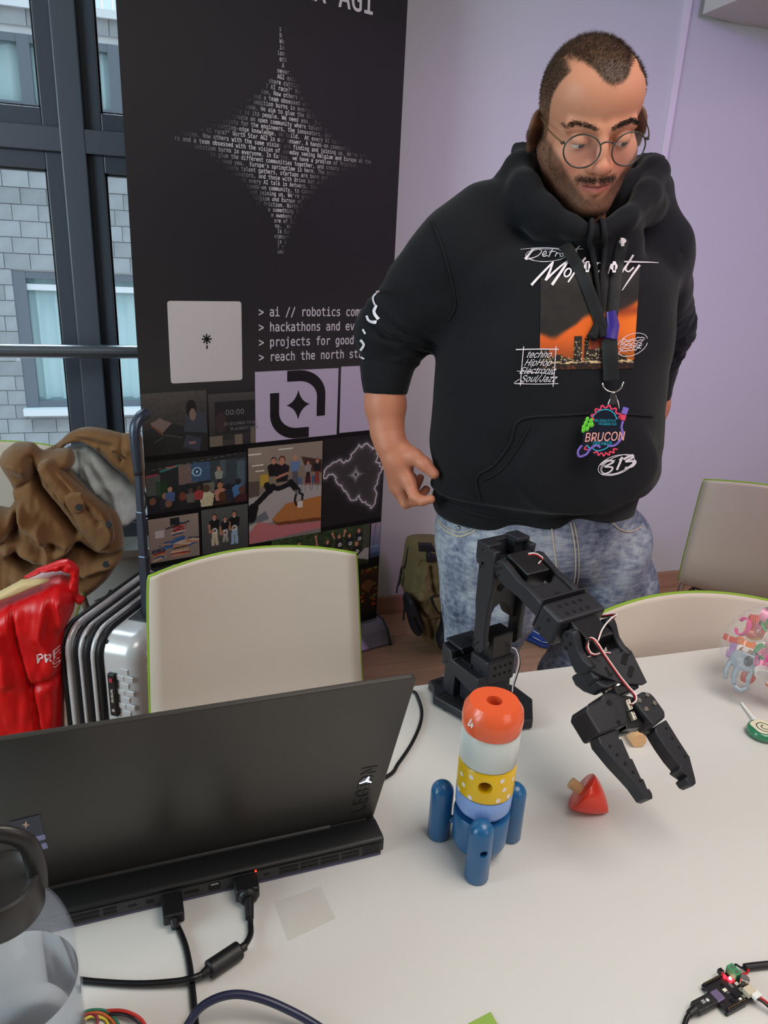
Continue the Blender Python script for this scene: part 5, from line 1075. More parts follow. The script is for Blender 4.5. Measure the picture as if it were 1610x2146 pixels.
for px_, py_ in cc(6, (410, 860), (500, 965), (600, 1075), (700, 1185), (790, 1290)):
    a_, b2 = onM(px_, py_, GM, gz); obj('screw_hole', MB().cyl(GM@Vector((a_, b2, gz+.001)), GM@Vector((a_, b2, gz-.0005)), .0020, n=10), m_hole, fj)
mj = obj('moving_jaw', MB().prism(tr(GM, gz, cc(6, (975, 620), (1115, 525), (1260, 760), (1390, 960), (1408, 985), (1480, 1260), (1490, 1320), (1450, 1358), (1400, 1335), (1350, 1265), (1365, 1243), (1385, 1230), (1270, 1150), (1290, 1112), (1200, 1010), (1080, 840), (980, 680))), gz, gz+.018, GM), m_rp, arm, smooth=0, bevel=.0012)
mp = obj('jaw_plate', MB().prism(tr(GM, gz-.006, cc(6, (735, 260), (760, 215), (830, 168), (910, 180), (970, 235), (1100, 420), (1112, 495), (965, 612), (820, 440), (740, 330))), gz-.006, gz+.022, GM), m_rp, mj, smooth=0, bevel=.003)
for px_, py_ in cc(6, (862, 220), (765, 290), (953, 325), (852, 397)):
    a_, b2 = onM(px_, py_, GM, gz-.006); obj('screw', MB().cyl(GM@Vector((a_, b2, gz-.005)), GM@Vector((a_, b2, gz-.0085)), .0034, .0028, n=16).cyl(GM@Vector((a_, b2, gz-.008)), GM@Vector((a_, b2, gz-.0087)), .0011, n=6), m_hornm, mp)
for px_, py_ in cc(6, (1115, 635), (1190, 760), (1275, 875), (1350, 985)):
    a_, b2 = onM(px_, py_, GM, gz); obj('screw_hole', MB().cyl(GM@Vector((a_, b2, gz+.001)), GM@Vector((a_, b2, gz-.0005)), .0019, n=10), m_hole, mj)
sv = obj('gripper_servo', MB().prism(tr(GM, gz+.004, cc(6, (585, 215), (740, 250), (880, 530), (790, 620), (615, 640))), gz+.004, gz+.034, GM), m_rs, arm, smooth=0, bevel=.001)
obj('servo_bottom', MB().prism(tr(GM, gz+.018, cc(6, (495, 640), (860, 520), (880, 600), (800, 640), (660, 650), (650, 690), (525, 718))), gz+.018, gz+.030, GM), m_grp, arm, smooth=0, bevel=.001)
obj('jaw_link', MB().prism(tr(GM, gz+.012, cc(6, (870, 570), (975, 660), (920, 720), (850, 660))), gz+.010, gz+.020, GM), m_grp, arm, smooth=0, bevel=.001)
for P_ in ([(600, 285), (660, 265), (700, 385), (655, 405)], [(668, 425), (715, 425), (750, 515), (710, 528)]):
    c_ = obj('connector', MB().prism(tr(GM, gz-.001, cc(6, *P_)), gz-.001, gz+.006, GM), m_conn, sv, smooth=0, bevel=.0006)
    pp = tr(GM, gz-.001, cc(6, *P_)); cx_, cy_ = sum(p[0] for p in pp)/4, sum(p[1] for p in pp)/4
    for k in (-1, 0, 1):
        ex = Vector((pp[3][0]-pp[0][0], pp[3][1]-pp[0][1]))/3.2*k; obj('pin', MB().box((cx_+ex.x, cy_+ex.y, gz-.0012), (.0016, .0016, .001), GM), m_hornm, c_, smooth=0)
obj('printed_spacer', MB().cyl(onz(*cc(5, (1300, 1070))[0], .89)-wV*.004, onz(*cc(5, (1300, 1070))[0], .89)+wV*.004, .006, n=14), mat('orange_print', '#c8761c', .5), hand) if False else None
# servo cables: three parallel leads each
def lead(pts, name, depth=None, rad=.00095, gap=.0017, off=Vector((.8, .1, .3))):
    o_ = off.normalized()
    for k, mm in ((-1, m_wk), (0, m_wr), (1, m_ww)): obj(name, MB().tube([p+o_*gap*k for p in pts], rad, 8, res=7), mm, arm, smooth=180)
def dp(px, py, s): return ony(px, py, s)
y_w = (AM@Vector((.18, 0, 0))).y
A1 = [cc(5, p)[0] for p in ((530, 600), (515, 520), (540, 445), (600, 450), (660, 520), (740, 650), (850, 810), (980, 990), (1080, 1110), (1160, 1200), (1175, 1260), (1160, 1300), (1120, 1330))]
ys = np.linspace(.690, .600, len(A1)); lead([dp(x, y, float(q)) for (x, y), q in zip(A1, ys)], 'servo_wire', off=Vector((.9, .3, .35)))
A2 = [cc(5, p)[0] for p in ((680, 140), (760, 135), (850, 120), (900, 118), (905, 135), (850, 170), (770, 250), (710, 340), (680, 420), (660, 480))]
ys = np.linspace(.745, .675, len(A2)); lead([dp(x, y, float(q)) for (x, y), q in zip(A2, ys)], 'servo_wire', off=Vector((.6, .1, .8)))
A3 = [cc(5, p)[0] for p in ((530, 480), (520, 560), (560, 640), (640, 665), (740, 640), (820, 640))]
ys = np.linspace(.685, .66, len(A3)); lead([dp(x, y, float(q)) for (x, y), q in zip(A3, ys)], 'servo_wire')
A4 = [cc(4, p)[0] for p in ((500, 190), (550, 182), (600, 190), (640, 215), (670, 250), (600, 330), (570, 380))]
lead([dp(x, y, .815) for x, y in A4], 'servo_wire', off=Vector((.3, .1, 1)))
A5 = [(1073, 1357), (1082, 1362), (1088, 1385), (1083, 1410), (1076, 1432), (1074, 1450)]
obj('servo_wire', MB().tube([dp(x, y, .845) for x, y in A5], .0010, 8, res=6), m_ww, arm, smooth=180)
obj('servo_wire', MB().tube([dp(x+2, y+2, .847) for x, y in A5], .0010, 8, res=6), m_wk, arm, smooth=180)
# ---------------------------------------------------------------- controller board
m_pcb = mat('pcb_black', '#17131a', .4); m_gold = mat('pin_brass', '#b08a5a', .35, metal=.8); m_chip = mat('chip_black', '#0d0c0f', .3)
bo_ = Vector((.474, .401, TZ+.006)); PX = (Vector((.516, .4075, 0))-Vector((.474, .401, 0))).normalized(); PY = Vector((PX.y, -PX.x, 0)); PM = frame(bo_, x=PX, y=-PY)   # y away from camera
bdm = thing('controller_board', (.495, .388, TZ), 'small black circuit board with glowing red light near the right corner', 'circuit board')
L_, W_ = .043, .031
obj('board', MB().bx(0, L_, -W_, 0, -.0016, 0, M=PM), m_pcb, bdm, smooth=0)
for yy in (-.0018, -W_+.0018):
    obj('pin_header', MB().bx(.001, .026, yy-.0013, yy+.0013, -.006, .0022, M=PM), m_chip, bdm, smooth=0)
    for k in range(9): obj('pin', MB().box((.0028+k*.0026, yy, .0026), (.0009, .0009, .0012), PM), m_gold, bdm, smooth=0)
obj('usb_socket', MB().bx(-.0015, .008, -.021, -.010, 0, .0032, M=PM), mat('purple_metal', '#8d7fa6', .3, metal=.7), bdm, smooth=0, bevel=.0008)
for x, y, a_, b2, h_, mm in ((.014, -.012, .004, .003, .001, m_conn), (.019, -.018, .006, .006, .0012, m_chip), (.024, -.010, .003, .005, .001, m_hornm), (.028, -.018, .005, .004, .002, m_hornm), (.012, -.022, .004, .004, .001, m_chip), (.021, -.025, .003, .002, .001, m_conn), (.026, -.024, .004, .003, .001, m_hornm), (.017, -.007, .003, .003, .001, m_chip), (.031, -.012, .003, .003, .0014, m_conn), (.015, -.016, .003, .0015, .001, m_hornm)):
    obj('chip', MB().bx(x, x+a_, y-b2, y, 0, h_, M=PM), mm, bdm, smooth=0)
m_redl = mat('red_glow', '#ff2020', .4, emit=('#ff1a2a', 5))
obj('led', MB().sphere((.0300, -.0075, .002), .0014, 12, 8, M=PM), mat('white_glow', '#fff0f0', .4, emit=('#ffd8d8', 9)), bdm); obj('led_housing', MB().bx(.0275, .0325, -.0105, -.0055, 0, .0018, M=PM), m_redl, bdm, smooth=0); obj('led_housing', MB().bx(.0255, .0285, -.005, -.0015, 0, .0022, M=PM), m_redl, bdm, smooth=0)
obj('jumper_block', MB().bx(.024, .029, -.001, .0035, 0, .005, M=PM), m_chip, bdm, smooth=0, bevel=.0006)
tb_ = obj('screw_terminal', MB().bx(.033, .041, -.011, .001, 0, .008, M=PM), mat('terminal_green', '#3f8a5c', .45), bdm, smooth=0, bevel=.0006)
for y in (-.008, -.0028): obj('terminal_screw', MB().cyl(PM@Vector((.037, y, .007)), PM@Vector((.037, y, .0084)), .0016, n=12), m_hornm, tb_)
obj('capacitor', MB().cyl(PM@Vector((.038, -.0165, 0)), PM@Vector((.038, -.0165, .009)), .0042, n=22), m_hornm, bdm, bevel=.0005)
obj('wire_socket', MB().bx(.030, .040, -.029, -.021, 0, .006, M=PM), mat('socket_cream', '#cdbfa8', .5), bdm, smooth=0, bevel=.0006)
obj('wire_plug', MB().bx(.033, .042, -.034, -.027, .001, .0055, M=PM), mat('plug_white', '#ece8ea', .4), bdm, smooth=0, bevel=.0008)
obj('wire', MB().tube([PM@Vector(p) for p in ((.037, -.031, .003), (.041, -.038, .003), (.046, -.05, -.002), (.050, -.07, -.004))], .0011, 8, res=6), m_wr, bdm, smooth=180)
obj('wire', MB().tube([PM@Vector(p) for p in ((.034, -.031, .003), (.038, -.039, .003), (.043, -.051, -.002), (.046, -.07, -.004))], .0011, 8, res=6), m_wk, bdm, smooth=180)
pc2 = thing('board_power_wire', tuple(PM@Vector((.06, .0, -.006))), 'red and black wire pair running off the right edge from the circuit board', 'wire')
obj('wire', MB().tube([PM@Vector(p) for p in ((.0415, -.003, .004), (.046, .000, .004), (.052, -.003, 0), (.062, -.001, -.002))], .0011, 8, res=6), m_wk, pc2, smooth=180)
obj('wire', MB().tube([PM@Vector(p) for p in ((.0415, -.008, .004), (.046, -.010, .003), (.053, -.009, 0), (.062, -.003, -.002))], .0011, 8, res=6), m_wr, pc2, smooth=180)
obj('sleeve', MB().tube([PM@Vector(p) for p in ((.057, -.003, -.002), (.068, -.006, -.002), (.10, -.016, -.002))], .0036, 12, res=4), m_cab, pc2, smooth=180)
uc_ = thing('usb_cable', tuple(PM@Vector((-.02, -.016, -.006))), 'black USB cable plugged into the small circuit board', 'cable')
pg = obj('plug', MB().bx(-.026, -.0005, -.0215, -.0095, -.0035, .0035, M=PM), m_plug, uc_, smooth=0, bevel=.0018)
obj('strain_relief', MB().cyl(PM@Vector((-.034, -.0165, -.001)), PM@Vector((-.025, -.0158, 0)), .0032, .0042, n=14), m_plug, uc_)
obj('cord', MB().tube([PM@Vector((-.030, -.0162, -.0005)), PM@Vector((-.040, -.019, -.002)), PM@Vector((-.055, -.03, -.0035)), PM@Vector((-.07, -.05, -.0035))], .0024, 12, res=6), m_cab, uc_, smooth=180)
v, f = text('SS', .0042, 'sans', off=.0001, sx=.8); obj('plug_mark', MB().add(v+np.array([-.017, -.0165, .0036]), f, PM), m_white_ink, pg, smooth=0, kind='stuff')
obj('plug_mark', MB().cyl(PM@Vector((-.010, -.0155, .0030)), PM@Vector((-.010, -.0155, .0038)), .0016, n=14), m_white_ink, pg)
# ---------------------------------------------------------------- lollipop
m_lgr = mat('candy_green', '#2f7f5a', .15, coat=.6); m_lcr = mat('candy_cream', '#e2dcc4', .35); m_ldk = mat('candy_dark', '#1e3a2e', .3)
q = onz(1600, 1532, TZ+.008)
lo_ = thing('lollipop', (q.x, q.y, TZ), 'green and cream swirl lollipop with white stick by the bag of clips', 'lollipop')
sd = (onz(1556, 1470, TZ+.006)-q); sd.z = 0; Ls = sd.length; sd.normalize(); LoM = frame((q.x, q.y, TZ), x=sd, z=(0, 0, 1))
obj('candy', MB().lathe([(.0001, .0012), (.019, .0012), (.0225, .004), (.0235, .008), (.0225, .012), (.020, .0145), (.0001, .0150)], 40, LoM), m_lgr, lo_, smooth=50)
obj('cream_face', MB().prism([(.0185*math.cos(t)*(1+.06*math.cos(5*t)), .0185*math.sin(t)*(1+.06*math.cos(5*t))) for t in np.linspace(0, 2*math.pi, 50)[:-1]], .0150, .0156, LoM), m_lcr, lo_, smooth=0)
sp = [((.003+.0115*t)*math.cos(t*11), (.003+.0115*t)*math.sin(t*11)) for t in np.linspace(0, 1, 40)]
v, f = stroke(sp, .0014, res=2); obj('swirl', MB().add(v+np.array([0, 0, .0160]), f, LoM), m_ldk, lo_, smooth=0)
obj('stick', MB().cyl(LoM@Vector((.021, 0, .007)), LoM@Vector((Ls, 0, .003)), .0021, n=14), mat('paper_stick', '#eeecea', .5), lo_)
# ---------------------------------------------------------------- cellophane bag of hair clips
BGc = Vector((.966, .825, TZ)); bgr = (.098, .085, .072)
m_cell = mat('cellophane', '#ffffff', .06, trans=.0, alpha=.16, spec=1.0, coat=1.)
r_ = np.random.default_rng(12)
bag = thing('cellophane_bag', tuple(BGc), 'clear crinkled cellophane bag full of bright hair clips at the right edge', 'bag')
mb = MB().sphere((0, 0, 0), 1., 72, 44); V = np.concatenate(mb.v); F = mb.f
th = np.arctan2(V[:, 1], V[:, 0]); ph_ = np.arccos(np.clip(V[:, 2], -1, 1))
cr = .05*np.abs(np.sin(th*7+3*np.cos(ph_*5)))+.045*(vnoise(th*3+20, ph_*4+20, 1.4, 3)-.5)+.03*(vnoise(th*9+40, ph_*9+30, 1.3, 7)-.5)
V = V*(1+cr)[:, None]*np.array(bgr)*1.03+np.array([BGc.x, BGc.y, BGc.z+bgr[2]*.93]); V[:, 2] = np.maximum(V[:, 2], TZ+.0012)
o = obj('wrap', (V, F), m_cell, bag, smooth=28)
cols = [('orange', '#f07a1e'), ('yellow', '#f2b21c'), ('green', '#3fb56a'), ('pink', '#f08fb8'), ('lilac', '#c79ad8'), ('red', '#d9482e'), ('tan', '#c08a5c'), ('white', '#e8e2dc'), ('magenta', '#ee3fa0')]
def clip_mesh(M, s, m, face=True):
    """claw clip: arched back with a row of curved teeth on both sides"""
    b = MB(); n = 9
    arc = [(s*math.cos(t), s*.62*math.sin(t)) for t in np.linspace(.1, math.pi-.1, n)]; inn = [(x*.86, y*.80) for x, y in arc]
    b.prism(arc+inn[::-1], -s*.34, s*.34, M)
    for sd_ in (-1, 1):
        for k in (-.28, -.1, .1, .28):
            b.tube([M@Vector((sd_*s*.95, s*.08, k*s)), M@Vector((sd_*s*.98, -s*.25, k*s)), M@Vector((sd_*s*.72, -s*.55, k*s)), M@Vector((sd_*s*.42, -s*.66, k*s))], [s*.085, s*.08, s*.07, s*.04], 6, res=3)
    return b
kc = onz(1558, 1408, TZ+.05)-Vector(ray(1560, 1435))*.006; i = 0; placed = [np.array(kc+Vector(v)) for v in ((0, 0, 0), (.02, 0, .01), (-.018, 0, .005), (0, 0, -.025), (.02, 0, -.02), (-.02, 0, -.02), (0, -.015, 0), (.015, -.015, -.01), (-.015, -.015, -.01))]; used_l = set()
tries = 0
while i < 60 and tries < 1500:
    tries += 1
    d = r_.normal(size=3); d /= np.linalg.norm(d); rr = .62+.30*r_.random()
    if d[2] < -.75: continue
    p = np.array([BGc.x, BGc.y, BGc.z+bgr[2]*.95])+d*np.array(bgr)*rr
    if p[2] < TZ+.018: p[2] = TZ+.018
    if any(np.linalg.norm(p-q) < .0175 for q in placed): continue
    hp = 'at the bottom' if d[2] < -.3 else ('near the top' if d[2] > .35 else 'halfway up'); side = 'left' if d[0] < -.33 else ('right' if d[0] > .33 else ('front' if d[1] < 0 else 'back'))
    pick = None
    for q_ in range(len(cols)):
        nm, hx = cols[(i+q_) % len(cols)]; lb = f'{nm} claw hair clip {hp} of the {side} side in the cellophane bag'
        if lb not in used_l: pick = lb; break
    if pick is None: continue
    used_l.add(pick); placed.append(p); s = .0135+.006*r_.random()
    M = Matrix.Translation(Vector(p))@Euler(tuple(r_.random(3)*6.28)).to_matrix().to_4x4()
    c_ = thing('hair_clip', tuple(p), pick, 'hair clip', 'hair clips in the bag')
    mm = mat('clip_'+nm, hx, .25, coat=.4); obj('claw', clip_mesh(M, s, mm), mm, c_, smooth=40)
    if i % 3 == 0: obj('bead', MB().sphere(tuple(M@Vector((0, s*.7, 0))), s*.2, 10, 7), m_chip, c_)
    i += 1
# the large grey koala-like clip on the near side
kM = frame(kc, z=-Vector(ray(1560, 1430)), y=(.15, 0, 1))@Matrix.Scale(.85, 4)
kt = thing('hair_clip', tuple(kc), 'large pale grey claw clip with dark nose on the near side', 'hair clip')
mg = mat('clip_grey', '#9aa3ae', .3, coat=.3)
obj('head', MB().prism(rrect(-.030, .002, .020, .036, .015, 8), -.006, .006, kM), mg, kt, bevel=.003)
for x, w, l in ((-.026, .008, .030), (-.010, .009, .036), (.014, .007, .034)): obj('tooth', MB().tube([kM@Vector((x, .012, 0)), kM@Vector((x-.002, -.008, .004)), kM@Vector((x+.002, -.8*l, .0))], [w*.55, w*.5, w*.35], 10, res=4), mg, kt, smooth=180)
obj('tooth', MB().tube([kM@Vector((.014, -.026, 0)), kM@Vector((.006, -.034, .002)), kM@Vector((-.006, -.030, .002))], .0035, 10, res=5), mg, kt, smooth=180)
obj('nose', MB().sphere((.002, .022, .007), (.008, .010, .003), 18, 10, M=kM), mat('clip_dark', '#3f4043', .3), kt)
obj('ear', MB().cyl(kM@Vector((.010, .034, -.004)), kM@Vector((.010, .034, .004)), .007, n=16), MATS['clip_dark'], kt, bevel=.001)
# ---------------------------------------------------------------- distance-field modelling tools
def sn_mesh(fn, lo, hi, h):
    lo = np.array(lo, float); n = np.ceil((np.array(hi)-lo)/h).astype(int)+1
    ax = [lo[i]+h*np.arange(n[i]) for i in range(3)]; V = np.empty(n, np.float32)
    st = max(1, int(1.2e6//(n[0]*n[1])))
    for k in range(0, n[2], st):
        X, Y, Z = np.meshgrid(ax[0], ax[1], ax[2][k:k+st], indexing='ij'); V[:, :, k:k+st] = fn(np.stack([X, Y, Z], -1).astype(np.float32))
    S = V < 0; a = S[:-1, :-1, :-1]; mix = np.zeros(a.shape, bool); cnt = np.zeros(a.shape, np.float32); acc = np.zeros(a.shape+(3,), np.float32)
    sl = lambda d, m: tuple(slice(d[i], m[i]-1+d[i]) for i in range(3))
    for axis in range(3):
        o1, o2 = [i for i in range(3) if i != axis]
        for p in (0, 1):
            for q in (0, 1):
                d0 = [0, 0, 0]; d0[o1] = p; d0[o2] = q; d1 = list(d0); d1[axis] = 1
                v0 = V[sl(d0, n)]; v1 = V[sl(d1, n)]; c = (v0 < 0) != (v1 < 0); t = np.where(c, v0/(v0-v1+1e-20), 0)
                cnt += c; mix |= c
                for i in range(3): acc[..., i] += c*(d0[i]+(t if i == axis else 0))
    idx = -np.ones(a.shape, np.int64); idx[mix] = np.arange(mix.sum()); ii = np.stack(np.nonzero(mix), -1)
    P = lo+(ii+acc[mix]/cnt[mix][:, None])*h
    F = []
    for axis in range(3):
        o1, o2 = ((1, 2), (2, 0), (0, 1))[axis]
        s0 = [slice(1, -1)]*3; s0[axis] = slice(0, -1); s1 = list(s0); s1[axis] = slice(1, None)
        A_ = S[tuple(s0)]; B_ = S[tuple(s1)]; ch = A_ != B_; w = np.stack(np.nonzero(ch), -1)
        for i in (o1, o2): w[:, i] += 1
        def g(d1, d2):
            k = w.copy(); k[:, o1] -= d1; k[:, o2] -= d2; return idx[k[:, 0], k[:, 1], k[:, 2]]
        q = np.stack([g(1, 1), g(0, 1), g(0, 0), g(1, 0)], -1); flip = ~A_[ch]; q[flip] = q[flip][:, ::-1]; F.append(q)
    F = np.concatenate(F); F = F[(F >= 0).all(1)]; return P, F
def fast_obj(name, P, F, m, parent, label=None, smooth_it=0):
    me = bpy.data.meshes.new(name); me.vertices.add(len(P)); me.vertices.foreach_set('co', P.astype(np.float32).ravel())
    me.loops.add(F.size); me.loops.foreach_set('vertex_index', F.ravel().astype(np.int32)); me.polygons.add(len(F))
    me.polygons.foreach_set('loop_start', np.arange(0, F.size, 4, dtype=np.int32)); me.polygons.foreach_set('loop_total', np.full(len(F), 4, np.int32))
    me.update(calc_edges=True); me.polygons.foreach_set('use_smooth', np.ones(len(F), bool)); me.materials.append(m)
    o = bpy.data.objects.new(name, me); COL.objects.link(o); adopt(o, parent)
    if label: o['label'] = label
    return o
def relax(P, F, it=2, k=.5):
    for _ in range(it):
        A = np.zeros_like(P); C_ = np.zeros(len(P))
        for a, b in ((0, 1), (1, 2), (2, 3), (3, 0)):
            for i, j in ((a, b), (b, a)):
                for c in range(3): A[:, c] += np.bincount(F[:, i], P[F[:, j], c], len(P))
                C_ += np.bincount(F[:, i], minlength=len(P))
        P = P*(1-k)+k*A/C_[:, None]
    return P
def smin(a, b, k): hh = np.clip(.5+.5*(b-a)/k, 0, 1); return b*(1-hh)+a*hh-k*hh*(1-hh)
def smax(a, b, k): return -smin(-a, -b, k)
def cap(P, a, b, ra, rb, sc=None):
    a = np.array(a, np.float32); b = np.array(b, np.float32)
    if sc is not None: P = P*sc; a = a*sc; b = b*sc
    d = b-a; t = np.clip(((P-a)@d)/(d@d), 0, 1); return np.linalg.norm(P-a-t[..., None]*d, axis=-1)-(ra+(rb-ra)*t)
def chain(P, pts, k=.02):
    """pts: list of (x,y,z,r)"""
    o = None
    for p, q in zip(pts[:-1], pts[1:]):
        c = cap(P, p[:3], q[:3], p[3], q[3]); o = c if o is None else smin(o, c, k)
    return o
def elp(P, c, r, R=None):
    Q = P-np.array(c, np.float32)
    if R is not None: Q = Q@R
    r = np.array(r, np.float32); k0 = np.linalg.norm(Q/r, axis=-1); k1 = np.linalg.norm(Q/(r*r), axis=-1)+1e-9; return k0*(k0-1)/k1
def rotm(x=0, y=0, z=0): return np.array(Euler((math.radians(x), math.radians(y), math.radians(z))).to_matrix(), np.float32)
def W3(px, py, y): return tuple(ony(px, py, y))
man = thing('person', (.72, 1.25, 0), 'bearded man with short hair and round glasses in a black printed hoodie and washed jeans', 'person')
# ---------------------------------------------------------------- head in its own frame: x = his left, -y = face, z = up
pitch, yaw, roll = math.radians(24), math.radians(-13), math.radians(-6)
HR = (Matrix.Rotation(yaw, 4, 'Z')@Matrix.Rotation(pitch, 4, 'X')@Matrix.Rotation(roll, 4, 'Y'))
tgt = ony(1262, 292, 1.115); HO = tgt-HR@Vector((0, -.088, 0)); HM = Matrix.Translation(HO)@HR
HA = np.array(HM, np.float32); HAi = np.array(HM.inverted(), np.float32)
NB = np.array([.722, 1.275, 1.40], np.float32)                       # base of the neck, world
NBl = HAi[:3, :3]@NB+HAi[:3, 3]
def head_sdf(L):
    X = L.copy(); ax = np.abs(L[..., 0]); M_ = np.stack([ax, L[..., 1], L[..., 2]], -1)
    d = elp(L, (0, .015, .030), (.077, .099, .086))
    d = smin(d, elp(L, (0, -.036, .052), (.064, .050, .050)), .03)
    d = smin(d, elp(L, (0, -.028, -.048), (.060, .060, .074)), .03)
    d = smin(d, cap(M_, (.056, .005, -.045), (.020, -.066, -.104), .020, .017), .028)
    d = smin(d, elp(M_, (.040, -.058, -.032), (.028, .025, .030)), .02)
    d = smin(d, elp(L, (0, -.076, -.104), (.024, .020, .018)), .02)
    d = smin(d, elp(L, (0, -.070, -.064), (.032, .026, .026)), .02)
    d = smin(d, cap(M_, (.012, -.086, .014), (.048, -.074, .016), .0085, .008), .014)
    d = smax(d, -elp(M_, (.033, -.100, -.003), (.019, .016, .0125)), .012)
    # lids around the eyeballs, looking down
    eb = elp(M_, (.033, -.0785, -.003), (.0142, .0138, .0142)); up = smax(eb, -(L[..., 2]+.0062+.10*(L[..., 1]+.09)), .0015); lo_ = smax(elp(M_, (.033, -.078, -.003), (.0138, .0136, .0138)), (L[..., 2]+.0105), .002)
    d = smin(d, up, .004); d = smin(d, lo_, .004)
    # nose
    n = cap(L, (0, -.086, .012), (0, -.111, -.030), .0072, .0100); n = smin(n, elp(L, (0, -.1115, -.034), (.0125, .0125, .0110)), .008); n = smin(n, elp(M_, (.0130, -.098, -.0385), (.0080, .0105, .0082)), .007)
    d = smin(d, n, .009); d = smax(d, -elp(M_, (.0068, -.106, -.0465), (.0035, .006, .0035)), .003)
    # mouth
    lip = cap(M_, (0, -.0985, -.0640), (.0225, -.0865, -.0655), .0058, .0025); lip = smin(lip, cap(M_, (0, -.0955, -.0745), (.018, -.0870, -.0695), .0070, .003), .003)
    d = smin(d, lip, .0055); gr = cap(M_, (0, -.1040, -.0685), (.024, -.0915, -.0665), .0015, .0010); d = smax(d, -gr, .003)
    # ears
    Re = rotm(0, 0, 22); Re2 = Re.copy(); Q = M_-np.array((.083, .012, -.012), np.float32); Q = Q@rotm(8, -8, 42)
    e = elp(Q, (0, 0, 0), (.0075, .0195, .0325)); e = smax(e, -elp(Q, (.008, -.001, .004), (.0085, .0120, .0215)), .004); e = smin(e, elp(Q, (.001, -.006, -.026), (.0065, .009, .011)), .006); e = smin(e, elp(Q, (.002, -.013, -.004), (.004, .005, .008)), .004)
    d = smin(d, e, .006)
    d = smin(d, cap(L, (0, .025, -.050), tuple(NBl), .056, .066), .03)
    return d
P, F = sn_mesh(lambda G: head_sdf(G), (-.105, -.135, -.20), (.105, .135, .145), .0019)
HP, HF = relax(P, F, 1, .3), F
HW_ = HP@HA[:3, :3].T+HA[:3, 3]
# ---------------------------------------------------------------- hands and forearms
H_R = [W3(806, 800, 1.335)+(.037,), W3(808, 850, 1.33)+(.036,), W3(812, 905, 1.315)+(.0285,), W3(820, 935, 1.30)+(.0245,)]
def rhand(G):
    d = chain(G, H_R, .02)
    wr = W3(820, 935, 1.30); palm0 = W3(834, 962, 1.292); kn = [W3(856, 1008, 1.262), W3(840, 1022, 1.285), W3(832, 1022, 1.305), W3(828, 1014, 1.322)]
    d = smin(d, cap(G, wr, palm0, .0245, .026), .02)
    for k_, r in zip(kn, (.0145, .0145, .014, .013)): d = smin(d, cap(G, palm0, k_, .022, r), .016)
    fg = [[kn[0]+(.0128,), W3(868, 1040, 1.240)+(.0105,), W3(884, 1050, 1.222)+(.0092,), W3(903, 1046, 1.208)+(.0082,)],
          [kn[1]+(.0125,), W3(850, 1055, 1.275)+(.0102,), W3(872, 1050, 1.268)+(.009,), W3(893, 1026, 1.262)+(.008,)],
          [kn[2]+(.012,), W3(846, 1050, 1.300)+(.0098,), W3(866, 1034, 1.302)+(.0088,), W3(881, 1001, 1.300)+(.0075,)],
          [kn[3]+(.011,), W3(842, 1038, 1.325)+(.0088,), W3(856, 1022, 1.330)+(.008,), W3(866, 998, 1.328)+(.007,)]]
    for f_ in fg: d = smin(d, chain(G, f_, .004), .006)
    th_ = chain(G, [W3(846, 945, 1.285)+(.018,), W3(868, 957, 1.262)+(.0150,), W3(890, 973, 1.243)+(.0122,), W3(910, 993, 1.228)+(.0098,)], .008); d = smin(d, th_, .012)
    return d
P1, F1 = sn_mesh(rhand, np.array(W3(828, 930, 1.30))-np.array((.075, .13, .15)), np.array(W3(828, 930, 1.30))+np.array((.09, .09, .14)), .0021)
L_F = [W3(1372, 800, 1.42)+(.038,), W3(1366, 850, 1.425)+(.036,), W3(1352, 925, 1.42)+(.028,), W3(1340, 960, 1.41)+(.026,)]
def lhand(G):
    d = chain(G, L_F, .02); a = W3(1340, 960, 1.41); b = W3(1325, 990, 1.40); d = smin(d, cap(G, a, b, .027, .032), .02)
    for i in range(4): d = smin(d, chain(G, [W3(1330-i*2, 985, 1.385+i*.014)+(.014,), W3(1320, 1015, 1.385+i*.014)+(.0115,), W3(1308, 1030, 1.385+i*.014)+(.010,), W3(1294, 1034, 1.387+i*.013)+(.0085,)], .004), .006)
    return smin(d, chain(G, [W3(1335, 965, 1.385)+(.017,), W3(1338, 985, 1.365)+(.014,), W3(1340, 1002, 1.355)+(.011,)], .006), .01)
c_ = np.array(W3(1345, 930, 1.41)); P2, F2 = sn_mesh(lhand, c_-np.array((.12, .10, .16)), c_+np.array((.09, .10, .16)), .0026)
# hidden trunk and legs that carry the clothes
def trunk(G):
    d = elp(G, (.725, 1.27, 1.28), (.165, .09, .15)); d = smin(d, elp(G, (.725, 1.26, 1.08), (.17, .12, .20)), .05); d = smin(d, elp(G, (.725, 1.27, .90), (.17, .12, .12)), .05)
    for s, hx in ((-1, .618), (1, .862)):
        d = smin(d, chain(G, [(.735+s*.10, 1.27, .88, .075), (hx, 1.24, .62, .045), (hx-.005*s, 1.24, .48, .045), (hx, 1.29, .12, .042), (hx, 1.28, .06, .04)], .03), .04); d = smin(d, cap(G, (hx, 1.30, .045), (hx+.02*s, 1.13, .035), .038, .032), .03)
    for (a, b) in ((W3(985, 535, 1.275), W3(822, 700, 1.35)), (W3(1355, 545, 1.275), W3(1390, 690, 1.38))): d = smin(d, cap(G, a, b, .036, .038), .03)
    d = smin(d, cap(G, W3(812, 700, 1.35), H_R[0][:3], .045, .037), .03); d = smin(d, cap(G, W3(1392, 690, 1.38), L_F[0][:3], .045, .038), .03)
    return smin(d, cap(G, tuple(NB), tuple(NB+np.array((0, .01, -.1))), .062, .08), .05)
P3, F3 = sn_mesh(trunk, (.28, 1.05, .005), (1.12, 1.47, 1.50), .009)
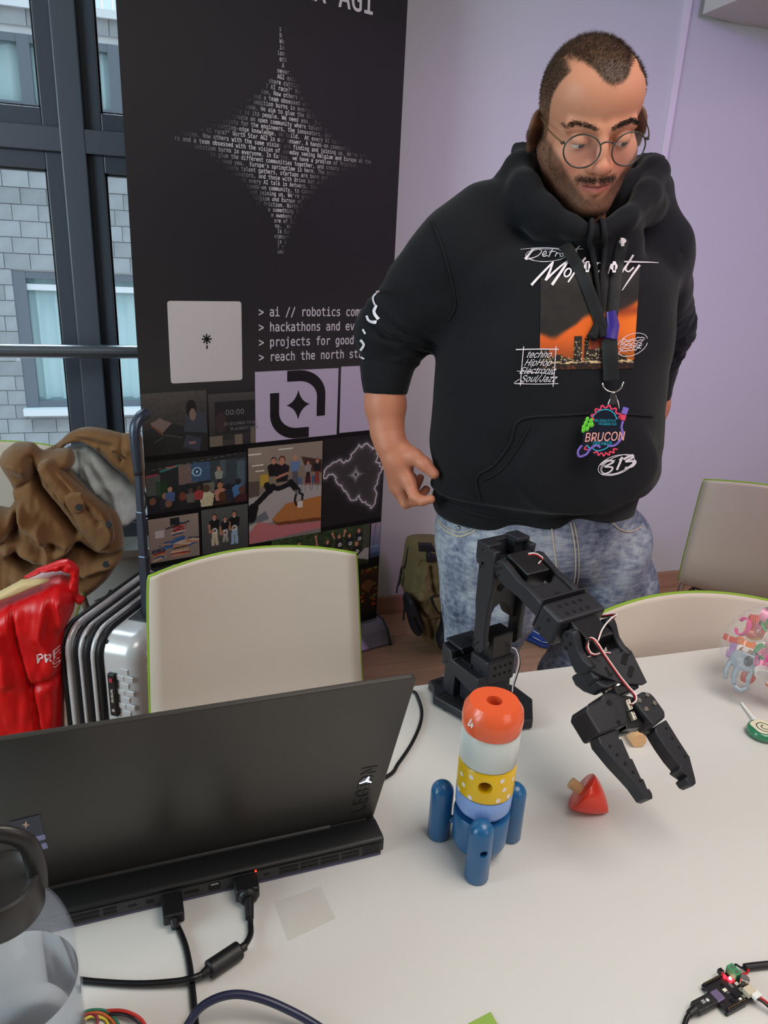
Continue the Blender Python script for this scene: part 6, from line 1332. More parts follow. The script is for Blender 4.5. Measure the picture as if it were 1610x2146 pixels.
BP = np.concatenate([HW_, P1, P2, P3]); BF = np.concatenate([HF, F1+len(HP), F2+len(HP)+len(P1), F3+len(HP)+len(P1)+len(P2)])
m_skin = mat('skin', '#c98d74', .48, attr='Col', bump=(700, .10), sss=.12, spec=.4)
body = fast_obj('body', BP, BF, m_skin, man)
# skin colour (its own pigment: lips, stubble, hair roots, brows; lip crease darkened in the colour)
def sm(e0, e1, x): t = np.clip((x-e0)/(e1-e0+1e-12), 0, 1); return t*t*(3-2*t)
skin = np.array((.79, .54, .43)); Cc = np.tile(skin, (len(BP), 1)); Cc[len(HP):] = (.74, .48, .38)
L = HP; lx_, ly_, lz_ = L[:, 0], L[:, 1], L[:, 2]; axx = np.abs(lx_)
def mixc(C_, m, col): m = m[:, None]; return C_*(1-m)+np.array(col)*m
Hc = Cc[:len(HP)]
front = sm(.0, -.04, ly_)
Hc = mixc(Hc, front*np.exp(-((axx-.038)/.020)**2-((lz_+.035)/.022)**2)*.35, (.86, .50, .44))
Hc = mixc(Hc, front*np.exp(-(lx_/.014)**2-((lz_+.034)/.014)**2)*.35, (.84, .50, .44))
def hair_mask(x, y, z):
    a = np.abs(x)
    zf = .091+.008*np.exp(-((a-.040)/.014)**2)-.016*np.exp(-((x-.010)/.025)**4)
    top = sm(-.003, .004, z-zf-.0*y)*(y < .02)+(y >= .02)
    topm = np.where(y < .0, sm(-.004, .004, z-zf), 1.)
    ys = np.interp(z, [-.03, -.015, .02, .05, .085, .11], [.000, -.012, -.026, -.036, -.050, -.060])
    side = sm(-.004, .004, y-ys)*sm(-.045, -.030, z+np.where(y > .03, .035, 0))*sm(.048, .058, a+np.where(y > .03, 1, 0))
    return np.clip(np.maximum(np.where(z > .06, topm, 0)*sm(.055, .07, z), side), 0, 1)
hm = hair_mask(lx_, ly_, lz_); fade = sm(-.03, .07, lz_)
Hc = mixc(Hc, hm*(.42+.34*fade), (.20, .15, .11))
def beard_mask(x, y, z):
    a = np.abs(x)
    jaw = sm(-.060, -.078, z+.45*(y+.03)*0+.30*np.clip(.055-a, 0, 1)*0)*sm(.034, .02, np.where(y > -.02, y, -.02)+.0)
    edge = np.interp(a, [0, .015, .03, .045, .06, .08], [-.087, -.083, -.067, -.048, -.024, -.002]); jaw = sm(.004, -.010, z-edge)*(y < .02)
    st = np.exp(-((z+.0570)/.0050)**2)*sm(.033, .026, a)*.8*sm(.001, .006, a+.002)*(y < -.07)
    side = np.exp(-((a-.030)/.006)**2)*sm(-.050, -.060, z)*(y < -.05)*(z > -.1)
    soul = np.exp(-(x/.010)**2-((z+.088)/.008)**2)*(y < -.06)
    return np.clip(np.maximum.reduce([jaw*.85, st, side*.5, soul*.6]), 0, 1)
bm = beard_mask(lx_, ly_, lz_)*sm(-.16, -.135, lz_*1+.0)
Hc = mixc(Hc, bm*.60, (.22, .15, .12))
lipm = (ly_ < -.083)*np.exp(-((lz_+.0695)/.0068)**2)*sm(.0245, .019, axx)
Hc = mixc(Hc, lipm*.75, (.74, .38, .38))
Hc = mixc(Hc, (ly_ < -.09)*np.exp(-((lz_+.0675)/.0013)**2)*sm(.024, .02, axx)*.7, (.28, .12, .12))  # dark crease between the lips painted into the skin colour
Hc = mixc(Hc, np.exp(-((axx-.033)/.016)**2-((lz_-.012)/.006)**2)*front*.18, (.55, .32, .28))
Cc[:len(HP)] = Hc
lin = np.where(Cc <= .04045, Cc/12.92, ((Cc+.055)/1.055)**2.4)
at = body.data.color_attributes.new('Col', 'FLOAT_COLOR', 'POINT'); at.data.foreach_set('color', np.concatenate([lin, np.ones((len(lin), 1))], 1).ravel())
# eyes
m_eye = mat('eye_white', '#d9cfc8', .15); m_iris = mat('iris_brown', '#2a1a12', .1)
for s in (-1, 1):
    c = Vector((.033*s, -.0785, -.003)); g = Vector((.30, -1, -.42)).normalized()
    ey = obj('eyeball', MB().sphere(tuple(c), .0128, 28, 18, M=HM), m_eye, man, smooth=180)
    b = MB(); fr = frame(c, z=g, x=(1, 0, 0)); b.lathe([(.0001, .01315), (.003, .0129), (.0058, .01155), (.0058, .0109)], 22, HM@fr); obj('iris', b, m_iris, ey, smooth=180)
# hairs: short strands grown from the scalp, brows, moustache and beard
me = body.data; nrm = np.empty(len(BP)*3, np.float32); me.vertices.foreach_get('normal', nrm); nrm = nrm.reshape(-1, 3)[:len(HP)]
nl = nrm@HA[:3, :3]
def grow(name, weight, count, length, rad, lean, m, jitter=.35, seed=1):
    r = np.random.default_rng(seed); w = np.clip(weight, 0, None); w = w/w.sum(); ids = r.choice(len(HP), count, p=w)
    p = HP[ids]+r.normal(size=(count, 3))*.0009; n_ = nl[ids]; d = n_+np.array(lean(p))+r.normal(size=(count, 3))*jitter; d /= np.linalg.norm(d, axis=1)[:, None]
    p = p-n_*.0008; ll = length(p)*(.7+.6*r.random(count)); u = np.cross(d, n_+np.array((.3, .1, .2))); u /= np.linalg.norm(u, axis=1)[:, None]+1e-9; v = np.cross(d, u)
    V = np.stack([p+u*rad, p-u*rad*.5+v*rad*.87, p-u*rad*.5-v*rad*.87, p+d*ll[:, None]], 1).reshape(-1, 3); k = np.arange(count)*4
    F_ = np.stack([k, k+1, k+3, k+1, k+2, k+3, k+2, k, k+3], 1).reshape(-1, 3); V = V@HA[:3, :3].T+HA[:3, 3]
    o = obj(name, (V, [tuple(q) for q in F_.tolist()]), m, man, smooth=0); return o
m_hair = mat('dark_brown_hair', '#3d2c1f', .55, noise=(60, .2)); m_beard = mat('beard_hair', '#2a1c16', .6)
grow('hair', hm*(.25+.75*fade), 15000, lambda p: np.interp(p[:, 2], [-.03, .03, .08, .12], [.0015, .0028, .006, .008]), .00032, lambda p: np.stack([0*p[:, 0], -.35*np.ones(len(p)), -.25*np.ones(len(p))], -1), m_hair, seed=2)
grow('beard', bm, 7000, lambda p: np.full(len(p), .0034), .00022, lambda p: np.stack([0*p[:, 0], 0*p[:, 0], -.9*np.ones(len(p))], -1), m_beard, .4, seed=3)
br = (ly_ < -.06)*sm(.0048, .0020, 1.25*np.abs(lz_-np.interp(axx, [.010, .022, .042, .056], [.0165, .0205, .0235, .017])))*sm(.008, .013, axx)*sm(.058, .050, axx)
Bm = grow('eyebrow', br, 1100, lambda p: np.full(len(p), .0058), .00034, lambda p: np.stack([np.sign(p[:, 0])*1.5, 0*p[:, 0], .35+0*p[:, 0]], -1), m_beard, .25, seed=4)
mu = (ly_ < -.072)*np.exp(-((lz_+.0575-.0*axx)/.0040)**2)*sm(.033, .026, axx)*(.35+.65*sm(.001, .006, axx))
grow('moustache', mu, 1000, lambda p: np.full(len(p), .0046), .00022, lambda p: np.stack([np.sign(p[:, 0])*1.0, 0*p[:, 0], -.8+0*p[:, 0]], -1), m_beard, .3, seed=5)
# glasses
m_gf = mat('glasses_frame_grey', '#4b4a46', .25, metal=.5); m_gl = mat('glasses_lens', '#ffffff', .02, alpha=.05, spec=.8); m_gt = mat('glasses_temple_gold', '#a58a62', .25, metal=.9)
gls = obj('glasses', MB().tube([HM@Vector(p) for p in ((-.0095, -.1170, .002), (-.004, -.1190, .0055), (.004, -.1190, .0055), (.0095, -.1170, .002))], .0013, 8, res=5), m_gf, man, smooth=180)
for s in (-1, 1):
    R_ = [(s*.0355+.0268*math.cos(t), -.1125+.006*((abs(.0355+s*.0268*math.cos(t))-.0355)/.0268)*1.0, -.0065+.0245*math.sin(t)*(1.04 if math.sin(t) < 0 else .93)) for t in np.linspace(0, 2*math.pi, 33)[:-1]]
    obj('rim', MB().tube([HM@Vector(p) for p in R_], .00125, 8, closed=True), m_gf, gls, smooth=180)
    c = HM@Vector((s*.0355, -.1128, -.0065)); b = MB(); b.add([c]+[HM@Vector(p) for p in R_], [(0, 1+i, 1+(i+1) % 32) for i in range(32)]); obj('lens', b, m_gl, gls, smooth=180)
    obj('temple', MB().tube([HM@Vector(p) for p in ((s*.0615, -.1050, .003), (s*.0680, -.098, .005), (s*.0765, -.060, .008), (s*.0810, -.005, .012), (s*.0800, .022, .006), (s*.0770, .034, -.012))], [.0016, .0014, .0009, .0009, .0018, .0016], 8, res=4), m_gt if s < 0 else m_gf, gls, smooth=180)
    obj('hinge', MB().box((s*.0640, -.1035, .003), (.006, .005, .004), HM), m_gf, gls, smooth=0, bevel=.0008)
    obj('nose_pad', MB().sphere((s*.0105, -.1095, -.010), (.0018, .003, .0048), 10, 8, M=HM), m_gl, gls)
# ---------------------------------------------------------------- hoodie
rowsT = [(470, 935, 1405), (520, 925, 1418), (600, 925, 1412), (680, 925, 1395), (760, 922, 1368), (850, 918, 1358), (920, 912, 1362), (1000, 908, 1345), (1060, 910, 1325), (1095, 915, 1312)]
tz = []; tcx = []; trx = []
for yy, l_, r in rowsT:
    a, b = ony(l_, yy, 1.25), ony(r, yy, 1.25); tz.append((a.z+b.z)/2); tcx.append((a.x+b.x)/2); trx.append((b.x-a.x)/2)
tz = tz[::-1]; tcx = tcx[::-1]; trx = trx[::-1]
hem_z = tz[0]+.022
ZY = [hem_z, .95, 1.02, 1.12, 1.25, 1.36, 1.43, 1.47]; RYv = [.132, .145, .162, .172, .160, .140, .110, .08]; CY = [1.255, 1.25, 1.245, 1.245, 1.25, 1.262, 1.275, 1.285]
aSL = [W3(958, 520, 1.27)+(.066,), W3(886, 612, 1.31)+(.070,), W3(828, 695, 1.35)+(.069,), W3(811, 770, 1.342)+(.048,), W3(809, 792, 1.337)+(.0425,), W3(808, 826, 1.332)+(.0415,)]
aSR = [W3(1378, 525, 1.27)+(.058,), W3(1392, 600, 1.32)+(.054,), W3(1397, 690, 1.38)+(.056,), W3(1378, 765, 1.41)+(.044,), W3(1374, 785, 1.415)+(.041,), W3(1370, 822, 1.42)+(.040,)]
hoodpts = [W3(1247, 490, 1.135)+(.011,), W3(1200, 475, 1.14)+(.015,), W3(1142, 440, 1.17)+(.019,), W3(1102, 392, 1.21)+(.022,), W3(1088, 350, 1.27)+(.022,), W3(1108, 322, 1.33)+(.026,), W3(1170, 330, 1.38)+(.036,), W3(1240, 345, 1.40)+(.042,), W3(1320, 335, 1.38)+(.034,), W3(1360, 335, 1.32)+(.025,), W3(1372, 362, 1.25)+(.022,), W3(1358, 408, 1.19)+(.021,), W3(1315, 456, 1.145)+(.016,), W3(1247, 490, 1.135)+(.011,)]
hood2 = [W3(1210, 490, 1.15)+(.014,), W3(1140, 466, 1.18)+(.024,), W3(1088, 428, 1.22)+(.029,), W3(1078, 388, 1.28)+(.030,), W3(1110, 365, 1.35)+(.035,), W3(1240, 390, 1.40)+(.05,), W3(1350, 375, 1.36)+(.035,), W3(1376, 395, 1.28)+(.027,), W3(1362, 432, 1.21)+(.026,), W3(1310, 470, 1.17)+(.020,), W3(1265, 490, 1.15)+(.012,)]
def sleeve(G, pts, s):
    o_ = None; acc_ = 0.
    tot = sum(np.linalg.norm(np.array(a[:3])-np.array(b[:3])) for a, b in zip(pts[:-1], pts[1:]))
    for p, q in zip(pts[:-1], pts[1:]):
        a, b = np.array(p[:3], np.float32), np.array(q[:3], np.float32); d = b-a; ln = np.linalg.norm(d); tt = np.clip(((G-a)@d)/(d@d), 0, 1); u = (acc_+tt*ln)/tot
        vv = G-a-tt[..., None]*d; ang = np.arctan2(vv[..., 2], vv[..., 0])
        win = np.exp(-((u-.64)/.17)**2)
        wv = win*(.0052*np.sin(u*tot/.026*6.28+1.6*np.sin(ang*2+u*9)+s)+.0030*np.sin(u*tot/.015*6.28+2*np.sin(ang+1)))+.003*np.sin(u*14+ang*2)*(1-u)
        wv = np.where(u > .93, 0, wv)
        c = np.linalg.norm(vv, axis=-1)-(p[3]+(q[3]-p[3])*tt)-wv; o_ = c if o_ is None else smin(o_, c, .012); acc_ += ln
    return o_
def hoodie(G):
    x, y, z = G[..., 0], G[..., 1], G[..., 2]
    cx, rx = np.interp(z, tz, tcx), np.interp(z, tz, trx); cy, ry = np.interp(z, ZY, CY), np.interp(z, ZY, RYv)
    gx = np.abs((x-cx)/rx); gy = np.abs((y-cy)/ry); rr = (gx**2.1+gy**2.1)**(1/2.1); d = (rr-1)*np.minimum(rx, ry)*.9
    d = d-.006*np.sin((x*.5+z)*46+3*np.sin(x*9))*np.exp(-((z-.98)/.07)**2)-.0065*np.sin((x*1.1-z*.8)*34+2*np.sin(z*11))*np.exp(-((x-.53)/.08)**2)*np.exp(-((z-1.22)/.14)**2)-.0025*np.sin((x*1.2+z*.7)*30)*np.exp(-((x-.90)/.08)**2)
    d = d-.008*sm(hem_z+.075, hem_z+.045, z)*0+.007*sm(hem_z+.062, hem_z+.052, z)
    d = smax(d, z-1.425, .05); d = smax(d, hem_z-z, .008)
    sh = chain(G, [W3(965, 505, 1.27)+(.056,), W3(1015, 458, 1.275)+(.050,), W3(1130, 430, 1.28)+(.062,), W3(1330, 440, 1.28)+(.060,), W3(1380, 505, 1.27)+(.052,)], .04); d = smin(d, sh, .05)
    d = smin(d, cap(G, W3(1195, 512, 1.185), W3(1300, 508, 1.185), .040, .040), .03); d = smin(d, sleeve(G, aSL, 0), .035); d = smin(d, sleeve(G, aSR, 2), .03)
    # kangaroo pocket
    pk = smax(elp(G, (.725, 1.245-.150, 1.05), (.140, .026, .085)), -(G[..., 1]-1.15+.06)*0-1, .01)
    d = smin(d, pk, .022)
    # neck opening
    nk = cap(G, (.725, 1.255, 1.40), tuple(np.array(HO)*.55+np.array((.72, 1.25, 1.45))*.45), .066, .085); d = smax(d, -nk, .012)
    d = smin(d, cap(G, W3(1200, 520, 1.175), W3(1296, 516, 1.175), .026, .026), .02)
    hd3 = smin(chain(G, hoodpts, .02), chain(G, hood2, .02), .010); hd3 = hd3-.0025*np.sin(x*60+z*40)*.6; d = smin(d, hd3, .012)
    d = smin(d, elp(G, (.735, 1.405, 1.40), (.12, .055, .11)), .04)
    cut_ = np.array(aSL[-1][:3], np.float32); dr = np.array(aSL[-1][:3], np.float32)-np.array(aSL[-2][:3], np.float32); dr /= np.linalg.norm(dr)
    near = np.linalg.norm(G-cut_, axis=-1) < .09; d = np.where(near, smax(d, (G-cut_)@dr, .004), d); 
    return d
P, F = sn_mesh(hoodie, (.26, 1.00, hem_z-.02), (1.14, 1.50, 1.585), .0042)
P = relax(P, F, 1, .4)
m_hood = mat('black_fleece', '#15161b', .9, bump=(900, .35), sheen=.12, spec=.25)
hood = fast_obj('hoodie', P, F, m_hood, man)
bpy.context.view_layer.update(); dg = bpy.context.evaluated_depsgraph_get(); HT = BVHTree.FromObject(hood, dg)
def drape(pts, tree, off=.0012, far=1.2):
    out = []
    for p in pts:
        r = Vector(ray(p[0], p[1])); h_ = tree.ray_cast(Vector(CAM), r)
        if h_[0] is None:
            h_ = (Vector(CAM)+r*far, -r)
        n_ = h_[1] if h_[1].dot(r) < 0 else -h_[1]; out.append(h_[0]+n_*off-r*off*.5)
    return out
def ink(name, items, m, parent, tree, off=.0012, **k):
    b = MB()
    for v, f in items: b.add(drape(v, tree, off), f)
    return obj(name, b, m, parent, smooth=0, kind='stuff', **k)
def S3(pts, w0, w1=None, cx=None): 
    q = [(1060+x/4.472, 480+y/4.472) for x, y in pts]; w = [a/4.472 for a in w0] if isinstance(w0, list) else w0/4.472
    return stroke(q, w, None if w1 is None else w1/4.472, res=7)
def loopS(cx, cy, rx, ry, w, rot=0, a0=0, a1=2*math.pi, n=16):
    c, s = math.cos(rot), math.sin(rot); return S3([(cx+rx*math.cos(t)*c-ry*math.sin(t)*s, cy+rx*math.cos(t)*s+ry*math.sin(t)*c) for t in np.linspace(a0, a1, n)], w)
m_ink = mat('hoodie_white_ink', '#e6dfe8', .5)
# sunset picture
cvx = Cv(1., 1., 120, 112, (.06, .05, .05)); X, Y = cvx.x, cvx.y          # x right, y down
n1 = vnoise(X*3, Y*3, 2.2, 5); n2 = vnoise(X*3, Y*3, 6, 6); n3 = vnoise(X*3, Y*3, 14, 7)
cvx.c = np.array((.105, .09, .085))*(1+.5*(n2-.5)[..., None])
edge = .62-.30*X**1.2+.05*np.sin(X*9)+.06*(n1-.5); g = sm(-.03, .05, Y-edge)[..., None]; cvx.c = cvx.c*(1-g)+(np.array((.86, .36, .07))*(1-.3*sm(.6, .9, Y))[..., None]+np.array((.08, .10, .02))*(X**2)[..., None])*g
g2 = (np.exp(-((Y-.52+.1*X)/.05)**2)*sm(.6, .9, X)*.6)[..., None]; cvx.c = cvx.c*(1-g2)+np.array((.45, .12, .05))*g2
g3 = (sm(.50, .56, X)*sm(.50, .72, Y)*sm(.9, .6, X)*.65)[..., None]; cvx.c = cvx.c*(1-g3)+np.array((.30, .05, .04))*g3
hgt = np.zeros(120)+.91
for a, b_, t in ((.0, .10, .77), (.10, .16, .86), (.16, .24, .84), (.24, .33, .87), (.36, .44, .655), (.465, .52, .68), (.52, .60, .80), (.60, .68, .78), (.7, .78, .88), (.8, .92, .86), (.30, .36, .885)):
    k = (X[0] >= a) & (X[0] <= b_); hgt[k] = t
cvx.put((Y > hgt[None, :])*1., (.10, .06, .05)); rr_ = np.random.default_rng(9)
for _ in range(260):
    x, y = rr_.random(), .70+.24*rr_.random(); i = min(119, int(x*119))
    if y > hgt[i]: cvx.ell(x, y, .006, .005, (.95, .75+.2*rr_.random(), .45+.4*rr_.random()), .8)
for _ in range(60): x = .12+.85*rr_.random(); cvx.ell(x, .915+.02*rr_.random(), .02, .006, (.98, .85, .65), .6)
cvx.put(sm(.945, .955, Y)*1., (.13, .06, .04)); cvx.put((Y > .955)*(n3 > .6)*.5, (.6, .3, .12))
def bil(u, v): a = (1-u)*(1-v); return tuple(np.array((1133, 583))*a+np.array((1341, 560))*u*(1-v)+np.array((1131, 775))*(1-u)*v+np.array((1327, 772))*u*v)
V = drape([bil(u, v) for u, v in zip(X.ravel(), Y.ravel())], HT, .0009); w = 120
painted('picture_print', np.array([tuple(p) for p in V]), [(j*w+i, (j+1)*w+i, (j+1)*w+i+1, j*w+i+1) for j in range(111) for i in range(w-1)], cvx.lin(), mat('hoodie_print', '#ffffff', .75, attr='Col'), hood)
D = [S3([(135, 198), (330, 182), (620, 186)], 3, 8), S3([(262, 195), (225, 235), (180, 288)], 12, 22), S3([(235, 200), (300, 190), (335, 215), (290, 262), (190, 292)], 7), loopS(375, 248, 190, 62, 4, -.03, .3, 5.9, 30), loopS(360, 255, 150, 58, 3, .0, 1, 6.5, 26),
     S3([(345, 250), (380, 232), (372, 212), (345, 238), (352, 262), (392, 252)], 8), S3([(440, 192), (420, 230), (400, 268)], 9, 7), S3([(405, 222), (470, 212)], 6), S3([(480, 222), (462, 262)], 8), S3([(475, 236), (508, 224)], 6), loopS(525, 244, 14, 16, 7, .4), S3([(568, 222), (552, 260)], 8), S3([(625, 192), (600, 235), (585, 272)], 10, 7), S3([(600, 190), (722, 184)], 9, 3), S3([(692, 155), (660, 190), (665, 215)], 7, 4)]
Mo = [S3([(240, 528), (330, 430), (445, 312)], [24, 20, 16]), S3([(440, 318), (415, 390), (372, 486)], [14, 20, 22]), S3([(375, 480), (470, 390), (598, 282)], [22, 18, 12]), S3([(592, 290), (520, 400), (432, 526)], [16, 24, 26]), loopS(578, 412, 42, 26, 15, -1.0), S3([(745, 268), (690, 340), (582, 502)], [16, 20, 14]), S3([(598, 332), (660, 312), (772, 322)], [14, 12, 10]), loopS(720, 392, 36, 22, 15, -1.0), S3([(860, 322), (835, 352), (818, 400), (850, 412), (880, 390)], 13), S3([(832, 318), (925, 318)], 9), S3([(925, 330), (898, 440)], [13, 9]), S3([(985, 330), (955, 425)], [12, 9]),
      S3([(1192, 240), (1130, 340), (1060, 445)], [18, 20, 14]), S3([(1000, 305), (1190, 306), (1428, 322)], [10, 15, 4]), S3([(1132, 335), (1120, 385), (1150, 402), (1195, 360)], 14), S3([(1250, 338), (1180, 440), (1085, 578)], [22, 18, 6]), S3([(1090, 248), (1098, 258)], 12)]
ink('brush_lettering', D+Mo, m_ink, hood, HT, .0016)
T_ = [S3([(168, 1100), (150, 1280), (135, 1468)], 7), S3([(470, 1100), (458, 1290), (442, 1478)], 7), S3([(95, 1130), (300, 1126), (495, 1128)], 9), S3([(105, 1330), (300, 1345), (440, 1362)], 5), S3([(85, 1448), (300, 1452), (492, 1448)], 6), S3([(128, 1405), (80, 1445), (170, 1440)], 5)]
def P3(s, x, y, size, shear=.5, sx=.8, off=.12, ang=0.):
    v, f = text(s, size, 'sans', shear=shear, sx=sx, off=0); return [(1060+(x+a*math.cos(ang)+b*math.sin(ang))/4.472, 480+(y-b*math.cos(ang)+a*math.sin(ang))/4.472) for a, b, _ in v], f
for s, x, y in (('techno', 185, 1205), ('HipHop', 165, 1280), ('Electronic', 120, 1355), ('Soul/Jazz', 130, 1430)): T_.append(P3(s, x, y, 86, .7, .85))
def wig(x0, x1, y, r): n = int((x1-x0)/14); return S3([(x0+i*14, y-i*2.2+r.normal()*6) for i in range(n)], 6)
rw = np.random.default_rng(6); T_ += [loopS(1180, 1085, 155, 95, 5, -.45, .5, 6.4, 28)]+[wig(1075-i*4, 1320-i*8, 1048+i*21, rw) for i in range(6)]
ink('small_lettering', T_, m_ink, hood, HT, .0016)
def S4(pts, w0, w1=None): return stroke([(1160+x/6.19, 740+y/6.19) for x, y in pts], w0/6.19, None if w1 is None else w1/6.19, res=6)
def e4(cx, cy, rx, ry, w, rot, a0=0, a1=6.283, n=30): c, s = math.cos(rot), math.sin(rot); return S4([(cx+rx*math.cos(t)*c-ry*math.sin(t)*s, cy+rx*math.cos(t)*s+ry*math.sin(t)*c) for t in np.linspace(a0, a1, n)], w)
N3 = [e4(800, 1450, 235, 118, 9, -.32, .2, 6.1), e4(830, 1440, 225, 100, 9, -.40, 1.0, 6.9), e4(770, 1480, 170, 90, 6, -.2, .2, 5),
      S4([(600, 1445), (690, 1392), (775, 1402), (700, 1450), (660, 1470), (760, 1480), (720, 1540), (620, 1572)], 24, 20), S4([(885, 1345), (855, 1420), (815, 1512)], 30, 26), S4([(845, 1385), (890, 1345)], 16), S4([(900, 1375), (1010, 1322), (1020, 1352), (930, 1402), (1055, 1398), (1020, 1462), (920, 1490)], 28, 22), S4([(1000, 1400), (1060, 1400), (960, 1485)], 22)]
ink('number_print', N3, m_ink, hood, HT, .0018)
SL_ = [stroke([(788, 612), (778, 625), (782, 640)], 4), stroke([(783, 612), (792, 611)], 4), stroke([(786, 640), (780, 655), (789, 670)], 5, 8), stroke([(765, 662), (770, 672), (785, 676)], 6), stroke([(757, 690), (762, 700)], 4), stroke([(752, 712), (759, 722), (752, 734)], 5), stroke([(753, 748), (760, 752)], 4)]
SL_ = [([(a+5, b) for a, b, *_ in v], f) for v, f in SL_]
ink('sleeve_print', SL_, m_ink, hood, HT, .0018)
# seams: pocket edges, raglan, cuffs, drawstrings
m_seam = mat('black_stitch', '#0e0f13', .9)
def seam(name, pts, rad, parent, m=m_seam, tree=None, off=.0008, **k): return obj(name, MB().tube(drape(catm(pts, 6), tree or HT, off), rad, 6), m, parent, smooth=180, **k)
seam('pocket_seam', [(1368, 872), (1280, 866), (1180, 870), (1090, 880), (1068, 930), (1035, 975), (1000, 1000), (1008, 1050)], .0022, hood)
seam('pocket_seam', [(1112, 888), (1088, 935), (1050, 985), (1010, 1008)], .0014, hood)
seam('shoulder_seam', [(905, 462), (928, 520), (945, 580), (955, 640), (940, 672)], .0016, hood)
seam('hem_seam', [(912, 1042), (1000, 1078), (1100, 1092), (1200, 1086), (1290, 1062), (1335, 1030)], .0018, hood)
m_cord = mat('hood_cord', '#101115', .85, bump=(800, .5))
for pts, nm in (([(1238, 462), (1238, 520), (1246, 580), (1252, 640), (1244, 695)], 0), ([(1262, 462), (1264, 520), (1258, 590), (1258, 650), (1250, 690)], 0)):
    obj('drawstring', MB().tube(drape(catm(pts, 6), HT, .005), .0042, 10), m_cord, hood, smooth=180)
obj('cord_end', MB().tube(drape([(1246, 682), (1242, 698), (1236, 710)], HT, .006), [.005, .008, .009], 12, res=4).tube(drape([(1252, 682), (1256, 698), (1258, 708)], HT, .006), [.005, .008, .0085], 12, res=4), m_cord, hood, smooth=180, kind='stuff')
# ---------------------------------------------------------------- lanyard with badge
m_lan = mat('lanyard_black', '#0c0b10', .6, bump=(500, .3)); m_pur = mat('buckle_purple', '#34207c', .3)
ly = thing('lanyard', tuple(drape([(1270, 700)], HT)[0]), 'black lanyard with metal clasp holding the neon badge on the hoodie', 'lanyard')
def ribbon(name, pts, wd, m, off=.006, th=.10): 
    q = drape(catm(pts, 5), HT, off); return obj(name, MB().tube(q, wd, 12, flat=th, up=-Vector(ray(1260, 650))), m, ly, smooth=40)
ribbon('strap', [(1184, 505), (1190, 520), (1200, 545), (1220, 585), (1245, 650), (1262, 705)], .0095, m_lan)
ribbon('strap', [(1304, 497), (1298, 520), (1292, 545), (1286, 590), (1280, 650), (1272, 705)], .0095, m_lan)
ribbon('strap', [(1270, 712), (1272, 750), (1274, 796)], .0125, m_lan, .010, .13)
obj('buckle', MB().tube(drape([(1272, 655), (1276, 685), (1270, 712)], HT, .011), [.008, .011, .0120], 12, flat=.35, up=-Vector(ray(1260, 650))), m_pur, ly, smooth=60)
for (x, y), sc in (((1297, 502), 1), ((1224, 563), .9), ((1279, 564), 1)):
    v = [(x+7.5*sc*math.cos(t), y+10*sc*math.sin(t)) for t in np.linspace(0, 6.283, 20)[:-1]]; b = MB(); b.add(drape(v, HT, .0105), [tuple(range(19))]); b.add(drape([(x-3, y-14), (x+4, y-14), (x+4, y+14), (x-3, y+14)], HT, .0107), [(0, 1, 2, 3)])
    obj('mark', b, m_ink, ly, smooth=0, kind='stuff'); b = MB(); b.add(drape([(x-1.5, y-10), (x+2, y-10), (x+2, y+10), (x-1.5, y+10)], HT, .0112), [(0, 1, 2, 3)]); obj('mark', b, m_lan, ly, smooth=0)
rg = drape([(1274, 800)], HT, .014)[0]; RgM = frame(rg, z=-Vector(ray(1274, 800)), x=(1, .2, 0))
obj('ring', MB().tube([RgM@Vector((.0165*math.cos(t), .0165*math.sin(t), 0)) for t in np.linspace(math.pi, 2*math.pi, 16)], .0016, 8), m_chrome, ly, smooth=180)
obj('clasp', MB().tube([RgM@Vector(p) for p in ((0, -.016, 0), (-.003, -.026, .001), (-.008, -.040, .001), (-.007, -.050, .001), (0, -.054, .001), (.008, -.050, .001), (.009, -.040, .001), (.005, -.026, .001), (0, -.016, 0))], .0020, 8, res=4).bx(-.0045, .0045, -.036, -.018, -.001, .003, M=RgM), m_chrome, ly, smooth=60)
bd = drape([(1262, 905)], HT, .030)[0]; BdM = frame(bd, z=-Vector(ray(1262, 905)), y=(.05, 0, 1))
def B4(pts): return [onM(1160+x/6.19, 740+y/6.19, BdM) for x, y in pts]
m_nv = mat('badge_navy', '#101526', .35, coat=.3); m_pk = mat('badge_pink', '#e0405f', .4); m_cy = mat('badge_cyan', '#2fa6bf', .4); m_sal = mat('badge_salmon', '#f0a49c', .4); m_bgr = mat('badge_green', '#5fbf2a', .4); m_vio = mat('badge_violet', '#7d62b8', .4)
badge = thing('badge', tuple(bd), 'neon coloured bottle-cap shaped speaker badge hanging from the lanyard', 'badge')
out_ = B4([(480, 800), (560, 700), (700, 660), (830, 740), (870, 700), (970, 690), (980, 760), (930, 890), (905, 960), (905, 1060), (850, 1170), (720, 1230), (640, 1300), (540, 1330), (470, 1270), (390, 1345), (305, 1350), (300, 1260), (370, 1180), (385, 1020), (370, 960), (400, 870)])
bd0 = obj('plate', MB().prism(catm(out_+[out_[0]], 3)[:-1], -.0015, .0015, BdM), m_nv, badge, smooth=0)
def bstroke(name, pts, w, m, z=.0018, w1=None):
    v, f = stroke([(p[0], p[1]) for p in B4(pts)], w, w1, res=5); v[:, 2] = z; v2 = v.copy(); return obj(name, MB().add(v, f, BdM), m, badge, smooth=0)
zz = []
for i in range(15):
    t = math.radians(200-i*13.5+0); rr = 205 if i % 2 else 165; zz.append((685+rr*math.cos(t), 880-rr*1.02*math.sin(t)))
bstroke('teeth', [p for p in zz], .0024, m_pk); zz = []
for i in range(11):
    t = math.radians(235+i*9); rr = 165 if i % 2 else 205; zz.append((650+rr*1.1*math.cos(t), 1130-rr*math.sin(t)))
bstroke('teeth', zz, .0022, m_pk)
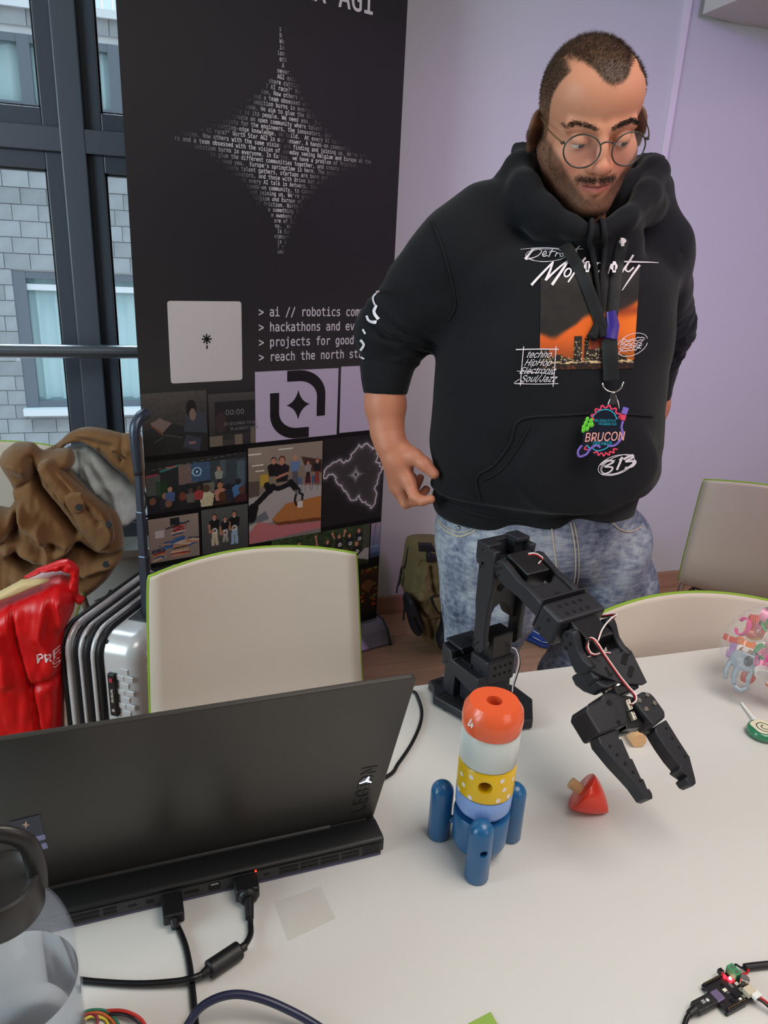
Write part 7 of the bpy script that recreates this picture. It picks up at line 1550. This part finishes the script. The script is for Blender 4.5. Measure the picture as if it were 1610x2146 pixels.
bstroke('arc', [(510, 830), (560, 770), (640, 735), (720, 738), (790, 785), (825, 860)], .0016, m_cy); bstroke('arc', [(500, 1225), (560, 1265), (650, 1250), (720, 1210)], .0016, m_cy)
bstroke('cable_art', [(905, 880), (885, 960), (900, 1040), (860, 1140), (780, 1200), (700, 1200)], .0034, m_vio, .0020); bstroke('cable_art', [(610, 1225), (560, 1195), (480, 1240), (430, 1310), (340, 1340), (320, 1270), (370, 1195)], .0034, m_vio, .0020)
bstroke('plug_art', [(900, 870), (915, 800)], .0075, m_pk, .0020); bstroke('plug_art', [(915, 790), (945, 705)], .0090, m_vio, .0021); bstroke('line_art', [(430, 1200), (405, 1245), (450, 1250)], .002, m_pk); bstroke('line_art', [(435, 1190), (475, 1240)], .0018, m_cy)
for x, y in ((440, 860), (490, 880), (420, 910), (470, 930), (395, 960), (440, 980), (500, 930), (390, 1000)): 
    p = B4([(x, y)])[0]; obj('hop_leaf', MB().sphere((p[0], p[1], .0018), (.0032, .0046, .0012), 10, 6, M=BdM), m_bgr, badge)
def btx(s, x, y, size, m, ang, shear=.15, bold=0., sx=1.):
    v, f = text(s, size, 'sans', shear=shear, off=bold, sx=sx); o_ = B4([(x, y)])[0]; c, s_ = math.cos(ang), math.sin(ang)
    v = np.stack([o_[0]+v[:, 0]*c-v[:, 1]*s_, o_[1]+v[:, 0]*s_+v[:, 1]*c, np.full(len(v), .0022)], -1); obj('lettering', MB().add(v, f, BdM), m, badge, smooth=0, kind='stuff')
btx('BRUCON', 400, 1150, .0200, m_sal, .20, .25, .00012, .76); btx('SPEAKER', 508, 1192, .0083, m_cy, .17, .1, 0., .85); btx('BELGIAN STYLE', 532, 890, .0059, m_cy, .13, 0, 0., .75); btx('HACKING 0x0', 585, 932, .0057, m_cy, .13, 0, 0., .75)
# ---------------------------------------------------------------- jeans, belt line, seams
def jeans(G):
    x, y, z = G[..., 0], G[..., 1], G[..., 2]
    d = elp(G, (.727, 1.262, .88), (.212, .142, .15)); d = smin(d, elp(G, (.727, 1.262, .97), (.195, .135, .12)), .05)
    LJ = [W3(1040, 1150, 1.245)+(.118,), W3(1026, 1250, 1.24)+(.098,), W3(1014, 1350, 1.235)+(.070,), (.612, 1.225, .50, .076), (.614, 1.26, .25, .074), (.615, 1.275, .10, .072)]
    RJ = [W3(1245, 1150, 1.25)+(.118,), W3(1266, 1232, 1.245)+(.102,), W3(1226, 1350, 1.24)+(.074,), (.866, 1.235, .50, .078), (.862, 1.26, .25, .074), (.86, 1.275, .10, .072)]
    for pts, s in ((LJ, 0), (RJ, 1.5)):
        c = chain(G, pts, .03); c = c-.0045*np.sin((z*1.0+x*.5)*42+2*np.sin(x*13+s)+s)*sm(.75, .60, z)-.0035*np.sin((x*1.3-z)*36+s); d = smin(d, c, .018)
    d = d-.004*np.sin((np.abs(x-.735)*1.4+z*.9)*48)*np.exp(-((z-.76)/.06)**2)*np.exp(-((x-.735)/.13)**2)
    d = smax(d, z-1.0, .01); d = smax(d, .085-z, .005); return d
P, F = sn_mesh(jeans, (.44, 1.04, .07), (1.03, 1.45, 1.01), .0055)
m_jean = bpy.data.materials.new('washed_denim'); m_jean.use_nodes = True; nt = m_jean.node_tree; N = nt.nodes; Lk = nt.links; bs = N['Principled BSDF']; bs.inputs['Roughness'].default_value = .85; bs.inputs['Specular IOR Level'].default_value = .2
tc = N.new('ShaderNodeTexCoord'); n1_ = N.new('ShaderNodeTexNoise'); n1_.inputs['Scale'].default_value = 11; n1_.inputs['Detail'].default_value = 9; n1_.inputs['Roughness'].default_value = .7; mp = N.new('ShaderNodeMapping'); mp.inputs['Scale'].default_value = (1, 1, .55); Lk.new(tc.outputs['Object'], mp.inputs[0]); Lk.new(mp.outputs[0], n1_.inputs['Vector'])
n2_ = N.new('ShaderNodeTexNoise'); n2_.inputs['Scale'].default_value = 75; n2_.inputs['Detail'].default_value = 4; mp2 = N.new('ShaderNodeMapping'); mp2.inputs['Scale'].default_value = (.5, 1, 1.6); Lk.new(tc.outputs['Object'], mp2.inputs[0]); Lk.new(mp2.outputs[0], n2_.inputs['Vector'])
ad = N.new('ShaderNodeMath'); ad.operation = 'MULTIPLY_ADD'; ad.inputs[1].default_value = .45; Lk.new(n2_.outputs[0], ad.inputs[0]); Lk.new(n1_.outputs[0], ad.inputs[2])
rp = N.new('ShaderNodeValToRGB'); Lk.new(ad.outputs[0], rp.inputs[0]); Lk.new(rp.outputs[0], bs.inputs['Base Color']); cr_ = rp.color_ramp; cr_.elements[0].position = .56; cr_.elements[0].color = (*hexc('#444b60'), 1); cr_.elements[1].position = .86; cr_.elements[1].color = (*hexc('#a3a9b4'), 1); e_ = cr_.elements.new(.70); e_.color = (*hexc('#757d92'), 1)
bpn = N.new('ShaderNodeBump'); bpn.inputs['Strength'].default_value = .4; bpn.inputs['Distance'].default_value = .001; Lk.new(n2_.outputs[0], bpn.inputs['Height']); Lk.new(bpn.outputs[0], bs.inputs['Normal'])
jn = fast_obj('jeans', relax(P, F, 1, .4), F, m_jean, man)
bpy.context.view_layer.update(); dg = bpy.context.evaluated_depsgraph_get(); JT = BVHTree.FromObject(jn, dg)
m_st = mat('denim_stitch', '#c3b3a2', .8); m_dk = mat('denim_dark', '#2a3244', .85)
for pts, rad, mm in (([(1155, 1095), (1160, 1140), (1167, 1200), (1170, 1260), (1172, 1290)], .0012, m_st), ([(1196, 1095), (1205, 1150), (1205, 1210), (1192, 1260), (1176, 1295)], .0012, m_st), ([(1203, 1095), (1212, 1150), (1212, 1212), (1198, 1265)], .0010, m_st), ([(918, 1092), (935, 1112), (965, 1124), (998, 1112)], .0016, m_st), ([(918, 1086), (935, 1104), (965, 1116), (996, 1106)], .0012, m_st), ([(1284, 1096), (1300, 1110), (1322, 1114), (1345, 1104)], .0016, m_st), ([(1172, 1295), (1150, 1320)], .0010, m_st)):
    seam('seam', pts, rad, jn, mm, JT, .0006)
q = drape([(962, 1106)], JT, .001)[0]; obj('rivet', MB().sphere(tuple(q), .0035, 10, 8), m_chrome, jn)
# ring on the finger, shoes on the floor
rq = W3(849, 1046, 1.283); obj('ring', MB().lathe([(.0096, -.0022), (.0112, -.0022), (.0114, .0022), (.0096, .0022)], 24, frame(rq, z=Vector(W3(850, 1055, 1.275))-Vector(W3(840, 1022, 1.285))), close=True), m_chrome, body, smooth=40)
m_sh = mat('shoe_white', '#d8d8d8', .6); m_sole = mat('shoe_sole', '#eeeeee', .6)
def shoe(name, c, ang, m, par, msole=m_sole):
    T = np.array((Matrix.Translation(c)@rotz(ang)).inverted(), np.float32); c = np.array(c)
    def f(G):
        Q = G@T[:3, :3].T+T[:3, 3]; d = chain(Q, [(0, .10, .05, .036), (0, .02, .05, .040), (0, -.08, .038, .036), (0, -.135, .032, .030)], .03); d = smin(d, cap(Q, (0, .09, .05), (0, .085, .10), .038, .042), .03); d = smax(d, .016-Q[..., 2], .004); return smax(d, -cap(Q, (0, .085, .085), (0, .08, .14), .030, .034), .004)
    P, F = sn_mesh(f, c-np.array((.17, .19, .0)), c+np.array((.17, .19, .13)), .005); o = fast_obj(name, P, F, m, par)
    def g(G):
        Q = G@T[:3, :3].T+T[:3, 3]; d = chain(Q, [(0, .10, .010, .041), (0, .02, .010, .042), (0, -.08, .010, .040), (0, -.14, .010, .034)], .03); return smax(smax(d, Q[..., 2]-.019, .003), .001-Q[..., 2], .002)
    P, F = sn_mesh(g, c-np.array((.17, .2, .01)), c+np.array((.17, .2, .04)), .005); fast_obj('sole', P, F, msole, o if par is not None else o); return o
for s, hx in ((-1, .617), (1, .862)): shoe('shoe', (hx, 1.25, 0), s*.12, m_sh, man)
# ---------------------------------------------------------------- lone blue sneaker on the floor behind the man
p = onz(1116, 1362, 0)
bs_ = thing('blue_sneaker', (p.x+.03, p.y+.16, 0), 'blue sneaker with white piping on the floor behind the man', 'shoe')
sx_ = shoe('upper', (p.x+.03, p.y+.16, 0), .25, mat('blue_knit', '#1c3f9c', .7, bump=(200, .3)), bs_, mat('blue_sole', '#20367c', .6))
for dz_, oo in ((.030, 0), (.055, .01)):
    T = Matrix.Translation((p.x+.03, p.y+.16, 0))@rotz(.25); obj('piping', MB().tube([T@Vector(q) for q in ((-.041, .0, dz_+.006), (-.039, -.08, dz_), (-.026, -.145, dz_-.004), (0, -.166, dz_-.006), (.026, -.145, dz_-.004), (.039, -.08, dz_), (.041, .0, dz_+.006))], .0018, 8, res=4), mat('piping_white', '#cfd2dc', .6), bs_, smooth=180)
